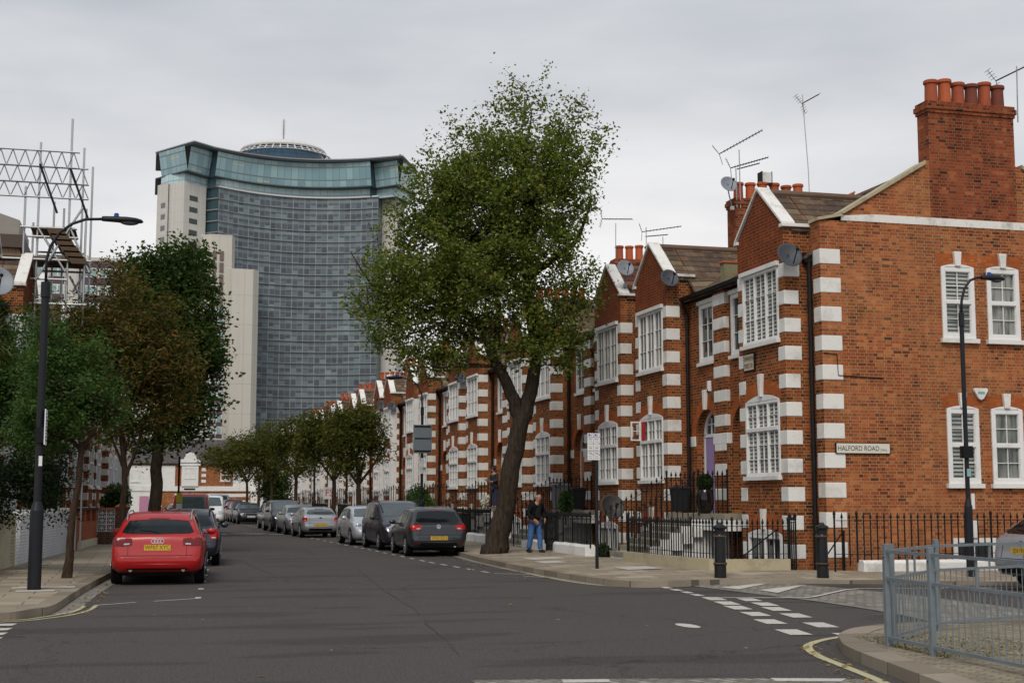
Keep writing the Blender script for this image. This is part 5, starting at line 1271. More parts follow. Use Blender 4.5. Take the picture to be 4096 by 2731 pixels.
# the big plane tree on the right pavement
tree('plane_tree', (10.05, 39.8, .14),
     [([(.0, 0, -.15), (.03, 0, .25), (.30, 0, 1.3), (.50, 0, 2.8), (.80, 0, 3.9), (.98, 0, 4.5), (1.2, 0, 5.8), (1.02, .1, 7.5), (.88, 0, 8.8), (.95, 0, 10.2), (.85, 0, 11.5), (1.1, 0, 13.3)], [.52, .37, .29, .27, .25, .22, .18, .15, .12, .09, .05, .02]),
      ([(.72, 0, 3.9), (.45, -.1, 4.75), (-.05, -.2, 5.75), (-.45, -.3, 6.7), (-1.3, -.3, 7.5), (-2.4, -.2, 8.3)], [.24, .19, .16, .12, .08, .03]),
      ([(1.0, 0, 8.2), (1.7, .1, 8.8), (2.45, .2, 9.4), (2.9, .2, 10.6)], [.12, .10, .07, .02]),
      ([(1.2, 0, 5.8), (1.7, -.2, 6.7), (2.25, -.2, 7.3), (2.5, 0, 8.2)], [.12, .09, .06, .02]),
      ([(-.1, -.1, 5.8), (.1, -.5, 7.2), (-.3, -.8, 9.0), (-.9, -.8, 10.8)], [.11, .09, .06, .02]),
      ([(.9, 0, 9.6), (.2, .4, 10.8), (-.6, .6, 12.2)], [.09, .06, .02]),
      ([(.9, 0, 10.3), (1.7, -.3, 11.5), (2.5, -.3, 13.0)], [.08, .05, .02]),
      ([(-1.0, -.3, 7.2), (-2.2, .5, 7.3), (-3.6, .6, 7.9), (-4.4, .4, 9.0)], [.08, .06, .04, .015])],
     [(.5, 0, 11.0, 2.35, 2.3, 2.3, 1.), (1.9, .1, 11.3, 1.5, 1.6, 1.8, .8), (-1.2, 0, 10.6, 1.6, 1.8, 1.7, 1.), (-1.6, 0, 8.2, 2.1, 2.2, 1.8, 1.), (.1, -.1, 8.4, 1.9, 2.2, 1.9, 1.), (-3.2, .1, 8.0, 1.2, 1.5, 1.45, .8), (-2.4, 0, 6.6, 1.5, 1.7, .85, .8), (-.4, -.2, 6.3, 1.4, 1.6, .8, .8), (1.7, 0, 7.2, 1.1, 1.3, 1.5, .75), (2.2, 0, 9.5, .75, .9, 1.2, .45), (1.2, 0, 13.2, 1.2, 1.1, 1.3, .35), (.0, 0, 13.0, 1.1, 1.1, .9, .35), (-1.6, 0, 11.8, 1.0, 1.1, .9, .4), (-3.6, .1, 8.2, 1.15, 1.2, 1.2, .4), (2.8, .1, 12.4, 1.0, 1.0, 1.3, .35), (2.3, 0, 6.3, .7, .8, .8, .6), (1.2, 0, 13.9, .9, .8, .9, .45), (.3, 0, 13.5, .8, .7, .8, .4), (.5, 0, 14.2, .8, .7, .8, .4), (2.3, 0, 13.3, .9, .8, 1.0, .4), (-1.9, 0, 5.9, 1.3, 1.4, .8, .9), (1.9, -.2, 6.2, 1.1, 1.1, 1.0, .9), (1.0, -.7, 6.0, .9, .8, .8, .8), (2.3, -.2, 8.0, 1.0, 1.0, 1.2, .75), (-3.0, 0, 6.9, 1.3, 1.3, 1.0, .8), (1.3, -.4, 9.2, 1.3, 1.2, 1.2, .8), (.5, -.6, 6.6, 1.2, 1.0, .9, .8), (-2.2, 0, 9.8, 1.2, 1.4, 1.2, .8), (-.9, 0, 12.9, .9, .9, .8, .35), (2.2, 0, 13.7, .8, .8, .8, .3), (-4.2, 0, 7.4, .8, .9, .9, .5), (-3.4, 0, 6.4, .9, 1.0, .6, .6)],
     3400, 44, .10, L_PLANE, 'tall street plane tree with a leaning fissured trunk beside the walking man', clr=.33, seed=11, nsub=170, asp=.72, hollow=.42, hole=-.17, hs=1.15)
# young bronze and green trees on the left
tree('street_tree', (-1.5, 30, .12), [([(0, 0, -.05), (.03, 0, .4), (.08, 0, 1.3), (.2, 0, 2.6), (.0, 0, 3.6), (-.3, 0, 4.6)], [.12, .085, .07, .06, .045, .02]),
      ([(.2, 0, 2.6), (.6, .1, 3.3), (1.1, .2, 3.9)], [.05, .03, .01]), ([(.2, 0, 2.6), (-.4, .2, 3.3), (-.9, .2, 4.4)], [.05, .035, .01])],
     [(-.1, 0, 3.6, 1.15, 1.3, .85, 1.), (-.5, 0, 4.4, .85, 1.1, .9, .9), (.55, 0, 3.3, .75, .9, .5, .8), (-.8, 0, 3.0, .7, .9, .6, .9), (-.8, .2, 5.3, .45, .6, .6, .5), (.2, .1, 4.6, .7, .8, .5, .5)],
     620, 48, .085, L_GREEN, 'small green street tree with thin leaning trunk next to the left lamp post', clr=.26, seed=21, bmat=M_BARK2, nsub=30, hollow=.3, asp=.5)
tree('street_tree', (-.35, 44, .13), [([(-.30, 0, -.05), (-.31, 0, 1.2), (-.28, 0, 2.2), (-.36, 0, 3.1), (-.6, 0, 5.0), (-.9, 0, 7.5)], [.13, .10, .09, .08, .06, .02]),
      ([(-.3, 0, 2.2), (.05, 0, 3.1), (.4, 0, 4.4), (.9, 0, 6.2)], [.06, .05, .035, .01]), ([(-.34, 0, 2.6), (-.9, .1, 3.8), (-1.8, .2, 5.5)], [.05, .035, .01]), ([(-.3, 0, 3.0), (-.1, .2, 4.4), (-.2, .2, 6.5)], [.05, .035, .01])],
     [(-.5, 0, 6.1, 2.1, 2.0, 2.0, 1.), (-1.6, 0, 6.7, 1.4, 1.5, 1.2, .9), (.6, 0, 5.4, 1.3, 1.4, 1.6, 1.), (-.7, 0, 8.0, 1.0, 1.1, 1.1, .7), (.5, 0, 7.4, .8, .9, .9, .8), (-2.2, 0, 7.7, .8, .9, .7, .5), (-2.5, 0, 6.2, 1.0, 1.1, 1.3, .9), (-1.6, 0, 4.8, 1.0, 1.1, .9, .8), (.9, 0, 3.8, .8, .9, .7, .8), (-.6, 0, 4.0, 1.1, 1.2, .9, .7), (1.6, 0, 5.6, .7, .8, .7, .7), (-.5, 0, 9.0, .3, .4, .5, .4)],
     1100, 46, .145, L_BRONZE, 'bronze leaved cherry street tree with a forked thin trunk, left side', clr=.38, seed=31, bmat=M_BARK2, nsub=50, asp=.34, droop=.35, hollow=.3, stretch=1.1)
tree('street_tree', (1.0, 62, .13), [([(-.55, 0, -.05), (-.58, 0, 1.3), (-.55, 0, 3.5), (-.45, 0, 6.4), (-.4, 0, 9.5), (-.3, 0, 12)], [.36, .27, .24, .2, .12, .03]), ([(-.5, 0, 4.0), (.3, 0, 6.0), (1.0, .3, 8.4)], [.12, .08, .03]), ([(-.5, 0, 4.6), (-1.3, 0, 6.6), (-1.8, 0, 9.0)], [.12, .08, .03])],
     [(-.3, 0, 9.0, 2.6, 2.5, 3.6, 1.), (.9, 0, 7.2, 1.5, 1.7, 2.8, 1.), (-1.6, 0, 8.0, 1.7, 1.8, 3.0, 1.), (.2, 0, 11.6, 1.5, 1.6, 1.3, .9), (-1.2, 0, 11.5, 1.2, 1.4, 1.3, .9), (.6, 0, 4.6, 1.1, 1.3, 1.2, .8), (-.8, 0, 4.2, 1.6, 1.6, 1.0, .8), (-.4, 0, 12.4, .6, .7, .6, .5)],
     1350, 46, .185, L_DARK, 'large dense dark green street tree in front of the tower, left side', clr=.55, seed=41, nsub=60, asp=.6, hollow=.45)
# row of small trees along the right kerb
for i, (x, y, bl, tr, nc) in enumerate([
    (9.4, 62.8, [(0, 0, 4.7, 1.35, 1.3, 1.15, 1.), (-.7, 0, 4.3, 1.0, 1.0, .8, 1.), (.75, 0, 3.9, .75, .8, .9, .9), (-.9, 0, 5.4, .6, .6, .6, .6), (.3, 0, 5.5, .6, .7, .5, .6)], 2.3, 430),
    (9.45, 71.8, [(-.5, 0, 5.0, 1.6, 1.4, 1.1, 1.), (.3, 0, 5.2, 1.2, 1.2, 1.0, 1.), (-.8, 0, 4.2, 1.1, 1.0, .7, .9)], 2.6, 430),
    (9.2, 88, [(-.4, 0, 5.2, 1.9, 1.7, 1.4, 1.), (.7, 0, 5.0, 1.2, 1.3, 1.2, 1.), (-.2, 0, 6.3, .9, 1.0, .8, .7)], 3.0, 330),
    (8.8, 101, [(-1.2, 0, 5.0, 2.1, 1.8, 1.5, 1.), (.4, 0, 5.2, 1.9, 1.7, 1.6, 1.), (-.6, 0, 6.6, .8, .9, .8, .6)], 3.0, 330),
    (8.6, 110, [(-1.6, 0, 5.1, 2.3, 1.8, 1.5, 1.), (.2, 0, 5.2, 1.9, 1.7, 1.5, 1.), (.2, 0, 6.6, .7, .8, .7, .6)], 3.0, 280),
    (8.3, 119, [(-1.9, 0, 4.9, 2.3, 1.8, 1.3, 1.), (0, 0, 5.0, 2.0, 1.8, 1.3, 1.)], 3.0, 220)]):
    mid = sum(b[0] for b in bl)/len(bl)
    bl = bl+[(mid*.8, 0, 3.5 if i else 3.1, 1.35, 1.2, .6, .8), (mid-.9, .2, 3.9, .9, .9, .7, .7)]
    lm = [([(0, 0, -.05), (.02, 0, 1.0), (0, 0, tr), (mid*.6, 0, tr+1.2), (mid, 0, tr+2.6)], [.16, .12, .10, .06, .02])]
    for a in (-1, 1, .3): lm.append(([(0, 0, tr-.1), (a*.7, .2*a, tr+.9), (a*1.3+mid*.5, .4*a, tr+1.9)], [.07, .05, .02]))
    tree('street_tree', (x, y, .15), lm, bl, nc, 34, .17+.012*i, L_OLIVE, ['nearest small olive leaved tree behind the silver hatchback', 'second small autumn tree from the near end of the right kerb row', 'third small autumn tree along the right kerb', 'fourth small autumn tree along the right kerb', 'fifth small autumn tree along the right kerb', 'farthest small autumn tree along the right kerb'][i], clr=.40, seed=50+i, bmat=M_BARK2, nsub=26, group='small autumn trees in a row by the right kerb', asp=.38, droop=.3, hollow=.3, trunk_n=8)
tree('garden_tree', (10.9, 121, .1), [([(0, 0, 0), (0, 0, 2), (0, 0, 4.5)], [.15, .1, .03])], [(0, 0, 3.0, 1.6, 1.4, 2.0, 1.)], 160, 40, .22, L_DARK, 'dark bushy tree at the far end of the terrace', clr=.5, seed=61, nsub=12)
# left gardens
tree('conifer', (-4.6, 33.3, .1), [([(.9, .6, 0), (1.0, .4, 2), (1.3, 0, 4.6)], [.12, .09, .03])], [(1.35, 0, 2.6, .95, 1.1, 1.1, 1.), (2.2, .1, 2.2, .9, 1.0, .85, 1.), (2.7, .2, 1.7, .65, .8, .55, .9), (1.1, .3, 1.4, .7, .8, .5, 1.)], 420, 70, .075, L_CONIF, 'dark dense evergreen overhanging the cream garden wall', clr=.28, seed=71, nsub=20, hollow=.4, asp=.5, droop=.4)
tree('garden_tree', (-5.4, 37.6, .1), [([(1.0, 0, 0), (1.4, 0, 3), (1.2, 0, 6.5)], [.12, .09, .03])], [(1.2, 0, 5.4, 1.6, 1.5, 1.5, 1.), (2.4, 0, 4.6, 1.3, 1.3, 1.1, 1.), (1.2, 0, 3.8, 1.4, 1.3, .9, 1.), (1.0, 0, 6.8, .5, .6, .7, .4)], 520, 48, .10, L_GREEN, 'bushy green garden tree behind the small street tree', clr=.34, seed=72, nsub=24, asp=.5, hollow=.35)
tree('garden_tree', (-4.9, 47, .1), [([(1.5, 0, 0), (1.4, 0, 3), (1.2, 0, 7)], [.12, .09, .03])], [(1.2, 0, 6.0, 1.7, 1.5, 1.5, 1.), (.3, 0, 7.2, 1.0, 1.0, .9, .8), (2.2, 0, 5.0, 1.3, 1.3, 1.2, 1.)], 420, 44, .13, L_BRONZE, 'rust tinted garden tree against the white gable', clr=.38, seed=73, nsub=24, asp=.4, droop=.3, hollow=.35)
# cordyline with strap leaves at the left edge
def strap_plant(name, loc, z, n, ln, mat, label, seed, w_=.035, cat='palm'):
    t = thing(name, label, cat, loc); r = random.Random(seed); mb = MB(); mb.tube([(0, 0, -.1), (.04, 0, z*.5), (0, 0, z)], [.09, .07, .06], 8); mb.build('trunk', M_BARK2, t)
    mb = MB()
    for k in range(n):
        a = r.uniform(0, 6.28); el = r.uniform(-.4, 1.4); L = ln*r.uniform(.7, 1.1); p = Vector((0, 0, z)); d = Vector((math.cos(a)*math.cos(el), math.sin(a)*math.cos(el), math.sin(el))); sd_ = Vector((-math.sin(a), math.cos(a), 0)); row = []
        for q in range(6):
            f = q/5; ww = w_*(1-f)**.6*(.5+min(1, f*4)*.5); row.append((p-sd_*ww, p+sd_*ww)); p = p+d*L/5; d = (d+Vector((0, 0, -.22-.1*f))).normalized()
        vs = [x for ab in row for x in ab]; mb.add(vs, [(2*q, 2*q+1, 2*q+3, 2*q+2) for q in range(5)])
    o = mb.build('leaves', mat, t); at = o.data.attributes.new('tint', 'FLOAT', 'FACE'); at.data.foreach_set('value', [r.random() for _ in o.data.polygons]); return t
strap_plant('cordyline', (-3.62, 32.3, .1), 5.0, 190, 1.15, L_SPIKE, 'spiky cordyline palm cut off by the left edge', 3)
strap_plant('cordyline', (-2.9, 49.5, .1), 1.2, 60, .9, L_SPIKE, 'small spiky plant behind the white brick wall', 4)
shrub('golden_shrub', (-3.35, 30.3, .1), [(-.0, 0, 1.5, .30, .5, .75), (.0, .1, 2.1, .24, .4, .4)], 2600, .05, L_GOLD, 'golden yellow conifer at the left edge', 'shrub', seed=12)
shrub('clipped_bush', (-1.45, 72, .1), [(0, 0, 1.75, .55, .6, .7), (.45, .2, 1.6, .4, .5, .75), (-.3, 0, 1.3, .5, .5, .6)], 2200, .13, L_GREEN, 'rounded green bush beyond the patterned block wall', 'shrub', seed=13)
shrub('clipped_bush', (-3.1, 45.0, .1), [(0, 0, 1.0, .7, .8, .6)], 900, .11, L_DARK, 'dark bush behind the left end of the white wall', 'shrub', seed=14)
shrub('flower_basket', (-1.9, 80, 2.3), [(0, 0, .25, .22, .22, .2)], 220, .07, plain('petal_purple', (.16, .06, .30), .8), 'purple hanging flower basket by the white bay', 'flowers', seed=15, stem=False, core=0)
# ---- left garden walls
def wallbox(label, a, b, z0, z1, th, mat, name='garden_wall', cap=None, cat='wall', capw=.05, caph=.06, plinth=None):
    a = Vector((*a, 0)); b = Vector((*b, 0)); L = (b-a).length; rz = math.atan2(b.y-a.y, b.x-a.x); t = thing(name, label, cat, (a.x, a.y, z0), rz)
    mb = MB(); mb.box(0, 0, -.05, L, th, z1-z0); mb.build('wall', mat, t)
    if cap: mb = MB(); mb.box(-.02, -capw, z1-z0, L+.02, th+capw, z1-z0+caph); mb.build('coping', cap, t)
    if plinth: mb = MB(); mb.box(.0, -.03, -.02, L, -.001, plinth[0]); mb.build('plinth', plinth[1], t)
    return t
wallbox('cream rendered garden wall at the left edge', (-4.3, 22), (LW(34.6), 34.6), .12, 1.27, .22, M_CREAM, cap=M_CREAM)
wallbox('cream brick gate pier beside the white brick wall', (LW(34.9), 34.9), (LW(35.3)-.0, 35.3), .12, 1.32, .4, B_CREAM, cap=M_CREAM, name='gate_pier', cat='pier')
wallbox('white painted brick garden wall with crenellated top', (LW(35.9), 35.9), (LW(44.1), 44.1), .12, 1.36, .22, B_WHITE, cap=None)
t = wallbox('white gate post at the end of the white wall', (LW(44.7)+.0, 44.7), (LW(44.9), 44.9), .12, 1.42, .2, M_RENDER, name='gate_post', cat='post')
mb = MB()
for k in range(15): mb.box(.1+k*.56, -.01, 1.2, .40+k*.56, .23, 1.34)
wtop = [o for o in bpy.data.objects if o.get('label') == 'white painted brick garden wall with crenellated top'][0]
mb.cuts = []; mb.build('crenellation', M_RENDER, wtop)
t = thing('garden_wall', 'red brick garden wall with open piers and a sandy plinth', 'wall', (LW(46.2), 46.2, .12), math.atan2(4.8, .415))
mb = MB(); mb.box(0, 0, -.05, 4.8, .23, .86)
for x in (0, 1.45, 2.9, 4.4): mb.box(x, -.01, .86, x+.42, .24, 1.24)
mb.build('wall', B_RED, t); mb = MB(); mb.box(-.05, -.05, 1.24, 4.9, .28, 1.31); mb.build('coping', M_BLACK, t); mb = MB(); mb.box(0, -.04, -.05, 4.8, -.001, .26); mb.build('plinth', M_CREAM, t)
t = thing('screen_wall', 'wall of white patterned screen blocks with red coping facing the camera', 'wall', (LW(51), 51.2, .12), 0)
mb = MB(); mb.box(0, 0, 0, 1.05, .22, .45); mb.cut(); mb.box(.62, -.02, .452, 1.05, .24, 1.28); mb.each('wall', B_DARK, t)
mb = MB(); mb.box(-.6, -.04, 1.24, .64, .26, 1.30); mb.box(.60, -.06, 1.285, 1.08, .28, 1.34); mb.add([(.58, -.08, 1.34), (1.1, -.08, 1.34), (1.1, .30, 1.34), (.58, .30, 1.34), (.84, .11, 1.5)], [(0, 1, 4), (1, 2, 4), (2, 3, 4), (3, 0, 4)]); mb.build('coping', M_RIDGE, t)
for i in range(2):
    for k in range(3):
        x, z = .02+.295*i, .46+.262*k; mb = MB(); s = .29; h = .255
        mb.box(x, 0, z, x+s, .1, z+.02); mb.box(x, 0, z+h-.02, x+s, .1, z+h); mb.box(x, .001, z, x+.02, .099, z+h); mb.box(x+s-.02, .001, z, x+s, .099, z+h)
        for a in range(8):
            an = a*math.pi/4; c = (x+s/2, .05, z+h/2); mb.bar(c, (c[0]+math.cos(an)*.14, .05, c[2]+math.sin(an)*.12), .022, .03, up=(0, 1, 0))
        mb.build('screen_block', M_WHITE, t)
mb = MB(); mb.poly([(0, .09, .45), (.62, .09, .45), (.62, .09, 1.26), (0, .09, 1.26)]); mb.build('block_backing', M_BLACK, t)
wallbox('low dark brick wall running on beside the parked estate car', (LW(51)+1.1, 51.3), (LW(51)+1.6, 60), .12, 1.1, .22, B_DARK, cap=M_RIDGE)
# ---------------------------------------------------------------- cars
def carpaint(name, col, metal=.35, rough=.32):
    g = G(name); f = g.noise(g.obj(), 2.5, 4)
    g.set(g.mix(f, tuple(x*.93 for x in col), col), rough, metal); g.b.inputs['Coat Weight'].default_value = .45; g.b.inputs['Coat Roughness'].default_value = .08
    dn = g.ramp(g.noise(g.obj(), 9, 4, .7), [(.45, .0), (.8, .18)]); g.l(g.math('ADD', dn, rough), g.b.inputs['Roughness']); return g.mat
P_RED = carpaint('paint_red', (.40, .003, .004), .0, .42); P_GREY = carpaint('paint_dark_grey', (.045, .048, .055), .5); P_SILVER = carpaint('paint_silver', (.40, .41, .43), .6)
P_BLACK = carpaint('paint_black', (.012, .012, .016), .1); P_NAVY = carpaint('paint_navy', (.022, .028, .042), .3); P_BLUE = carpaint('paint_blue', (.02, .06, .30), .2)
P_DRED = carpaint('paint_dark_red', (.30, .014, .020), .05); P_WHITE = carpaint('paint_white', (.72, .72, .72), .0); P_BGREY = carpaint('paint_blue_grey', (.22, .27, .32), .3)
M_CGLASS = plain('car_glass', (.008, .011, .012), .05, var=.6, vscale=4, spec=.35); M_CGLASS_L = plain('car_glass_light', (.06, .08, .085), .05, var=.5, vscale=4, spec=.6)
M_TYRE = plain('tyre', (.008, .008, .008), .9, spec=.2); M_RIM = plain('alloy', (.42, .42, .43), .35, .7); M_TRIM = plain('car_trim', (.007, .007, .008), .6, spec=.25)
M_LENS = plain('red_lens', (.42, .008, .006), .12, var=.3, vscale=25); M_LENSD = plain('dark_red_lens', (.16, .008, .008), .12, var=.3, vscale=25); M_CLEAR = plain('clear_lens', (.52, .54, .56), .12, .5, var=.4, vscale=18); M_CHROME = plain('chrome', (.62, .63, .64), .15, .95)
M_BADGE = plain('badge_silver', (.62, .62, .62), .35); M_AMBER = plain('amber_lens', (.5, .14, .01), .2)
M_PLATEY = plain('plate_yellow', (.66, .42, .03), .5, var=.04); M_PLATEW = plain('plate_white', (.7, .7, .68), .5, var=.04); M_INK = plain('plate_ink', (.01, .01, .01), .6)
def car(label, loc, rz, paint, L=4.2, W=1.79, H=1.48, kind='hatch', rear=None, front=None, plate=None, fplate=None, badge=None, group='cars parked along the street', rails=None, glassm=None, name='parked_car', cat='car', detail=2, rim=None, whl=.31):
    """local frame: +x forward, origin on the ground under the middle; tail at -L/2"""
    t = thing(name, label, cat, loc, rz, group); hw = W/2; gm = glassm or M_CGLASS
    top = {'hatch': [(0, .54), (.012, .60), (.045, .70), (.085, .92), (.16, 1.00), (.30, 1.13), (.62, H-.10), (.78, H-.04), (1.3, H), (2.0, H-.005), (2.45, H-.05), (3.25, 1.04), (3.45, .99), (3.95, .84), (4.1, .74), (L-.05, .60), (L, .52)],
           'wagon': [(0, .54), (.012, .60), (.045, .72), (.10, .96), (.18, 1.02), (.34, 1.17), (.66, H-.09), (.85, H-.03), (1.8, H), (2.6, H-.01), (3.0, H-.07), (L-1.28, 1.04), (L-1.0, .98), (L-.35, .84), (L-.12, .72), (L-.03, .58), (L, .50)],
           'mpv': [(0, .55), (.012, .62), (.04, .74), (.08, 1.0), (.14, 1.12), (.28, 1.36), (.42, H-.08), (.6, H-.02), (1.5, H), (2.3, H-.02), (2.6, H-.08), (L-.95, 1.13), (L-.75, 1.06), (L-.28, .90), (L-.1, .76), (L-.03, .6), (L, .52)],
           'saloon': [(0, .54), (.012, .60), (.04, .72), (.08, .96), (.16, 1.02), (.7, 1.05), (.85, 1.08), (1.45, H-.06), (1.7, H-.01), (2.3, H), (2.75, H-.05), (L-1.3, 1.03), (L-1.1, .97), (L-.4, .84), (L-.12, .72), (L-.03, .58), (L, .5)],
           'van': [(0, .55), (.012, .62), (.04, .8), (.07, 1.1), (.11, 1.3), (.2, H-.15), (.35, H-.03), (1.5, H), (L-1.7, H), (L-1.45, H-.06), (L-.7, 1.22), (L-.5, 1.14), (L-.15, .98), (L-.06, .8), (L-.02, .6), (L, .5)]}[kind]
    sc_ = L/4.2 if kind == 'hatch' else 1
    if kind == 'hatch': top = [(x*sc_ if x < L-.2 else x, z) for x, z in top]; top = sorted(top)
    tx, tz = zip(*top)
    xs = np.unique(np.concatenate([np.array([0, .006, .014, .024, .036, .05, .065, .08, .1, .125, .155, .2]), np.linspace(.2, .3, 4), np.linspace(.25, 1.1, 12), np.linspace(1.1, L-1.4, 16), np.linspace(L-1.4, L-.25, 14), np.linspace(L-.25, L, 9)]))
    def smo(f, win=.05): return np.array([np.mean([np.interp(np.clip(x+d, 0, L), *f) for d in np.linspace(-win, win, 7)]) for x in xs])
    TZ = smo((tx, tz), .012)
    belt0 = {'van': 1.14, 'mpv': 1.04}.get(kind, .96)
    BZ = np.minimum(smo(([0, .5, L*.5, L-1, L], [belt0, belt0, belt0-.03, belt0-.08, .8]), .1), TZ-.035)
    HWx = smo(([0, .03, .12, .35, .8, L-.9, L-.4, L-.15, L-.04, L], [hw*.80, hw*.89, hw*.95, hw*.985, hw, hw, hw*.965, hw*.90, hw*.80, hw*.70]), .02)
    rw = {'van': .86, 'mpv': .80}.get(kind, .74)*hw
    RW = smo(([0, .2, .7, L*.45, L-1.6, L-1.2, L], [hw*.84, hw*.80, rw*.98, rw, rw*1.02, hw*.84, hw*.74]), .1)
    BO = smo(([0, .015, .06, .14, .6, L-.5, L-.12, L-.03, L], [.45, .38, .31, .27, .22, .20, .24, .30, .38]), .01)
    vs = []; NP = 14
    for i, x in enumerate(xs):
        w, tp, bt, r_, b = HWx[i], TZ[i], BZ[i], RW[i], BO[i]; h = tp-bt; sh = w*.955; r_ = min(r_, sh*.97)
        half = [(0, b), (w*.84, b), (w*.965, b+min(.08, .22*(bt-b))), (w, b+min(.22, .5*(bt-b))), (w*1.0, b+(bt-b)*.68), (w*.985, bt-.07 if bt-b > .25 else b+(bt-b)*.86), (sh, bt), (sh+(r_-sh)*.30, bt+h*.30), (sh+(r_-sh)*.66, bt+h*.66), (r_, bt+h*.90), (r_*.86, tp-.004), (r_*.5, tp+.010), (r_*.2, tp+.014), (0, tp+.015)]
        vs += [(x-L/2, -y, z) for y, z in half]+[(x-L/2, y, z) for y, z in half[-2:0:-1]]
    R_ = 2*NP-2; n = len(xs); fs = []
    for i in range(n-1):
        for k in range(R_): k2 = (k+1) % R_; fs.append((i*R_+k, (i+1)*R_+k, (i+1)*R_+k2, i*R_+k2))
    for i, rev in ((0, 0), (n-1, 1)):
        for k in range(NP-1):
            a, b = k, (k+1); c, d = (R_-k) % R_, R_-(k+1)
            q = [i*R_+a, i*R_+b, i*R_+d % (n*R_), i*R_+c]; q = list(dict.fromkeys(q))
            if len(q) > 2: fs.append(tuple(q[::-1] if rev else q))
    mb = MB(); mb.add(vs, fs); body = mb.build('body', paint, t, smooth=True)
    bvh = BVHTree.FromPolygons([Vector(v) for v in vs], fs)
    def hit(o, d):
        h = bvh.ray_cast(Vector(o), Vector(d)); return h[0]
    def patch(nm, mat, side, tpts, bpts, nu=10, nv=4, off=.006, parent=None, both=False, build=True, mbx=None):
        """surface patch between two polylines; side: 'r' tail (y, z), 'f' nose (y, z), 's' side (x, z)"""
        out = []
        for sg in ((1, -1) if both else (1,)):
            m = mbx or MB(); pv = []
            tp_ = np.array(tpts, float); bp_ = np.array(bpts, float)
            def at(P, u):
                s = np.linspace(0, 1, len(P)); return np.array([np.interp(u, s, P[:, 0]), np.interp(u, s, P[:, 1])])
            for j in range(nv+1):
                for i in range(nu+1):
                    a = at(tp_, i/nu)*(1-j/nv)+at(bp_, i/nu)*(j/nv)
                    if side != 's':
                        for _ in range(14):      # slide inwards until the ray meets the body
                            h_ = hit((-L if side == 'r' else L, sg*a[0], a[1]), (1 if side == 'r' else -1, 0, 0))
                            if h_ and (a[1] > 1.0 or abs(h_.x) > L/2-.17): break
                            a[0] *= .975
                    if side == 's':
                        for _ in range(14):
                            if hit((a[0]-L/2, sg*3, a[1]), (0, -sg, 0)): break
                            a[0] += .02
                        h = hit((a[0]-L/2, sg*3, a[1]), (0, -sg, 0)); p = Vector((a[0]-L/2, sg*(abs(h.y)+off) if h else sg*hw, a[1]))
                    elif side == 'r':
                        h = hit((-L, sg*a[0], a[1]), (1, 0, 0)); p = Vector(((h.x if h else -L/2+.1)-off, sg*a[0], a[1]))
                    else:
                        h = hit((L, sg*a[0], a[1]), (-1, 0, 0)); p = Vector(((h.x if h else L/2-.1)+off, sg*a[0], a[1]))
                    pv.append(p)
            flip = (side == 's') ^ (side == 'f') ^ (sg < 0)
            q = [(j*(nu+1)+i, j*(nu+1)+i+1, (j+1)*(nu+1)+i+1, (j+1)*(nu+1)+i) for j in range(nv) for i in range(nu)]
            m.add(pv, [f[::-1] if flip else f for f in q])
            if build: out.append(m.build(nm, mat, parent or t, smooth=True))
        return out
    bz = belt0
    def topz(x): return float(np.interp(x, xs, TZ))
    # side windows
    zt = lambda x: topz(x)-.09
    if kind == 'van': dlo = [(L-2.25, L-1.0)]
    elif kind == 'saloon': dlo = [(1.15, 1.35), (1.42, 2.25), (2.32, L-1.38)]
    elif kind == 'mpv': dlo = [(.42, 1.15), (1.22, 2.15), (2.22, L-1.15)]
    elif kind == 'wagon': dlo = [(.62, 1.35), (1.42, 2.35), (2.42, L-1.42)]
    else: dlo = [(.62, 1.05), (1.12, 1.95), (2.02, L-1.2)] if sc_ > .95 else [(.55, 1.55), (1.62, L-1.12)]
    for (a, b) in dlo:
        last = b == dlo[-1][1]; first = a == dlo[0][0]
        ta, tb = a+(.18 if first and kind != 'van' else .0), b-(.58 if last else 0)
        if kind == 'van': tb = b-.45
        patch('side_window', gm, 's', [(ta, zt(ta)), ((ta+tb)/2, zt((ta+tb)/2)), (tb, zt(tb))], [(a, bz+.03), ((a+b)/2, bz+.02), (b, bz-.01 if last else bz+.01)], both=True, off=.004)
    # tail window and windscreen
    zr = topz(.62)-.03 if kind in ('hatch', 'wagon') else (topz(1.35)-.02 if kind == 'saloon' else topz(.36)-.02)
    z0 = {'saloon': 1.10, 'mpv': 1.15, 'van': 1.18}.get(kind, 1.035)
    ww = hw*.74 if kind != 'van' else hw*.8
    patch('rear_window', gm, 'r', [(-ww*.86, zr-.02), (-ww*.5, zr), (0, zr+.008), (ww*.5, zr), (ww*.86, zr-.02)], [(-ww*1.04, z0+.03), (-ww*.9, z0), (0, z0-.01), (ww*.9, z0), (ww*1.04, z0+.03)], nu=16, nv=8, off=.005)
    xf = {'van': L-1.45, 'mpv': 2.62, 'wagon': 3.05, 'saloon': 2.8}.get(kind, 2.5*sc_); zf = topz(xf)-.01; zb = {'van': 1.24, 'mpv': 1.16}.get(kind, 1.06)
    patch('windscreen', M_CGLASS_L if front else gm, 'f', [(-hw*.66, zf-.03), (0, zf), (hw*.66, zf-.03)], [(-hw*.80, zb), (0, zb-.02), (hw*.80, zb)], nu=16, nv=8, off=.006)
    # wheels and arches
    xa, xb = {'van': (.95, L-.95), 'mpv': (.85, L-.85)}.get(kind, (.82, L-.86))
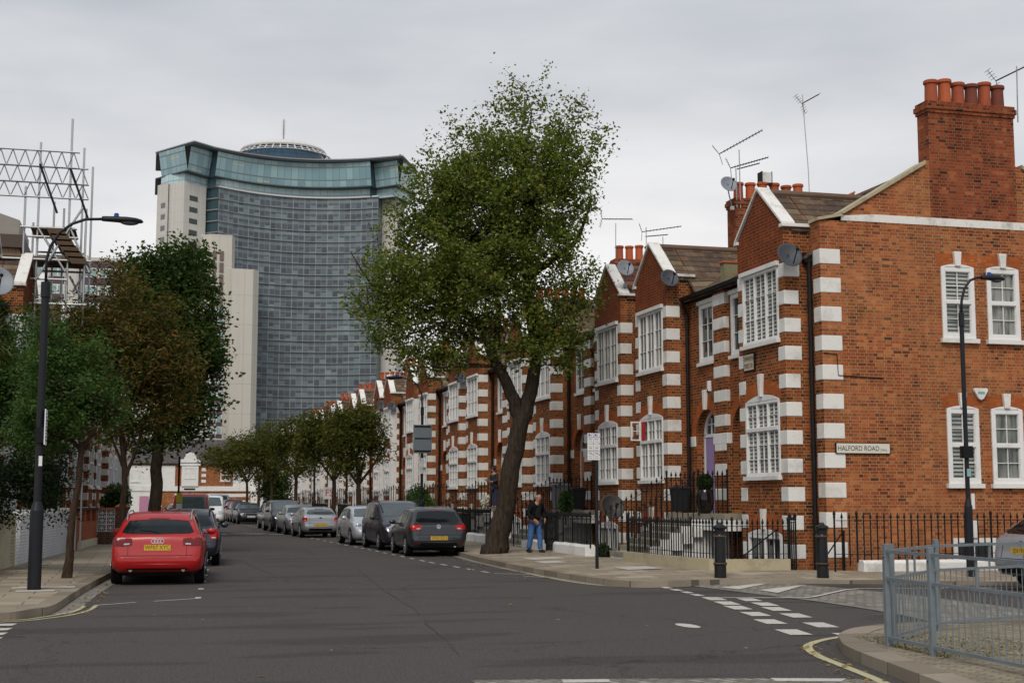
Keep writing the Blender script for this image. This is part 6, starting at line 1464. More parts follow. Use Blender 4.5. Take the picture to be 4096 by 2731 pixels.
    for x in (xa, xb):
        for sg in (1, -1):
            m = MB(); c = (x-L/2, whl+.0); ring = []
            for k in range(19):
                a = math.pi*k/18; ring.append((c[0]+math.cos(a)*(whl+.055), c[1]+math.sin(a)*(whl+.055)))
            ring = [(c[0]+whl+.05, .2)]+ring+[(c[0]-whl-.05, .2)]; pv = []
            for (px, pz) in [(c[0], whl)]+ring:
                h = hit((px, sg*3, max(pz, .33)), (0, -sg, 0)); pv.append(Vector((px, sg*((abs(h.y) if h else hw)+.004), pz)))
            m.add(pv, [(0, k, k+1) if sg < 0 else (0, k+1, k) for k in range(1, len(pv)-1)]); m.build('wheel_arch', M_TRIM, t)
            y = sg*(hw-.20); m = MB(); prof = [(whl*.62, 0), (whl*.93, .0), (whl, .03), (whl, .17), (whl*.93, .205), (whl*.64, .205)]
            m.lathe((c[0], y, whl), [(r_, h_*sg) for r_, h_ in prof], 24, 'y'); wo = m.build('wheel', M_TYRE, t, smooth=False)
            m = MB(); m.lathe((c[0], y, whl), [(.02, .15*sg), (whl*.60, .16*sg), (whl*.66, .208*sg), (whl*.68, .2*sg)], 20, 'y'); m.build('wheel_disc', M_TRIM, wo)
            m = MB()
            for k in range(7):
                a = 2*math.pi*k/7; m.bar((c[0], y+.195*sg, whl), (c[0]+math.cos(a)*whl*.66, y+.20*sg, whl+math.sin(a)*whl*.66), .035, .03, up=(0, 1, 0))
            m.lathe((c[0], y, whl), [(whl*.62, .19*sg), (whl*.68, .212*sg), (whl*.72, .2*sg)], 24, 'y'); m.ball((c[0], y+.2*sg, whl), .04, 8, 6); m.build('rim', rim or M_RIM, wo)
    m = MB(); m.box(-L/2+.6, -hw*.72, .17, L/2-.6, hw*.72, .32); m.build('underbody', M_TRIM, t)
    # mirrors
    xm = {'van': L-1.15, 'mpv': L-1.28, 'wagon': L-1.62, 'saloon': L-1.6}.get(kind, L-1.45)-L/2
    for sg in (1, -1):
        m = MB(); m.ball((xm, sg*(hw+.10), bz+.05), (.055, .11, .075), 12, 8); m.bar((xm, sg*(hw-.08), bz+.0), (xm, sg*(hw+.06), bz+.03), .06, .04); mo = m.build('wing_mirror', paint if kind != 'van' else M_TRIM, t, smooth=True)
    # panel gaps, sills and bumper line
    if detail:
        for xg in {'hatch': (1.15, 2.05*sc_, 3.05*sc_), 'wagon': (1.4, 2.38, 3.5), 'mpv': (1.2, 2.2, 3.25), 'saloon': (1.4, 2.3, 3.2), 'van': (2.4, 3.6)}[kind]:
            for sg in (1, -1):
                m = MB(); pts = []
                for z in np.linspace(.36, bz, 6):
                    h = hit((xg-L/2, sg*3, z), (0, -sg, 0)); pts.append((xg-L/2, sg*(abs(h.y)+.001 if h else hw), z))
                m.tube(pts, .004, 4); m.build('panel_gap', M_TRIM, t)
        for sg in (1, -1):
            for xg in (1.5, 2.4):
                h = hit((xg-L/2, sg*3, bz-.14), (0, -sg, 0)); m = MB(); m.box(xg-L/2-.09, h.y-.012, bz-.155, xg-L/2+.09, h.y+.012, bz-.125); m.build('door_handle', paint, t)
    def strip(nm, mat, side, pts, r=.006, off=.003):
        m = MB(); q = []
        for a, b in pts:
            if side == 'r': h = hit((-L, a, b), (1, 0, 0)); q.append((h.x-off if h else -L/2, a, b))
            else: h = hit((L, a, b), (-1, 0, 0)); q.append((h.x+off if h else L/2, a, b))
        m.tube(q, r, 5); return m.build(nm, mat, t)
    # tail
    rear = rear or {}
    lt, lb, li = rear.get('lights', (.98, .78, .52)); lo = hw*.97
    mats = rear.get('mats', (M_LENS, M_LENSD))
    if rear.get('vertical'):
        patch('tail_light', mats[0], 'r', [(hw*.80, lt), (lo*.93, lt)], [(hw*.78, lb), (lo*.98, lb)], both=True, nu=6, off=.012)
    else:
        patch('tail_light', mats[0], 'r', [(li, lt-.02), ((li+lo)/2, lt), (lo*.95, lt-.01)], [(li+.01, lb+.02), ((li+lo)/2, lb), (lo*.97, lb+.01)], both=True, nu=10, off=.012)
        if kind != 'van': patch('tail_light', mats[0], 's', [(.05, lt-.01), (.26, lt-.04)], [(.03, lb+.02), (.22, lb+.05)], both=True, nu=5, off=.010)
    patch('reversing_light', M_CLEAR, 'r', [(li+.05, lb+.06), (li+.16, lb+.055)], [(li+.05, lb+.03), (li+.16, lb+.025)], both=True, nu=4, nv=2, off=.016)
    zc = .60
    strip('bumper_edge', M_TRIM, 'r', [(y, rear.get('bz', .62)) for y in np.linspace(-hw*.86, hw*.86, 13)], .005)
    strip('tailgate_gap', M_TRIM, 'r', [(-hw*.62, z) for z in np.linspace(rear.get('bz', .62), lt+.02, 6)], .004); strip('tailgate_gap', M_TRIM, 'r', [(hw*.62, z) for z in np.linspace(rear.get('bz', .62), lt+.02, 6)], .004)
    patch('rear_valance', M_TRIM, 'r', [(-hw*.62, rear.get('vz', .42)), (hw*.62, rear.get('vz', .42))], [(-hw*.66, .31), (hw*.66, .31)], nu=10, nv=2, off=.008)
    zp = rear.get('pz', .78)
    def plate_at(side, z, txt, mat):
        sgn = -1 if side == 'r' else 1
        h = hit((sgn*L, 0, z), (-sgn, 0, 0)); x = h.x+sgn*.012
        m = MB(); m.box(x, -.26, z-.056, x+sgn*.012, .26, z+.056); p = m.build('number_plate', mat, t)
        m = MB(); text_mb(m, txt, .118, (x+sgn*.0135, 0, z), (0, -1 if side == 'r' else 1, 0), (0, 0, 1), 0, sx=.86); m.build('characters', M_INK, p)
    if plate:
        patch('plate_recess', M_TRIM if rear.get('dark_recess') else paint, 'r', [(-.32, zp+.085), (.32, zp+.085)], [(-.30, zp-.085), (.30, zp-.085)], nu=6, nv=2, off=.004)
        plate_at('r', zp, plate, M_PLATEY)
    # wiper
    if kind in ('hatch', 'wagon', 'mpv'): strip('rear_wiper', M_TRIM, 'r', [(-.02, z0+.02), (.12, z0+.05), (.36, z0+.075)] if rear else [(0, z0+.02), (.3, z0+.06)], .009, .014)
    patch('high_brake_light', M_LENSD, 'r', [(-.2, zr+.035), (.2, zr+.035)], [(-.2, zr+.012), (.2, zr+.012)], nu=4, nv=1, off=.01)
    for y in rear.get('pipes', ()):
        m = MB(); m.tube([(-L/2+.28, y, .31), (-L/2+.05, y, .31)], .035, 12); m.build('exhaust_pipe', M_CHROME, t)
    if rear.get('reflect'):
        patch('reflector', M_LENSD, 'r', [(hw*.66, .415), (hw*.86, .425)], [(hw*.67, .385), (hw*.86, .39)], both=True, nu=4, nv=1, off=.012)
    if badge == 'rings':
        h = hit((-L, 0, .885), (1, 0, 0)); m = MB()
        for k in range(4):
            cy = (k-1.5)*.058; m.tube([(h.x-.014, cy+.038*math.cos(a), .885+.038*math.sin(a)) for a in [2*math.pi*i/20 for i in range(21)]], .0085, 5, cap=False)
        m.build('badge', M_BADGE, t)
    if badge == 'roundel':
        h = hit((-L, 0, .90), (1, 0, 0)); x = h.x-.016; m = MB(); m.tube([(x, .058*math.cos(a), .90+.058*math.sin(a)) for a in [2*math.pi*i/24 for i in range(25)]], .008, 5, cap=False)
        for pts in ([(-.024, .052), (0, .010), (.024, .052)], [(-.046, .034), (-.022, -.044), (0, .0), (.022, -.044), (.046, .034)]):
            for a, b in zip(pts, pts[1:]): m.bar((x, a[0], .90+a[1]), (x, b[0], .90+b[1]), .011, .010, up=(1, 0, 0))
        m.build('badge', M_BADGE, t)
    if badge == 'oval':
        h = hit((-L, 0, .88), (1, 0, 0)); m = MB(); m.ball((h.x-.008, 0, .88), (.012, .065, .032), 14, 8); m.build('badge', M_NAVYB, t, smooth=True)
    # nose
    front = front or {}
    ft, fb, fi = front.get('lights', (.78, .64, .42))
    if front.get('round'):
        for sg in (1, -1):
            for yy, zz, rr in front['round']:
                h = hit((L, sg*yy, zz), (-1, 0, 0)); m = MB()
                if h: m.lathe((h.x-.04, sg*yy, zz), [(rr, 0), (rr, .035), (rr*.8, .055), (.01, .065)], 16, 'x'); m.build('headlight', M_CLEAR, t, smooth=True)
    else:
        patch('headlight', M_CLEAR, 'f', [(fi, ft-.03), (hw*.75, ft), (hw*.90, ft+.01)], [(fi+.04, fb), (hw*.75, fb-.01), (hw*.90, fb+.05)], both=True, nu=8, off=.012)
    gz = front.get('grille', (.70, .58, .36))
    patch('grille', M_TRIM, 'f', [(-gz[2], gz[0]), (gz[2], gz[0])], [(-gz[2]*.9, gz[1]), (gz[2]*.9, gz[1])], nu=8, nv=2, off=.010)
    if front.get('chrome'):
        strip('grille_surround', M_CHROME, 'f', [(-gz[2], gz[0]), (0, gz[0]), (gz[2], gz[0]), (gz[2]*.9, gz[1]), (0, gz[1]), (-gz[2]*.9, gz[1]), (-gz[2], gz[0])], .014, .014)
    patch('lower_grille', M_TRIM, 'f', [(-hw*.6, .40), (hw*.6, .40)], [(-hw*.55, .30), (hw*.55, .30)], nu=8, nv=2, off=.008)
    if fplate: plate_at('f', .50, fplate, M_PLATEW)
    if rails:
        for sg in (1, -1):
            m = MB(); y = rw*.93*sg; m.tube([(x-L/2, y, topz(x)+(.035 if .7 < x < 3.2 else .0)) for x in (.55, .75, 1.5, 2.3, 3.0, 3.25)], .016, 6); m.build('roof_rail', rails, t)
    return t
M_NAVYB = plain('badge_blue', (.01, .03, .12), .2)
NH = math.pi/2; FC = -math.pi/2      # facing away from / towards the camera
def along(x, yrear, L, away=True, skew=0.):
    """origin from the position of the end nearest to the camera"""
    h = (NH-skew) if away else (FC-skew); d = Vector((math.sin(skew), math.cos(skew), 0)); p = Vector((x, yrear, 0))+d*L/2; return (p.x, p.y, 0), h
l, h = along(.27, 29.0, 4.93, True, .055)
car('bright red estate car parked at the left kerb, seen from behind', l, h, P_RED, 4.93, 1.86, 1.46, 'wagon', rear=dict(lights=(.96, .79, .50), mats=(M_LENSD, M_LENSD), pz=.76, pipes=(-.52, .52), bz=.60, vz=.345), plate='WF07 XYC', badge='rings', rails=M_ALU)
l, h = along(1.02, 36.7, 4.5, True, .06)
car('dark navy estate car directly in front of the red estate', l, h, P_NAVY, 4.5, 1.76, 1.46, 'wagon', rear=dict(lights=(.98, .70, .62), mats=(M_LENS, M_LENS), pz=.7), plate='LR04 KVE', rails=M_BLACK)
l, h = along(2.2, 70.5, 4.8, True, .05)
car('dark red people carrier parked behind the left street trees, tail window up high', l, h, P_DRED, 4.8, 1.92, 1.98, 'van', rear=dict(lights=(1.1, .8, .7), vertical=True), glassm=M_CGLASS_L)
l, h = along(4.25, 94.5, 5.0, False, .02)
car('white van facing the camera beyond the dark red people carrier', l, h, P_WHITE, 5.0, 1.95, 1.92, 'van', front=dict(lights=(.92, .72, .5)), name='parked_van', cat='van')
l, h = along(6.5, 126, 5.2, False, 0)
car('grey van at the far end of the right hand row', l, h, P_BGREY, 5.2, 1.95, 2.1, 'van', front=dict(), name='parked_van', cat='van', detail=0)
l, h = along(2.1, 84, 4.2, False, .0)
car('pale blue grey car half hidden behind the left tree trunk', l, h, P_BGREY, 4.2, 1.72, 1.45, 'hatch', front=dict(), detail=0)
l, h = along(8.60, 41.0, 4.05, True, .01)
car('dark grey hatchback with yellow plate beside the plane tree', l, h, P_GREY, 4.05, 1.79, 1.48, 'hatch', rear=dict(lights=(.97, .80, .52), pz=.56, reflect=True, bz=.66, pipes=(-.5,)), plate='VN59 BZH', badge='roundel')
l, h = along(8.62, 46.0, 4.47, False, -.02)
car('dark grey people carrier facing the dark grey hatchback', l, h, carpaint('paint_charcoal', (.035, .033, .042), .4), 4.47, 1.80, 1.66, 'mpv', front=dict(lights=(.88, .66, .50), grille=(.78, .68, .3), chrome=True), rails=M_BLACK, fplate='YK06 HJD')
l, h = along(8.35, 51.3, 3.9, False, -.04)
car('small pale silver hatchback with round headlights facing the camera', l, h, carpaint('paint_pale_silver', (.50, .53, .57), .4), 3.9, 1.65, 1.46, 'hatch', front=dict(round=[(.60, .72, .115), (.40, .68, .075)], grille=(.70, .60, .25)), fplate='GX03 TNB')
l, h = along(7.62, 62.0, 3.83, True, -.05)
car('silver three door hatchback seen from behind further up the right row', l, h, P_SILVER, 3.83, 1.63, 1.36, 'hatch', rear=dict(lights=(.92, .72, .60), bz=.64, pz=.56), plate='S847 HGP', badge='oval', glassm=M_CGLASS_L)
l, h = along(7.5, 67.3, 4.5, False, -.04)
car('silver saloon with round headlamps facing the camera behind the silver hatchback', l, h, P_SILVER, 4.5, 1.73, 1.43, 'saloon', front=dict(round=[(.62, .68, .12), (.42, .66, .10)], grille=(.74, .58, .2), chrome=True))
l, h = along(7.35, 73.2, 4.5, False, -.04)
car('black people carrier with a chrome grille in the middle of the right row', l, h, P_BLACK, 4.5, 1.80, 1.66, 'mpv', front=dict(lights=(.85, .68, .48), grille=(.76, .66, .22), chrome=True))
l, h = along(7.45, 79.6, 4.0, False, -.04)
car('black hatchback tucked behind the black people carrier', l, h, P_NAVY, 4.0, 1.72, 1.50, 'hatch', front=dict(), detail=0)
l, h = along(7.05, 96, 4.6, False, -.03)
car('black saloon with wide chrome edged grille facing the camera', l, h, P_BLACK, 4.6, 1.78, 1.42, 'saloon', front=dict(lights=(.76, .64, .5), grille=(.74, .56, .40), chrome=True), fplate='AE02 XUD')
for (x, y, pt, lb, k) in ((6.95, 102.5, P_GREY, 'dark grey hatchback just behind the black saloon', 'hatch'), (6.95, 108, P_DRED, 'dark red hatchback in the far part of the right row', 'hatch'), (7.05, 113.5, P_NAVY, 'navy people carrier in the far part of the right row', 'mpv'), (6.85, 119.5, P_BLUE, 'bright blue car near the far end of the right row', 'hatch')):
    l, h = along(x, y, 4.2, False, -.02); car(lb, l, h, pt, 4.2, 1.76, 1.5 if k == 'hatch' else 1.65, k, front=dict(), detail=0)
t = car('silver hatchback at the right edge beyond the grey railing', (17.72, 22.35, .06), .0, P_SILVER, 4.3, 1.80, 1.46, 'hatch', rear=dict(lights=(1.22, 1.02, .74), vertical=True, mats=(M_LENS, M_LENS), pz=.73, bz=.58), plate='EJ58 FKM', badge='oval', group='cars parked along the street')
# ---------------------------------------------------------------- street furniture
M_POST = plain('lamp_post_paint', (.011, .0125, .017), .5, spec=.3)
def guard(pts, label):
    t = thing('guard_railing', label, 'railing', (*pts[0], .12), 0, 'grey guard railing round the near corner')
    x0, y0 = pts[0]
    for i, (a, b) in enumerate(zip(pts, pts[1:])):
        A = Vector((a[0]-x0, a[1]-y0, 0)); B_ = Vector((b[0]-x0, b[1]-y0, 0)); d = (B_-A).normalized(); A2 = A+d*.05; B2 = B_-d*.05
        m = MB()
        for z in (1.04, .74, .09): m.bar(A2+Vector((0, 0, z)), B2+Vector((0, 0, z)), .034, .034)
        n = int((B2-A2).length/.115)
        for k in range(1, n): p = A2.lerp(B2, k/n); m.tube([p+Vector((0, 0, .10)), p+Vector((0, 0, .73))], .0065, 5)
        for k in range(1, 4):
            p = A2.lerp(B2, k/4)
            if k == 2: m.bar(p+Vector((0, 0, .74)), p+Vector((0, 0, 1.03)), .02, .02)
        m.build('bar_panel', M_GALV, t)
    for p in pts:
        m = MB(); x, y = p[0]-x0, p[1]-y0; m.box(x-.03, y-.03, -.03, x+.03, y+.03, 1.12); m.build('post', M_GALV, t, bevel=.004)
        for z in (.85, .95, .3): pass
        m = MB(); m.tube([(x-.038, y, .97), (x+.038, y, .97)], .009, 6); m.build('bolt', M_TRIM, t)
    return t
guard([(8.06, 14.02), (7.98, 12.98), (7.90, 11.2), (7.6, 9.4), (7.2, 7.4)], 'grey pedestrian guard railing nearest the kerb, running out of the frame')
guard([(8.18, 14.12), (9.57, 15.43), (11.6, 16.2), (13.8, 16.5)], 'grey pedestrian guard railing farther back, turning along the side road')
mb = MB(); r_ = np.random.RandomState(4)
c = np.stack([8.0+r_.rand(2200)**1.5*1.7, 12.7+r_.rand(2200)*2.3, .127+r_.rand(2200)*.006], 1); c = c[(c[:, 1]-12.7 < 2.3-(c[:, 0]-8)*.2) & (c[:, 0] > 7.95+.12*(c[:, 1]-13.5))]
o = leaf_mesh('moss_patch', leafmat('moss', [(0., (.05, .06, .015)), (1., (.12, .14, .04))], .1), None, c, .022, r_, 2.); tag(o, 'moss and grit growing between the setts by the railing foot', 'moss', kind='stuff')
def lamp(loc, label, H, arm, rz=0, head=.75, base_h=1.45, big=True, photocell=True, r=.055):
    """arm: list of (x, z) from the post top"""
    t = thing('street_lamp', label, 'street lamp', loc, rz, 'black street lamps')
    m = MB(); m.lathe((0, 0, -.05), [(r*1.75, 0), (r*1.75, base_h), (r*1.0, base_h+.16), (r*1.0, H-.3), (r*1.25, H-.28), (r*1.25, H)], 16); m.build('post', M_POST, t, smooth=False)
    m = MB(); m.tube([(x, 0, z) for x, z in arm], .027, 10); m.build('arm', M_POST, t, smooth=True)
    ex, ez = arm[-1]; s = 1 if arm[-1][0] > 0 else -1
    m = MB(); secs = [(0, .05, .05, 0), (.05, .06, .055, 0), (.22, .085, .06, .0), (.45, .115, .065, -.005), (.62, .11, .055, -.01), (.72, .07, .035, -.015), (.75, .02, .01, -.02)]
    pts = []; k = head/.75
    for x, w_, h_, dz in secs:
        for a in range(12): an = 2*math.pi*a/12; pts.append((ex+s*x*k, w_*math.cos(an), ez+dz+h_*math.sin(an)*(1.1 if math.sin(an) > 0 else .8)))
    n = len(secs); fs = [(i*12+a, i*12+(a+1) % 12, (i+1)*12+(a+1) % 12, (i+1)*12+a) for i in range(n-1) for a in range(12)]+[tuple(range(12))[::-1], tuple((n-1)*12+a for a in range(12))]
    if s < 0: fs = [f[::-1] for f in fs]
    m.add(pts, fs); hd = m.build('lamp_head', M_POST, t, smooth=True)
    m = MB(); m.ball((ex+s*.5*k, 0, ez-.045), (.17*k, .085, .05), 12, 8); m.build('lens', M_CGLASS_L, hd, smooth=True)
    if photocell: m = MB(); m.lathe((ex+s*.26*k, 0, ez+.05), [(.045, 0), (.045, .06), (.03, .075)], 12); m.build('photocell', plain('cell_blue', (.01, .05, .35), .4) if 'cell_blue' not in MATS else MATS['cell_blue'], hd)
    return t
t = lamp((-1.88, 26.4, .13), 'black street lamp near the left kerb with its long head reaching right', 5.62, [(0, 5.5), (.0, 6.0), (.06, 6.25), (.2, 6.5), (.42, 6.68), (.66, 6.78), (.95, 6.80)], head=.75, r=.068)
def zone_sign(t, x, y, z, w_, h_, label='parking sign', rot=0., mat=None, cols=1):
    m = MB(); m.box(x-w_/2, y-.012, z-h_/2, x+w_/2, y+.004, z+h_/2); s_ = m.build('sign_plate', M_PLATEW, t)
    m = MB()
    for k in range(cols):
        cx = x-w_/2+w_*(k+.5)/cols; cw = w_/cols*.38
        for q, (tz, th) in enumerate(((.44, .02), (.40, .012), (.30, .02), (.26, .02), (.18, .018), (.10, .016), (.0, .016), (-.06, .03), (-.14, .016), (-.24, .02), (-.28, .02), (-.36, .016), (-.43, .016))):
            m.box(cx-cw*(.9-.3*(q % 3 == 1)), y-.0145, z+h_*tz-th/2*h_*.7, cx+cw*(.8-.25*(q % 2)), y-.0122, z+h_*tz+th/2*h_*.7)
    for zz in (.36, -.18): m.box(x-w_/2, y-.0148, z+h_*zz-.004, x+w_/2, y-.0123, z+h_*zz+.004)
    if cols > 1: m.box(x-.003, y-.015, z-h_/2, x+.003, y-.0124, z+h_/2)
    m.build('printing', plain('sign_ink', (.03, .05, .12), .6) if 'sign_ink' not in MATS else MATS['sign_ink'], s_)
    m = MB()
    for k in range(cols): cx = x-w_/2+w_*(k+.5)/cols; m.box(cx-w_/cols*.35, y-.016, z+h_*.40, cx-w_/cols*.12, y-.0125, z+h_*.47)
    m.each('parking_symbol', plain('sign_blue', (.01, .05, .35), .5) if 'sign_blue' not in MATS else MATS['sign_blue'], s_)
    return s_
sp_ = MB(); sp_.box(.09, -.30, 2.58, .11, .16, 3.22); z_ = sp_.build('sign_plate', M_PLATEW, t)
sp_ = MB()
for k in range(9): sp_.box(.111, -.26, 2.65+.06*k, .113, .12-(k % 3)*.07, 2.675+.06*k)
sp_.box(.086, -.30, 2.58, .089, .16, 3.22); sp_.build('printing', MATS.get('sign_ink') or plain('sign_ink', (.03, .05, .12), .6), z_)
m = MB(); m.box(-.08, -.10, 2.62, .07, -.06, 2.9); m.build('label_box', M_BLACK, t); m = MB(); m.box(.0, -.075, 2.2, .06, -.068, 2.38); m.build('number_label', M_WHITE, t)
t = lamp((16.52, 25.35, .13), 'black street lamp in front of the plain side wall, head pointing right', 5.55, [(0, 5.4), (.02, 5.75), (.10, 6.02), (.24, 6.20), (.42, 6.27), (.52, 6.27)], head=.55, base_h=1.5, r=.048)
m = MB(); m.box(-.12, -.10, 2.45, .10, .05, 2.70); m.build('control_box', M_BLACK, t); m = MB(); m.box(-.04, -.065, 2.07, .05, -.055, 2.23); m.build('number_label', plain('label_teal', (.25, .42, .42), .5), t); m = MB(); m.box(.04, -.06, 1.40, .12, -.055, 1.72); m.build('notice', M_PLATEW, t)
t = lamp((9.55, 48.6, .15), 'black street lamp behind the parked people carrier, head pointing left over the road', 4.9, [(0, 4.8), (-.02, 5.3), (-.18, 5.65), (-.45, 5.85), (-.75, 5.9)], head=.6, r=.05, photocell=True)
mb = MB(); mb.box(-.34, -.09, 3.2, .34, -.07, 3.72); mb.box(-.34, -.09, 3.74, .34, -.07, 4.22); sb = mb.build('sign_back', plain('sign_back_grey', (.17, .20, .22), .55, .2), t, bevel=.01)
mb = MB(); mb.bar((-.3, -.10, 3.28), (.3, -.10, 3.28), .02, .05); mb.bar((-.3, -.10, 4.16), (.3, -.10, 4.16), .02, .05); mb.bar((-.3, -.10, 3.73), (.3, -.10, 3.73), .015, .03); mb.build('bracket', M_TRIM, sb)
zone_sign(t, -.05, -.07, 2.75, .14, .55)
lamp((9.3, 79, .15), 'distant black lamp post between the small right hand trees', 4.6, [(0, 4.5), (-.1, 5.1), (-.6, 5.5)], head=.5, r=.06, photocell=False)
# sign pole with the double parking plate
t = thing('sign_pole', 'thin black pole with a double white parking plate near the corner', 'sign', (10.1, 30.45, .14))
m = MB(); m.tube([(0, 0, -.05), (0, 0, 3.15)], .040, 12); m.build('pole', M_POST, t)
zone_sign(t, -.08, -.05, 2.80, .30, .62, cols=2)
m = MB()
for k, z in ((-.155, 2.86), (-.005, 2.86), (-.155, 2.60), (-.005, 2.60)): m.box(k+.045, -.0665, z, k+.075, -.0625, z+.016); m.cut()
m.each('red_mark', M_REDPAINT, t)
# bollards
for i, (x, y, lb) in enumerate(((11.5, 26.62, 'black cast iron bollard in front of the stone plinth'), (13.5, 26.0, 'black cast iron bollard beside the corner drainpipe and gate'))):
    t = thing('bollard', lb, 'bollard', (x, y, .13), 0, 'black bollards on the corner')
    m = MB(); m.lathe((0, 0, -.03), [(.125, 0), (.122, .28), (.135, .285), (.142, .31), (.135, .335), (.118, .34), (.105, .86), (.12, .87), (.128, .89), (.12, .91), (.108, .92), (.108, 1.0), (.135, 1.02), (.14, 1.05), (.135, 1.08), (.11, 1.09), (.055, 1.12), (.045, 1.15), (.01, 1.16)], 20); m.build('shaft', plain('bollard_paint', (.010, .011, .013), .35, var=.5, vscale=9, spec=.35) if i == 0 else MATS['bollard_paint'], t, smooth=False)
    for z in (.31, .86):
        m = MB(); m.lathe((0, 0, z-.03), [(.115, 0), (.142, .003), (.145, .02), (.115, .03)], 20); m.build('ring', plain('bollard_rust', (.12, .07, .04), .7) if 'bollard_rust' not in MATS else MATS['bollard_rust'], t)
# street name sign on the side wall
t = thing('street_sign', 'white street name plate reading HALFORD ROAD on the side wall', 'sign', (14.90, SY-.02, 2.74))
m = MB(); m.box(0, -.02, 0, 1.36, .018, .25); m.build('border', M_BLACK, t); m = MB(); m.box(.018, -.025, .018, 1.342, -.0205, .232); m.build('plate', plain('enamel', (.66, .63, .54), .4, var=.05), t)
m = MB(); text_mb(m, 'HALFORD ROAD', .158, (.56, -.029, .118), (1, 0, 0), (0, 0, 1), 0, sx=.86); text_mb(m, 'S.W.6.', .075, (1.19, -.029, .088), (1, 0, 0), (0, 0, 1), 0, sx=.85); m.build('lettering', M_INK, t)
# burglar alarm box, security lamp
t = thing('alarm_box', 'white shield shaped alarm box between the lower side windows', 'alarm box', (18.63, SY-.01, 4.02))
m = MB(); m.prism([(-.07, 0, .02), (.0, 0, -.02), (.07, 0, .02), (.18, 0, .20), (.17, 0, .26), (-.17, 0, .26), (-.18, 0, .20)], (0, -.07, 0)); m.build('case', M_WHITE, t, bevel=.01); m = MB(); m.box(-.09, -.073, .12, .09, -.071, .18); m.build('panel', plain('alarm_green', (.20, .38, .34), .5), t)
t = thing('security_lamp', 'small white security lamp above the lilac door', 'lamp', (14.5, 34.0, 4.6)); m = MB(); m.prism([(-.0, -.06, -.02), (-.0, .06, -.02), (-.0, .05, .26), (-.0, -.05, .26)], (-.09, 0, 0)); m.build('case', M_WHITE, t, bevel=.01); m = MB(); m.ball((-.07, 0, -.02), (.045, .05, .06), 10, 6); m.build('lens', M_NAVYB, t)
# satellite dishes
def dish(loc, az, label, r=.27, tilt=.45, foot=(0, .25, -.25), mat=None):
    """az: heading the dish looks to (radians clockwise from +Y)"""
    t = thing('satellite_dish', label, 'satellite dish', loc, 0, 'satellite dishes'); f = Vector((math.sin(az)*math.cos(tilt), math.cos(az)*math.cos(tilt), math.sin(tilt)))
    a = f.cross(Vector((0, 0, 1))).normalized(); b = a.cross(f); m = MB(); vs = []; fs = []; n = 24; rings = (0, .3, .6, .85, 1.)
    for q in rings:
        for k in range(n): an = 2*math.pi*k/n; vs.append(a*math.cos(an)*r*q+b*math.sin(an)*r*1.08*q+f*(.16*r*2*q*q-.09))
    for i in range(4):
        for k in range(n): fs.append((i*n+k, i*n+(k+1) % n, (i+1)*n+(k+1) % n, (i+1)*n+k))
    m.add(vs, fs); dd = m.build('reflector', mat or M_DISH, t, smooth=True); sm = dd.modifiers.new('s', 'SOLIDIFY'); sm.thickness = .012
    m = MB(); p0 = -b*r*1.0+f*.05; p1 = f*r*1.35-b*r*.45; m.tube([p0, p1], .014, 6); m.ball(p1, .045, 8, 6); m.build('feed_arm', M_TRIM, t)
    m = MB(); m.tube([-f*.10, -f*.17, Vector(foot)], .02, 6); m.box(foot[0]-.05, foot[1]-.05, foot[2]-.06, foot[0]+.05, foot[1]+.05, foot[2]+.06); m.build('wall_bracket', M_ALU, t); return t
AZ = R(182)
dish((13.98, 28.12, 7.24), AZ, 'dark satellite dish on the corner house gable shoulder', .29, foot=(.32, .3, .0))
dish((14.02, 35.62, 7.88), AZ, 'dark satellite dish on the second gable from the corner', .26, foot=(.05, .35, -.32))
dish((14.1, 39.5, 8.80), AZ, 'pale grey satellite dish in front of the third gable coping', .26, foot=(.1, .35, -.5), mat=plain('dish_pale', (.20, .22, .25), .5))
dish((17.12, 38.45, 11.38), AZ, 'grey satellite dish on a mast left of the nearest terrace chimney', .26, foot=(.22, .3, -.7), mat=MATS['dish_pale'])
dish((12.5, 36.3, 1.53), AZ, 'large dark brown satellite dish standing low behind the railings', .34, foot=(.05, .1, -1.3), mat=plain('dish_brown', (.028, .022, .02), .6))
for i, (j, x, z) in enumerate(((5, 14.0, 7.3), (6, 14.0, 7.2), (9, 14.0, 7.5), (10, 14.0, 7.4), (12, 14.0, 7.6))):
    y = YP+PER*(j//2+1)+(-3.69-1.5 if j % 2 else 3.69-1.45)
    dish((x, y, z), AZ, ['satellite dish on a gable shoulder above the mid street lamp', 'satellite dish on the gable just beyond the mid street lamp', 'small satellite dish on a gable above the silver hatchback', 'satellite dish above the third street tree', 'farthest satellite dish along the terrace gables'][i], .26, foot=(.2, .3, -.2))
dish((-3.42, 33.2, 6.70), R(165), 'grey satellite dish cut off by the left edge below the roof', .36, foot=(-.3, .35, -.2), mat=MATS['dish_pale'])
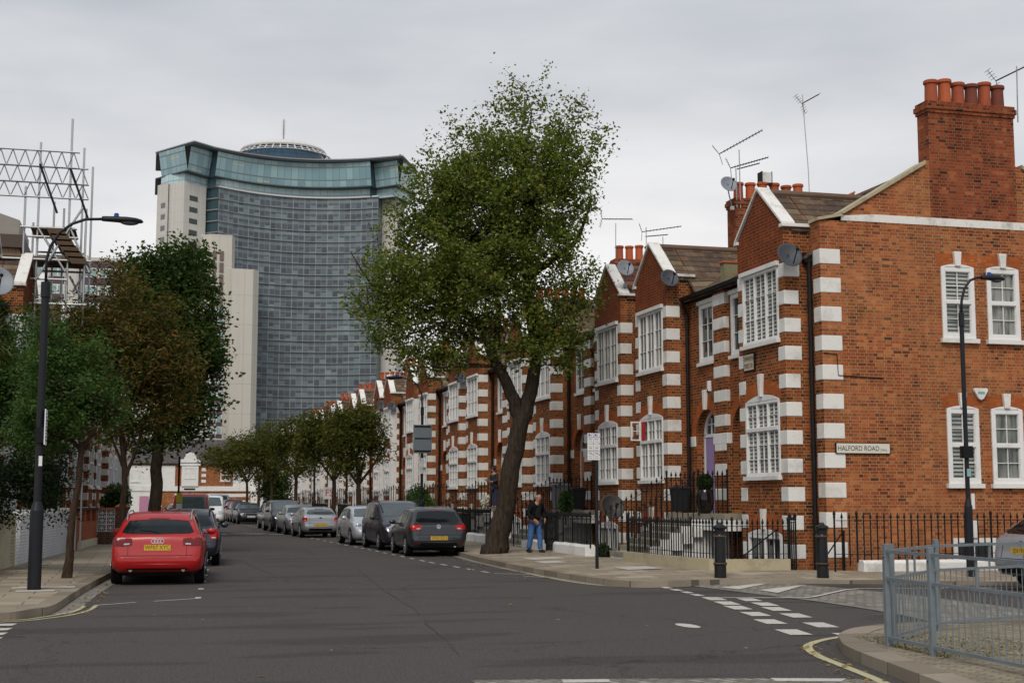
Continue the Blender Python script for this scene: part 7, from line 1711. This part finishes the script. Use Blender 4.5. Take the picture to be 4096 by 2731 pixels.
# aerials
def aerial(loc, masts, booms, label, mat=None):
    """masts: (points); booms: (start, end, half length of elements, n, reflector?)"""
    t = thing('tv_aerial', label, 'aerial', loc, 0, 'television aerials'); m = MB()
    for p in masts: m.tube(p, .018, 6)
    m.build('mast', mat or M_ALU, t)
    for s_, e_, hl, n, refl in booms:
        m = MB(); S = Vector(s_); E = Vector(e_); d = (E-S).normalized(); a = d.cross(Vector((0, 0, 1))).normalized(); u = a.cross(d); m.tube([S, E], .018, 5)
        for k in range(n): p = S.lerp(E, .12+.88*k/(n-1)); m.tube([p-a*hl, p+a*hl], .008, 4)
        if refl:
            for sg in (1, -1):
                m.tube([S, S+u*.32*sg-d*.06], .009, 4)
                for k in range(1, 5): p = S+(u*.32*sg-d*.06)*k/4; m.tube([p-a*hl*1.1, p+a*hl*1.1], .007, 4)
        m.build('boom', M_TRIM, t)
    return t
aerial((17.62, 38.75, 11.0), [[(0, 0, -.3), (-.01, 0, 1.55)], [(-.12, 0, -.3), (-.13, 0, .95)]], [((-.55, .3, 1.45), (.62, -.35, 2.12), .16, 13, True), ((-.22, .2, 1.0), (.85, -.25, 1.30), .15, 13, True), ((-.05, .1, .95), (.6, -.15, 1.12), .10, 9, False)], 'double television aerial on the nearest terrace chimney')
aerial((20.05, 38.95, 10.9), [[(.05, 0, -.3), (.02, 0, 1.2), (-.10, 0, 3.2), (-.12, 0, 3.65)]], [((-.15, 0, 3.35), (.42, -.05, 3.68), .18, 8, True)], 'tall thin leaning aerial mast behind the terrace roof', plain('mast_pale', (.5, .48, .45), .5))
aerial((20.2, 28.3, 11.1), [[(0, 0, -.3), (.03, 0, 1.1)]], [((-.5, .1, .72), (.6, -.1, 1.28), .15, 9, True)], 'aerial on the corner chimney by the right edge')
aerial((17.5, 50.2, 11.0), [[(0, 0, -.3), (.02, 0, 1.45)]], [((-.45, .3, 1.65), (.6, -.3, 1.58), .2, 10, True)], 'thin aerial left of the second chimney')
aerial((18.78, 50.2, 11.0), [[(0, 0, -.3), (0, 0, 1.35)], [(.7, 0, -.3), (.7, 0, 1.0)]], [((-.1, .2, 1.2), (1.35, -.3, 1.4), .2, 11, True), ((0, .1, 1.0), (.9, 0, 1.1), .18, 8, False)], 'broad aerial above the second chimney pots')
aerial((16.6, 61.6, 11.0), [[(0, 0, -.3), (0, 0, .8)]], [((-.4, .2, .7), (.5, -.2, .9), .16, 9, True)], 'aerial on the third chimney seen through the plane tree')
aerial((17.6, 84.0, 11.0), [[(0, 0, -.3), (0, 0, 1.2)]], [((-.6, .2, 1.0), (.6, -.2, 1.2), .2, 9, True)], 'aerial against the tower above the white bayed houses')
t = thing('flue_cowl', 'square white cowl on a pot of the nearest terrace chimney', 'cowl', (18.62, 39.07, 11.60)); m = MB(); m.box(-.16, -.16, 0, .16, .16, .34); m.build('cowl', M_WHITE, t, bevel=.01); m = MB(); m.box(-.175, -.175, -.02, -.16, .175, .36); m.cut(); m.box(.16, -.175, -.02, .175, .175, .36); m.each('edge', M_TRIM, t)
# for sale board and bicycle
t = thing('sale_board', 'white agent board with red FS letters on a post', 'sign', (11.35, 88.3, .2)); m = MB(); m.box(-.02, -.02, -.1, .03, .03, 1.55); m.build('post', M_WHITE, t); m = MB(); m.box(-.36, -.03, 1.50, .34, .0, 2.26); b_ = m.build('board', plain('board_pale', (.55, .55, .56), .5), t)
m = MB(); text_mb(m, 'FS', .62, (.0, -.036, 1.88), (1, 0, 0), (0, 0, 1), 0, sx=.95); m.build('letters', plain('board_red', (.40, .01, .02), .5), b_)
t = thing('bicycle', 'black bicycle leaning on the railings under the agent board', 'bicycle', (11.5, 89.4, .2), R(98)); 
for x in (-.5, .5): m = MB(); m.tube([(x+.33*math.cos(a), 0, .34+.33*math.sin(a)) for a in [2*math.pi*k/24 for k in range(25)]], .018, 6, cap=False); m.build('wheel', M_TRIM, t)
m = MB(); m.tube([(-.5, 0, .34), (-.15, 0, .8), (.4, 0, .85), (.5, 0, .34)], .018, 6); m.tube([(-.15, 0, .8), (0, 0, .3), (.4, 0, .8)], .018, 6); m.tube([(-.5, 0, .34), (0, 0, .3)], .015, 6); m.build('frame', M_TRIM, t); m = MB(); m.tube([(.4, 0, .85), (.38, 0, 1.0), (.5, .2, 1.0)], .014, 6); m.build('handlebar', M_TRIM, t); m = MB(); m.ball((-.18, 0, .92), (.13, .07, .03), 10, 6); m.build('saddle', M_TRIM, t)
t = thing('notice', 'yellow planning notice strapped to the post by the dark tree trunk', 'notice', (1.55, 66, 1.55)); m = MB(); m.box(-.14, -.02, 0, .12, 0, .42); m.build('sheet', plain('notice_yellow', (.55, .5, .03), .6), t); m = MB(); m.box(-.14, -.02, -.35, .12, 0, -.03); m.build('lower_sheet', M_PLATEW, t)
t = thing('post', 'dark post carrying the yellow notice', 'post', (1.5, 66.05, .1)); m = MB(); m.tube([(0, 0, 0), (0, 0, 3.6)], .05, 8); m.build('pole', M_POST, t)
# ---- scaffolding on the left house
t = thing('scaffolding', 'tall metal tube scaffolding with lattice beams above the left roof', 'scaffolding', (-3.5, 44, .1)); SX, SY2 = -3.5, 44
def SP_(x, y, z): return (x-SX, y-SY2, z-.1)
TR = .035
ups = [(-3.40, 43.6, 12.6), (-2.50, 43.6, 13.4), (-2.20, 45.2, 12.9), (-1.92, 45.2, 12.3), (-3.05, 45.2, 11.1), (-2.75, 45.2, 10.9), (-3.79, 43.6, 11.2), (-3.66, 45.2, 10.4), (-2.0, 43.6, 10.6)]
for x, y, z in ups: m = MB(); m.tube([SP_(x, y, .2), SP_(x, y, z)], TR, 6); m.build('standard', M_ALU, t)
for y in (43.55,):
    for z0, z1, xr in ((12.33, 11.83, -2.25), (11.83, 11.33, -1.98), (11.33, 10.88, -1.95)):
        m = MB(); m.tube([SP_(-6.5, y, z0), SP_(xr, y, z0)], TR*.8, 6); m.tube([SP_(-6.5, y, z1), SP_(xr, y, z1)], TR*.8, 6)
        n = 12; x = -6.5
        for k in range(n):
            a = -6.5+(xr+6.5)*k/n; b = -6.5+(xr+6.5)*(k+.5)/n; c = -6.5+(xr+6.5)*(k+1)/n
            m.tube([SP_(a, y, z1), SP_(b, y, z0)], TR*.5, 4); m.tube([SP_(b, y, z0), SP_(c, y, z1)], TR*.5, 4)
        m.build('lattice_beam', M_ALU, t)
led_ = [(-3.9, -2.25, 9.93, 43.5), (-3.7, -2.2, 9.65, 43.5), (-3.5, -2.05, 9.45, 45.1), (-3.5, -2.0, 9.2, 45.1), (-3.4, -2.05, 9.1, 43.6), (-3.4, -1.9, 8.85, 45.1), (-4.9, -1.8, 8.95, 43.5), (-4.0, -2.5, 8.35, 43.5), (-3.9, -1.9, 7.6, 43.5), (-4.2, -1.8, 6.2, 43.5), (-4.2, -1.8, 4.6, 43.5)]
for a, b, z, y in led_: m = MB(); m.tube([SP_(a, y, z), SP_(b, y, z)], TR, 6); m.build('ledger', M_ALU, t)
for p, q in (((-3.4, 43.5, 11.9), (-2.85, 43.5, 10.4)), ((-2.5, 43.5, 11.8), (-1.95, 43.5, 10.3)), ((-3.4, 43.5, 9.95), (-2.55, 43.5, 8.6)), ((-2.45, 43.5, 9.95), (-1.85, 43.5, 8.6)), ((-3.4, 43.45, 8.3), (-2.1, 43.45, 10.6)), ((-1.85, 45, 9.2), (-2.4, 45, 8.2)), ((-2.5, 45, 8.7), (-1.8, 45, 7.4))):
    m = MB(); m.tube([SP_(*p), SP_(*q)], TR, 6); m.build('brace', M_TRIM if p[2] > 11 else M_ALU, t)
m = MB()
for k in range(6): m.prism([SP_(-3.15+.13*k, 43.4, 9.92-.17*k), SP_(-2.65+.13*k, 43.4, 9.92-.17*k), SP_(-2.65+.13*k, 44.4, 9.92-.17*k), SP_(-3.15+.13*k, 44.4, 9.92-.17*k)], (.12, 0, -.22))
m.build('boards', M_WOOD, t)
m = MB(); m.box(*SP_(-3.6, 43.5, 9.90), *SP_(-2.3, 45.2, 9.97)); m.build('boards', M_WOOD, t)
m = MB(); m.box(*SP_(-4.9, 43.5, 8.98), *SP_(-2.0, 45.2, 9.04)); m.build('boards', M_WOOD, t)
# ---------------------------------------------------------------- people
def skinmesh(name, joints, edges, mat, parent, sub=2, root=0):
    """one continuous surface grown from a skeleton: joints (x, y, z, r)"""
    me = bpy.data.meshes.new(name); me.from_pydata([j[:3] for j in joints], edges, []); me.materials.append(mat)
    o = bpy.data.objects.new(name, me); COL.objects.link(o); sk = o.modifiers.new('skin', 'SKIN'); sk.use_smooth_shade = True
    if not len(me.skin_vertices): bm_ = bmesh.new(); bm_.from_mesh(me); bm_.verts.layers.skin.verify(); bm_.to_mesh(me); bm_.free()
    for i, j in enumerate(joints):
        r = j[3] if hasattr(j[3], '__len__') else (j[3], j[3]); me.skin_vertices[0].data[i].radius = r
    me.skin_vertices[0].data[root].use_root = True
    s_ = o.modifiers.new('sub', 'SUBSURF'); s_.levels = s_.render_levels = sub
    dg = bpy.context.evaluated_depsgraph_get(); me2 = bpy.data.meshes.new_from_object(o.evaluated_get(dg)); o.modifiers.clear(); o.data = me2; me2.name = name
    o.parent = parent; return o
M_SKIN = plain('skin', (.42, .20, .13), .55, var=.1, vscale=12); M_JACKET = plain('black_jacket', (.006, .0075, .008), .75, var=.4, vscale=5, spec=.15); M_SHIRT = plain('black_shirt', (.008, .008, .008), .9); M_JEANS = plain('blue_jeans', (.045, .12, .30), .85, var=.3, vscale=7); M_SHOE = plain('black_shoe', (.012, .012, .013), .5); M_HAIRW = plain('grey_hair', (.35, .31, .28), .8); M_HAIRD = plain('dark_hair', (.018, .009, .007), .6); M_COATN = plain('navy_coat', (.016, .018, .028), .7)
def hand(J, E, wrist, d, side, scale=1., curl=.6, out=(0, 0, 0)):
    """palm with four fingers and a thumb; d = pointing direction, side = thumb side"""
    d = Vector(d).normalized(); s_ = Vector(side).normalized(); n = d.cross(s_); w = Vector(wrist); i0 = len(J)
    palm = w+d*.055*scale; J.append((*palm, .030*scale)); E.append((J_idx(J, wrist), i0))
    base = i0
    for k, (off, ln) in enumerate(((.030, .075), (.010, .085), (-.010, .078), (-.029, .060))):
        a = palm+d*.035*scale+s_*off*scale; b = a+(d*.6+n*.4*curl)*ln*.5*scale; c = b+(d*.1+n*.9*curl)*ln*.45*scale; i = len(J)
        J += [(*a, .0095*scale), (*b, .0085*scale), (*c, .0075*scale)]; E += [(base, i), (i, i+1), (i+1, i+2)]
    a = w+d*.025*scale+s_*.032*scale; b = a+(d*.6+s_*.5+n*.3)*.04*scale; c = b+(d*.7+n*.5)*.03*scale; i = len(J); J += [(*a, .012*scale), (*b, .010*scale), (*c, .0085*scale)]; E += [(base, i), (i, i+1), (i+1, i+2)]
def J_idx(J, p): return min(range(len(J)), key=lambda i: (Vector(J[i][:3])-Vector(p)).length)
# walking man (local: faces -y, towards the camera)
man = thing('person', 'bald man in a black jacket and blue jeans walking towards the camera', 'person', (11.12, 39.3, .17), R(22))
J = [(0, .02, .92, (.15, .11)), (0, .0, 1.10, (.155, .105)), (0, -.04, 1.28, (.17, .11)), (0, -.09, 1.40, (.12, .08)), (0, -.14, 1.475, .052), (0, -.19, 1.55, (.070, .078)), (0, -.20, 1.63, (.074, .088)), (0, -.185, 1.69, (.05, .06)),
     (.18, -.07, 1.375, .065), (.265, -.05, 1.12, .048), (.20, -.22, .97, .036), (.175, -.265, .95, .026), (-.18, -.07, 1.375, .065), (-.27, -.05, 1.12, .048), (-.20, -.22, .96, .036), (-.18, -.265, .94, .026),
     (.095, .02, .84, .09), (.10, -.10, .48, .062), (.09, -.12, .10, .045), (.10, -.24, .055, .035), (-.095, .02, .84, .09), (-.11, .04, .48, .062), (-.13, .14, .13, .045), (-.14, .06, .05, .035)]
E_ = [(0, 1), (1, 2), (2, 3), (3, 4), (4, 5), (5, 6), (6, 7), (3, 8), (8, 9), (9, 10), (10, 11), (3, 12), (12, 13), (13, 14), (14, 15), (0, 16), (16, 17), (17, 18), (18, 19), (0, 20), (20, 21), (21, 22), (22, 23)]
hand(J, E_, J[11][:3], (-.45, -.5, -.7), (0, -.2, 1), 1.0); hand(J, E_, J[15][:3], (.45, -.5, -.7), (0, -.2, 1), 1.0)
body = skinmesh('body', J, E_, M_SKIN, man)
J2 = [(0, .03, .88, (.185, .145)), (0, .0, 1.08, (.195, .145)), (0, -.04, 1.26, (.205, .15)), (0, -.085, 1.405, (.14, .10)), (0, -.115, 1.475, (.082, .078)), (.19, -.065, 1.38, .088), (.285, -.04, 1.12, .072), (.20, -.235, .968, .054), (-.19, -.065, 1.38, .088), (-.29, -.04, 1.12, .072), (-.205, -.235, .958, .054)]
skinmesh('jacket', J2, [(0, 1), (1, 2), (2, 3), (3, 4), (3, 5), (5, 6), (6, 7), (3, 8), (8, 9), (9, 10)], M_JACKET, man)
J3 = [(0, .02, .93, (.165, .13)), (.09, .0, .83, .105), (.11, -.10, .47, .088), (.095, -.13, .07, .078), (-.09, .02, .83, .105), (-.12, .04, .47, .088), (-.14, .13, .09, .078)]
skinmesh('jeans', J3, [(0, 1), (1, 2), (2, 3), (0, 4), (4, 5), (5, 6)], M_JEANS, man)
m = MB(); m.poly([(-.035, -.235, 1.42), (.035, -.235, 1.42), (.075, -.20, 1.02), (-.075, -.20, 1.02)]); m.ball((0, -.115, 1.2), (.10, .085, .22), 10, 8); m.build('shirt', M_SHIRT, man)
for x, y, z, rot in ((.10, -.21, .045, 0), (-.14, .09, .055, .15)): m = MB(); m.ball((x, y, z), (.055, .15, .06), 12, 8); m.build('shoe', M_SHOE, man, smooth=True)
for sg in (1, -1):
    m = MB(); m.ball((sg*.079, -.175, 1.61), (.012, .022, .035), 8, 6); m.build('ear', M_SKIN, man, smooth=True)
    m = MB(); m.ball((sg*.029, -.274, 1.605), (.011, .008, .007), 8, 6); m.build('eye', M_INK, man)
    m = MB(); m.ball((sg*.066, -.145, 1.635), (.022, .055, .035), 8, 6); m.build('hair', M_HAIRW, man, smooth=True)
m = MB(); m.ball((0, -.285, 1.575), (.015, .022, .024), 8, 6); m.build('nose', M_SKIN, man, smooth=True); m = MB(); m.ball((0, -.262, 1.535), (.026, .008, .006), 8, 6); m.build('mouth', plain('lips', (.25, .08, .07), .6), man)
# woman on the steps reading papers (faces -x)
wo = thing('person', 'dark haired woman in a dark coat reading papers on the raised steps behind the trunk', 'person', (13.75, 54.6, 1.37), R(-65))
J = [(0, 0, .90, (.13, .10)), (0, 0, 1.10, (.12, .10)), (0, -.02, 1.28, (.14, .09)), (0, -.03, 1.37, (.10, .07)), (0, -.05, 1.43, .045), (0, -.085, 1.50, (.062, .072)), (0, -.09, 1.57, (.066, .08)), (0, -.08, 1.62, (.045, .05)), (.15, -.03, 1.34, .05), (.20, -.02, 1.10, .04), (.10, -.24, 1.04, .03), (.08, -.30, 1.05, .024), (-.15, -.03, 1.34, .05), (-.20, -.02, 1.10, .04), (-.10, -.24, 1.04, .03), (-.07, -.30, 1.05, .024), (.08, 0, .82, .085), (.08, 0, .46, .055), (.08, .02, .08, .04), (.08, -.08, .04, .03), (-.08, 0, .82, .085), (-.08, 0, .46, .055), (-.08, .02, .08, .04), (-.08, -.08, .04, .03)]
hand(J, E2 := list(E_[:23]), J[11][:3], (-.3, -.8, .1), (0, -.1, 1), .9); hand(J, E2, J[15][:3], (.3, -.8, .1), (0, -.1, 1), .9)
skinmesh('body', J, E2, M_SKIN, wo)
skinmesh('coat', [(0, .0, .70, (.17, .14)), (0, 0, .95, (.16, .13)), (0, -.01, 1.2, (.17, .13)), (0, -.03, 1.37, (.12, .09)), (.16, -.03, 1.345, .07), (.215, -.02, 1.10, .058), (.12, -.21, 1.05, .042), (-.16, -.03, 1.345, .07), (-.215, -.02, 1.10, .058), (-.12, -.21, 1.05, .042)], [(0, 1), (1, 2), (2, 3), (3, 4), (4, 5), (5, 6), (3, 7), (7, 8), (8, 9)], M_COATN, wo)
skinmesh('trousers', [(0, 0, .84, (.14, .11)), (.08, 0, .78, .09), (.08, 0, .46, .07), (.08, .01, .04, .062), (-.08, 0, .78, .09), (-.08, 0, .46, .07), (-.08, .01, .04, .062)], [(0, 1), (1, 2), (2, 3), (0, 4), (4, 5), (5, 6)], plain('dark_jeans', (.02, .028, .06), .8), wo)
m = MB(); m.ball((0, -.065, 1.575), (.085, .092, .10), 14, 10); m.ball((0, .0, 1.46), (.10, .065, .16), 12, 8); m.build('hair', M_HAIRD, wo, smooth=True)
m = MB(); m.ball((0, -.175, 1.525), (.012, .016, .018), 8, 6); m.build('nose', M_SKIN, wo)
t = thing('papers', 'white papers held by the woman on the steps', 'papers', (13.75, 54.6, 2.45), R(-65)); m = MB(); m.add([(-.10, -.50, .06), (.10, -.50, .08), (.11, -.34, -.01), (-.11, -.34, -.02)], [(0, 1, 2, 3)]); m.box(-.10, -.48, .0, .08, -.36, .012); m.build('sheets', M_PLATEW, t)
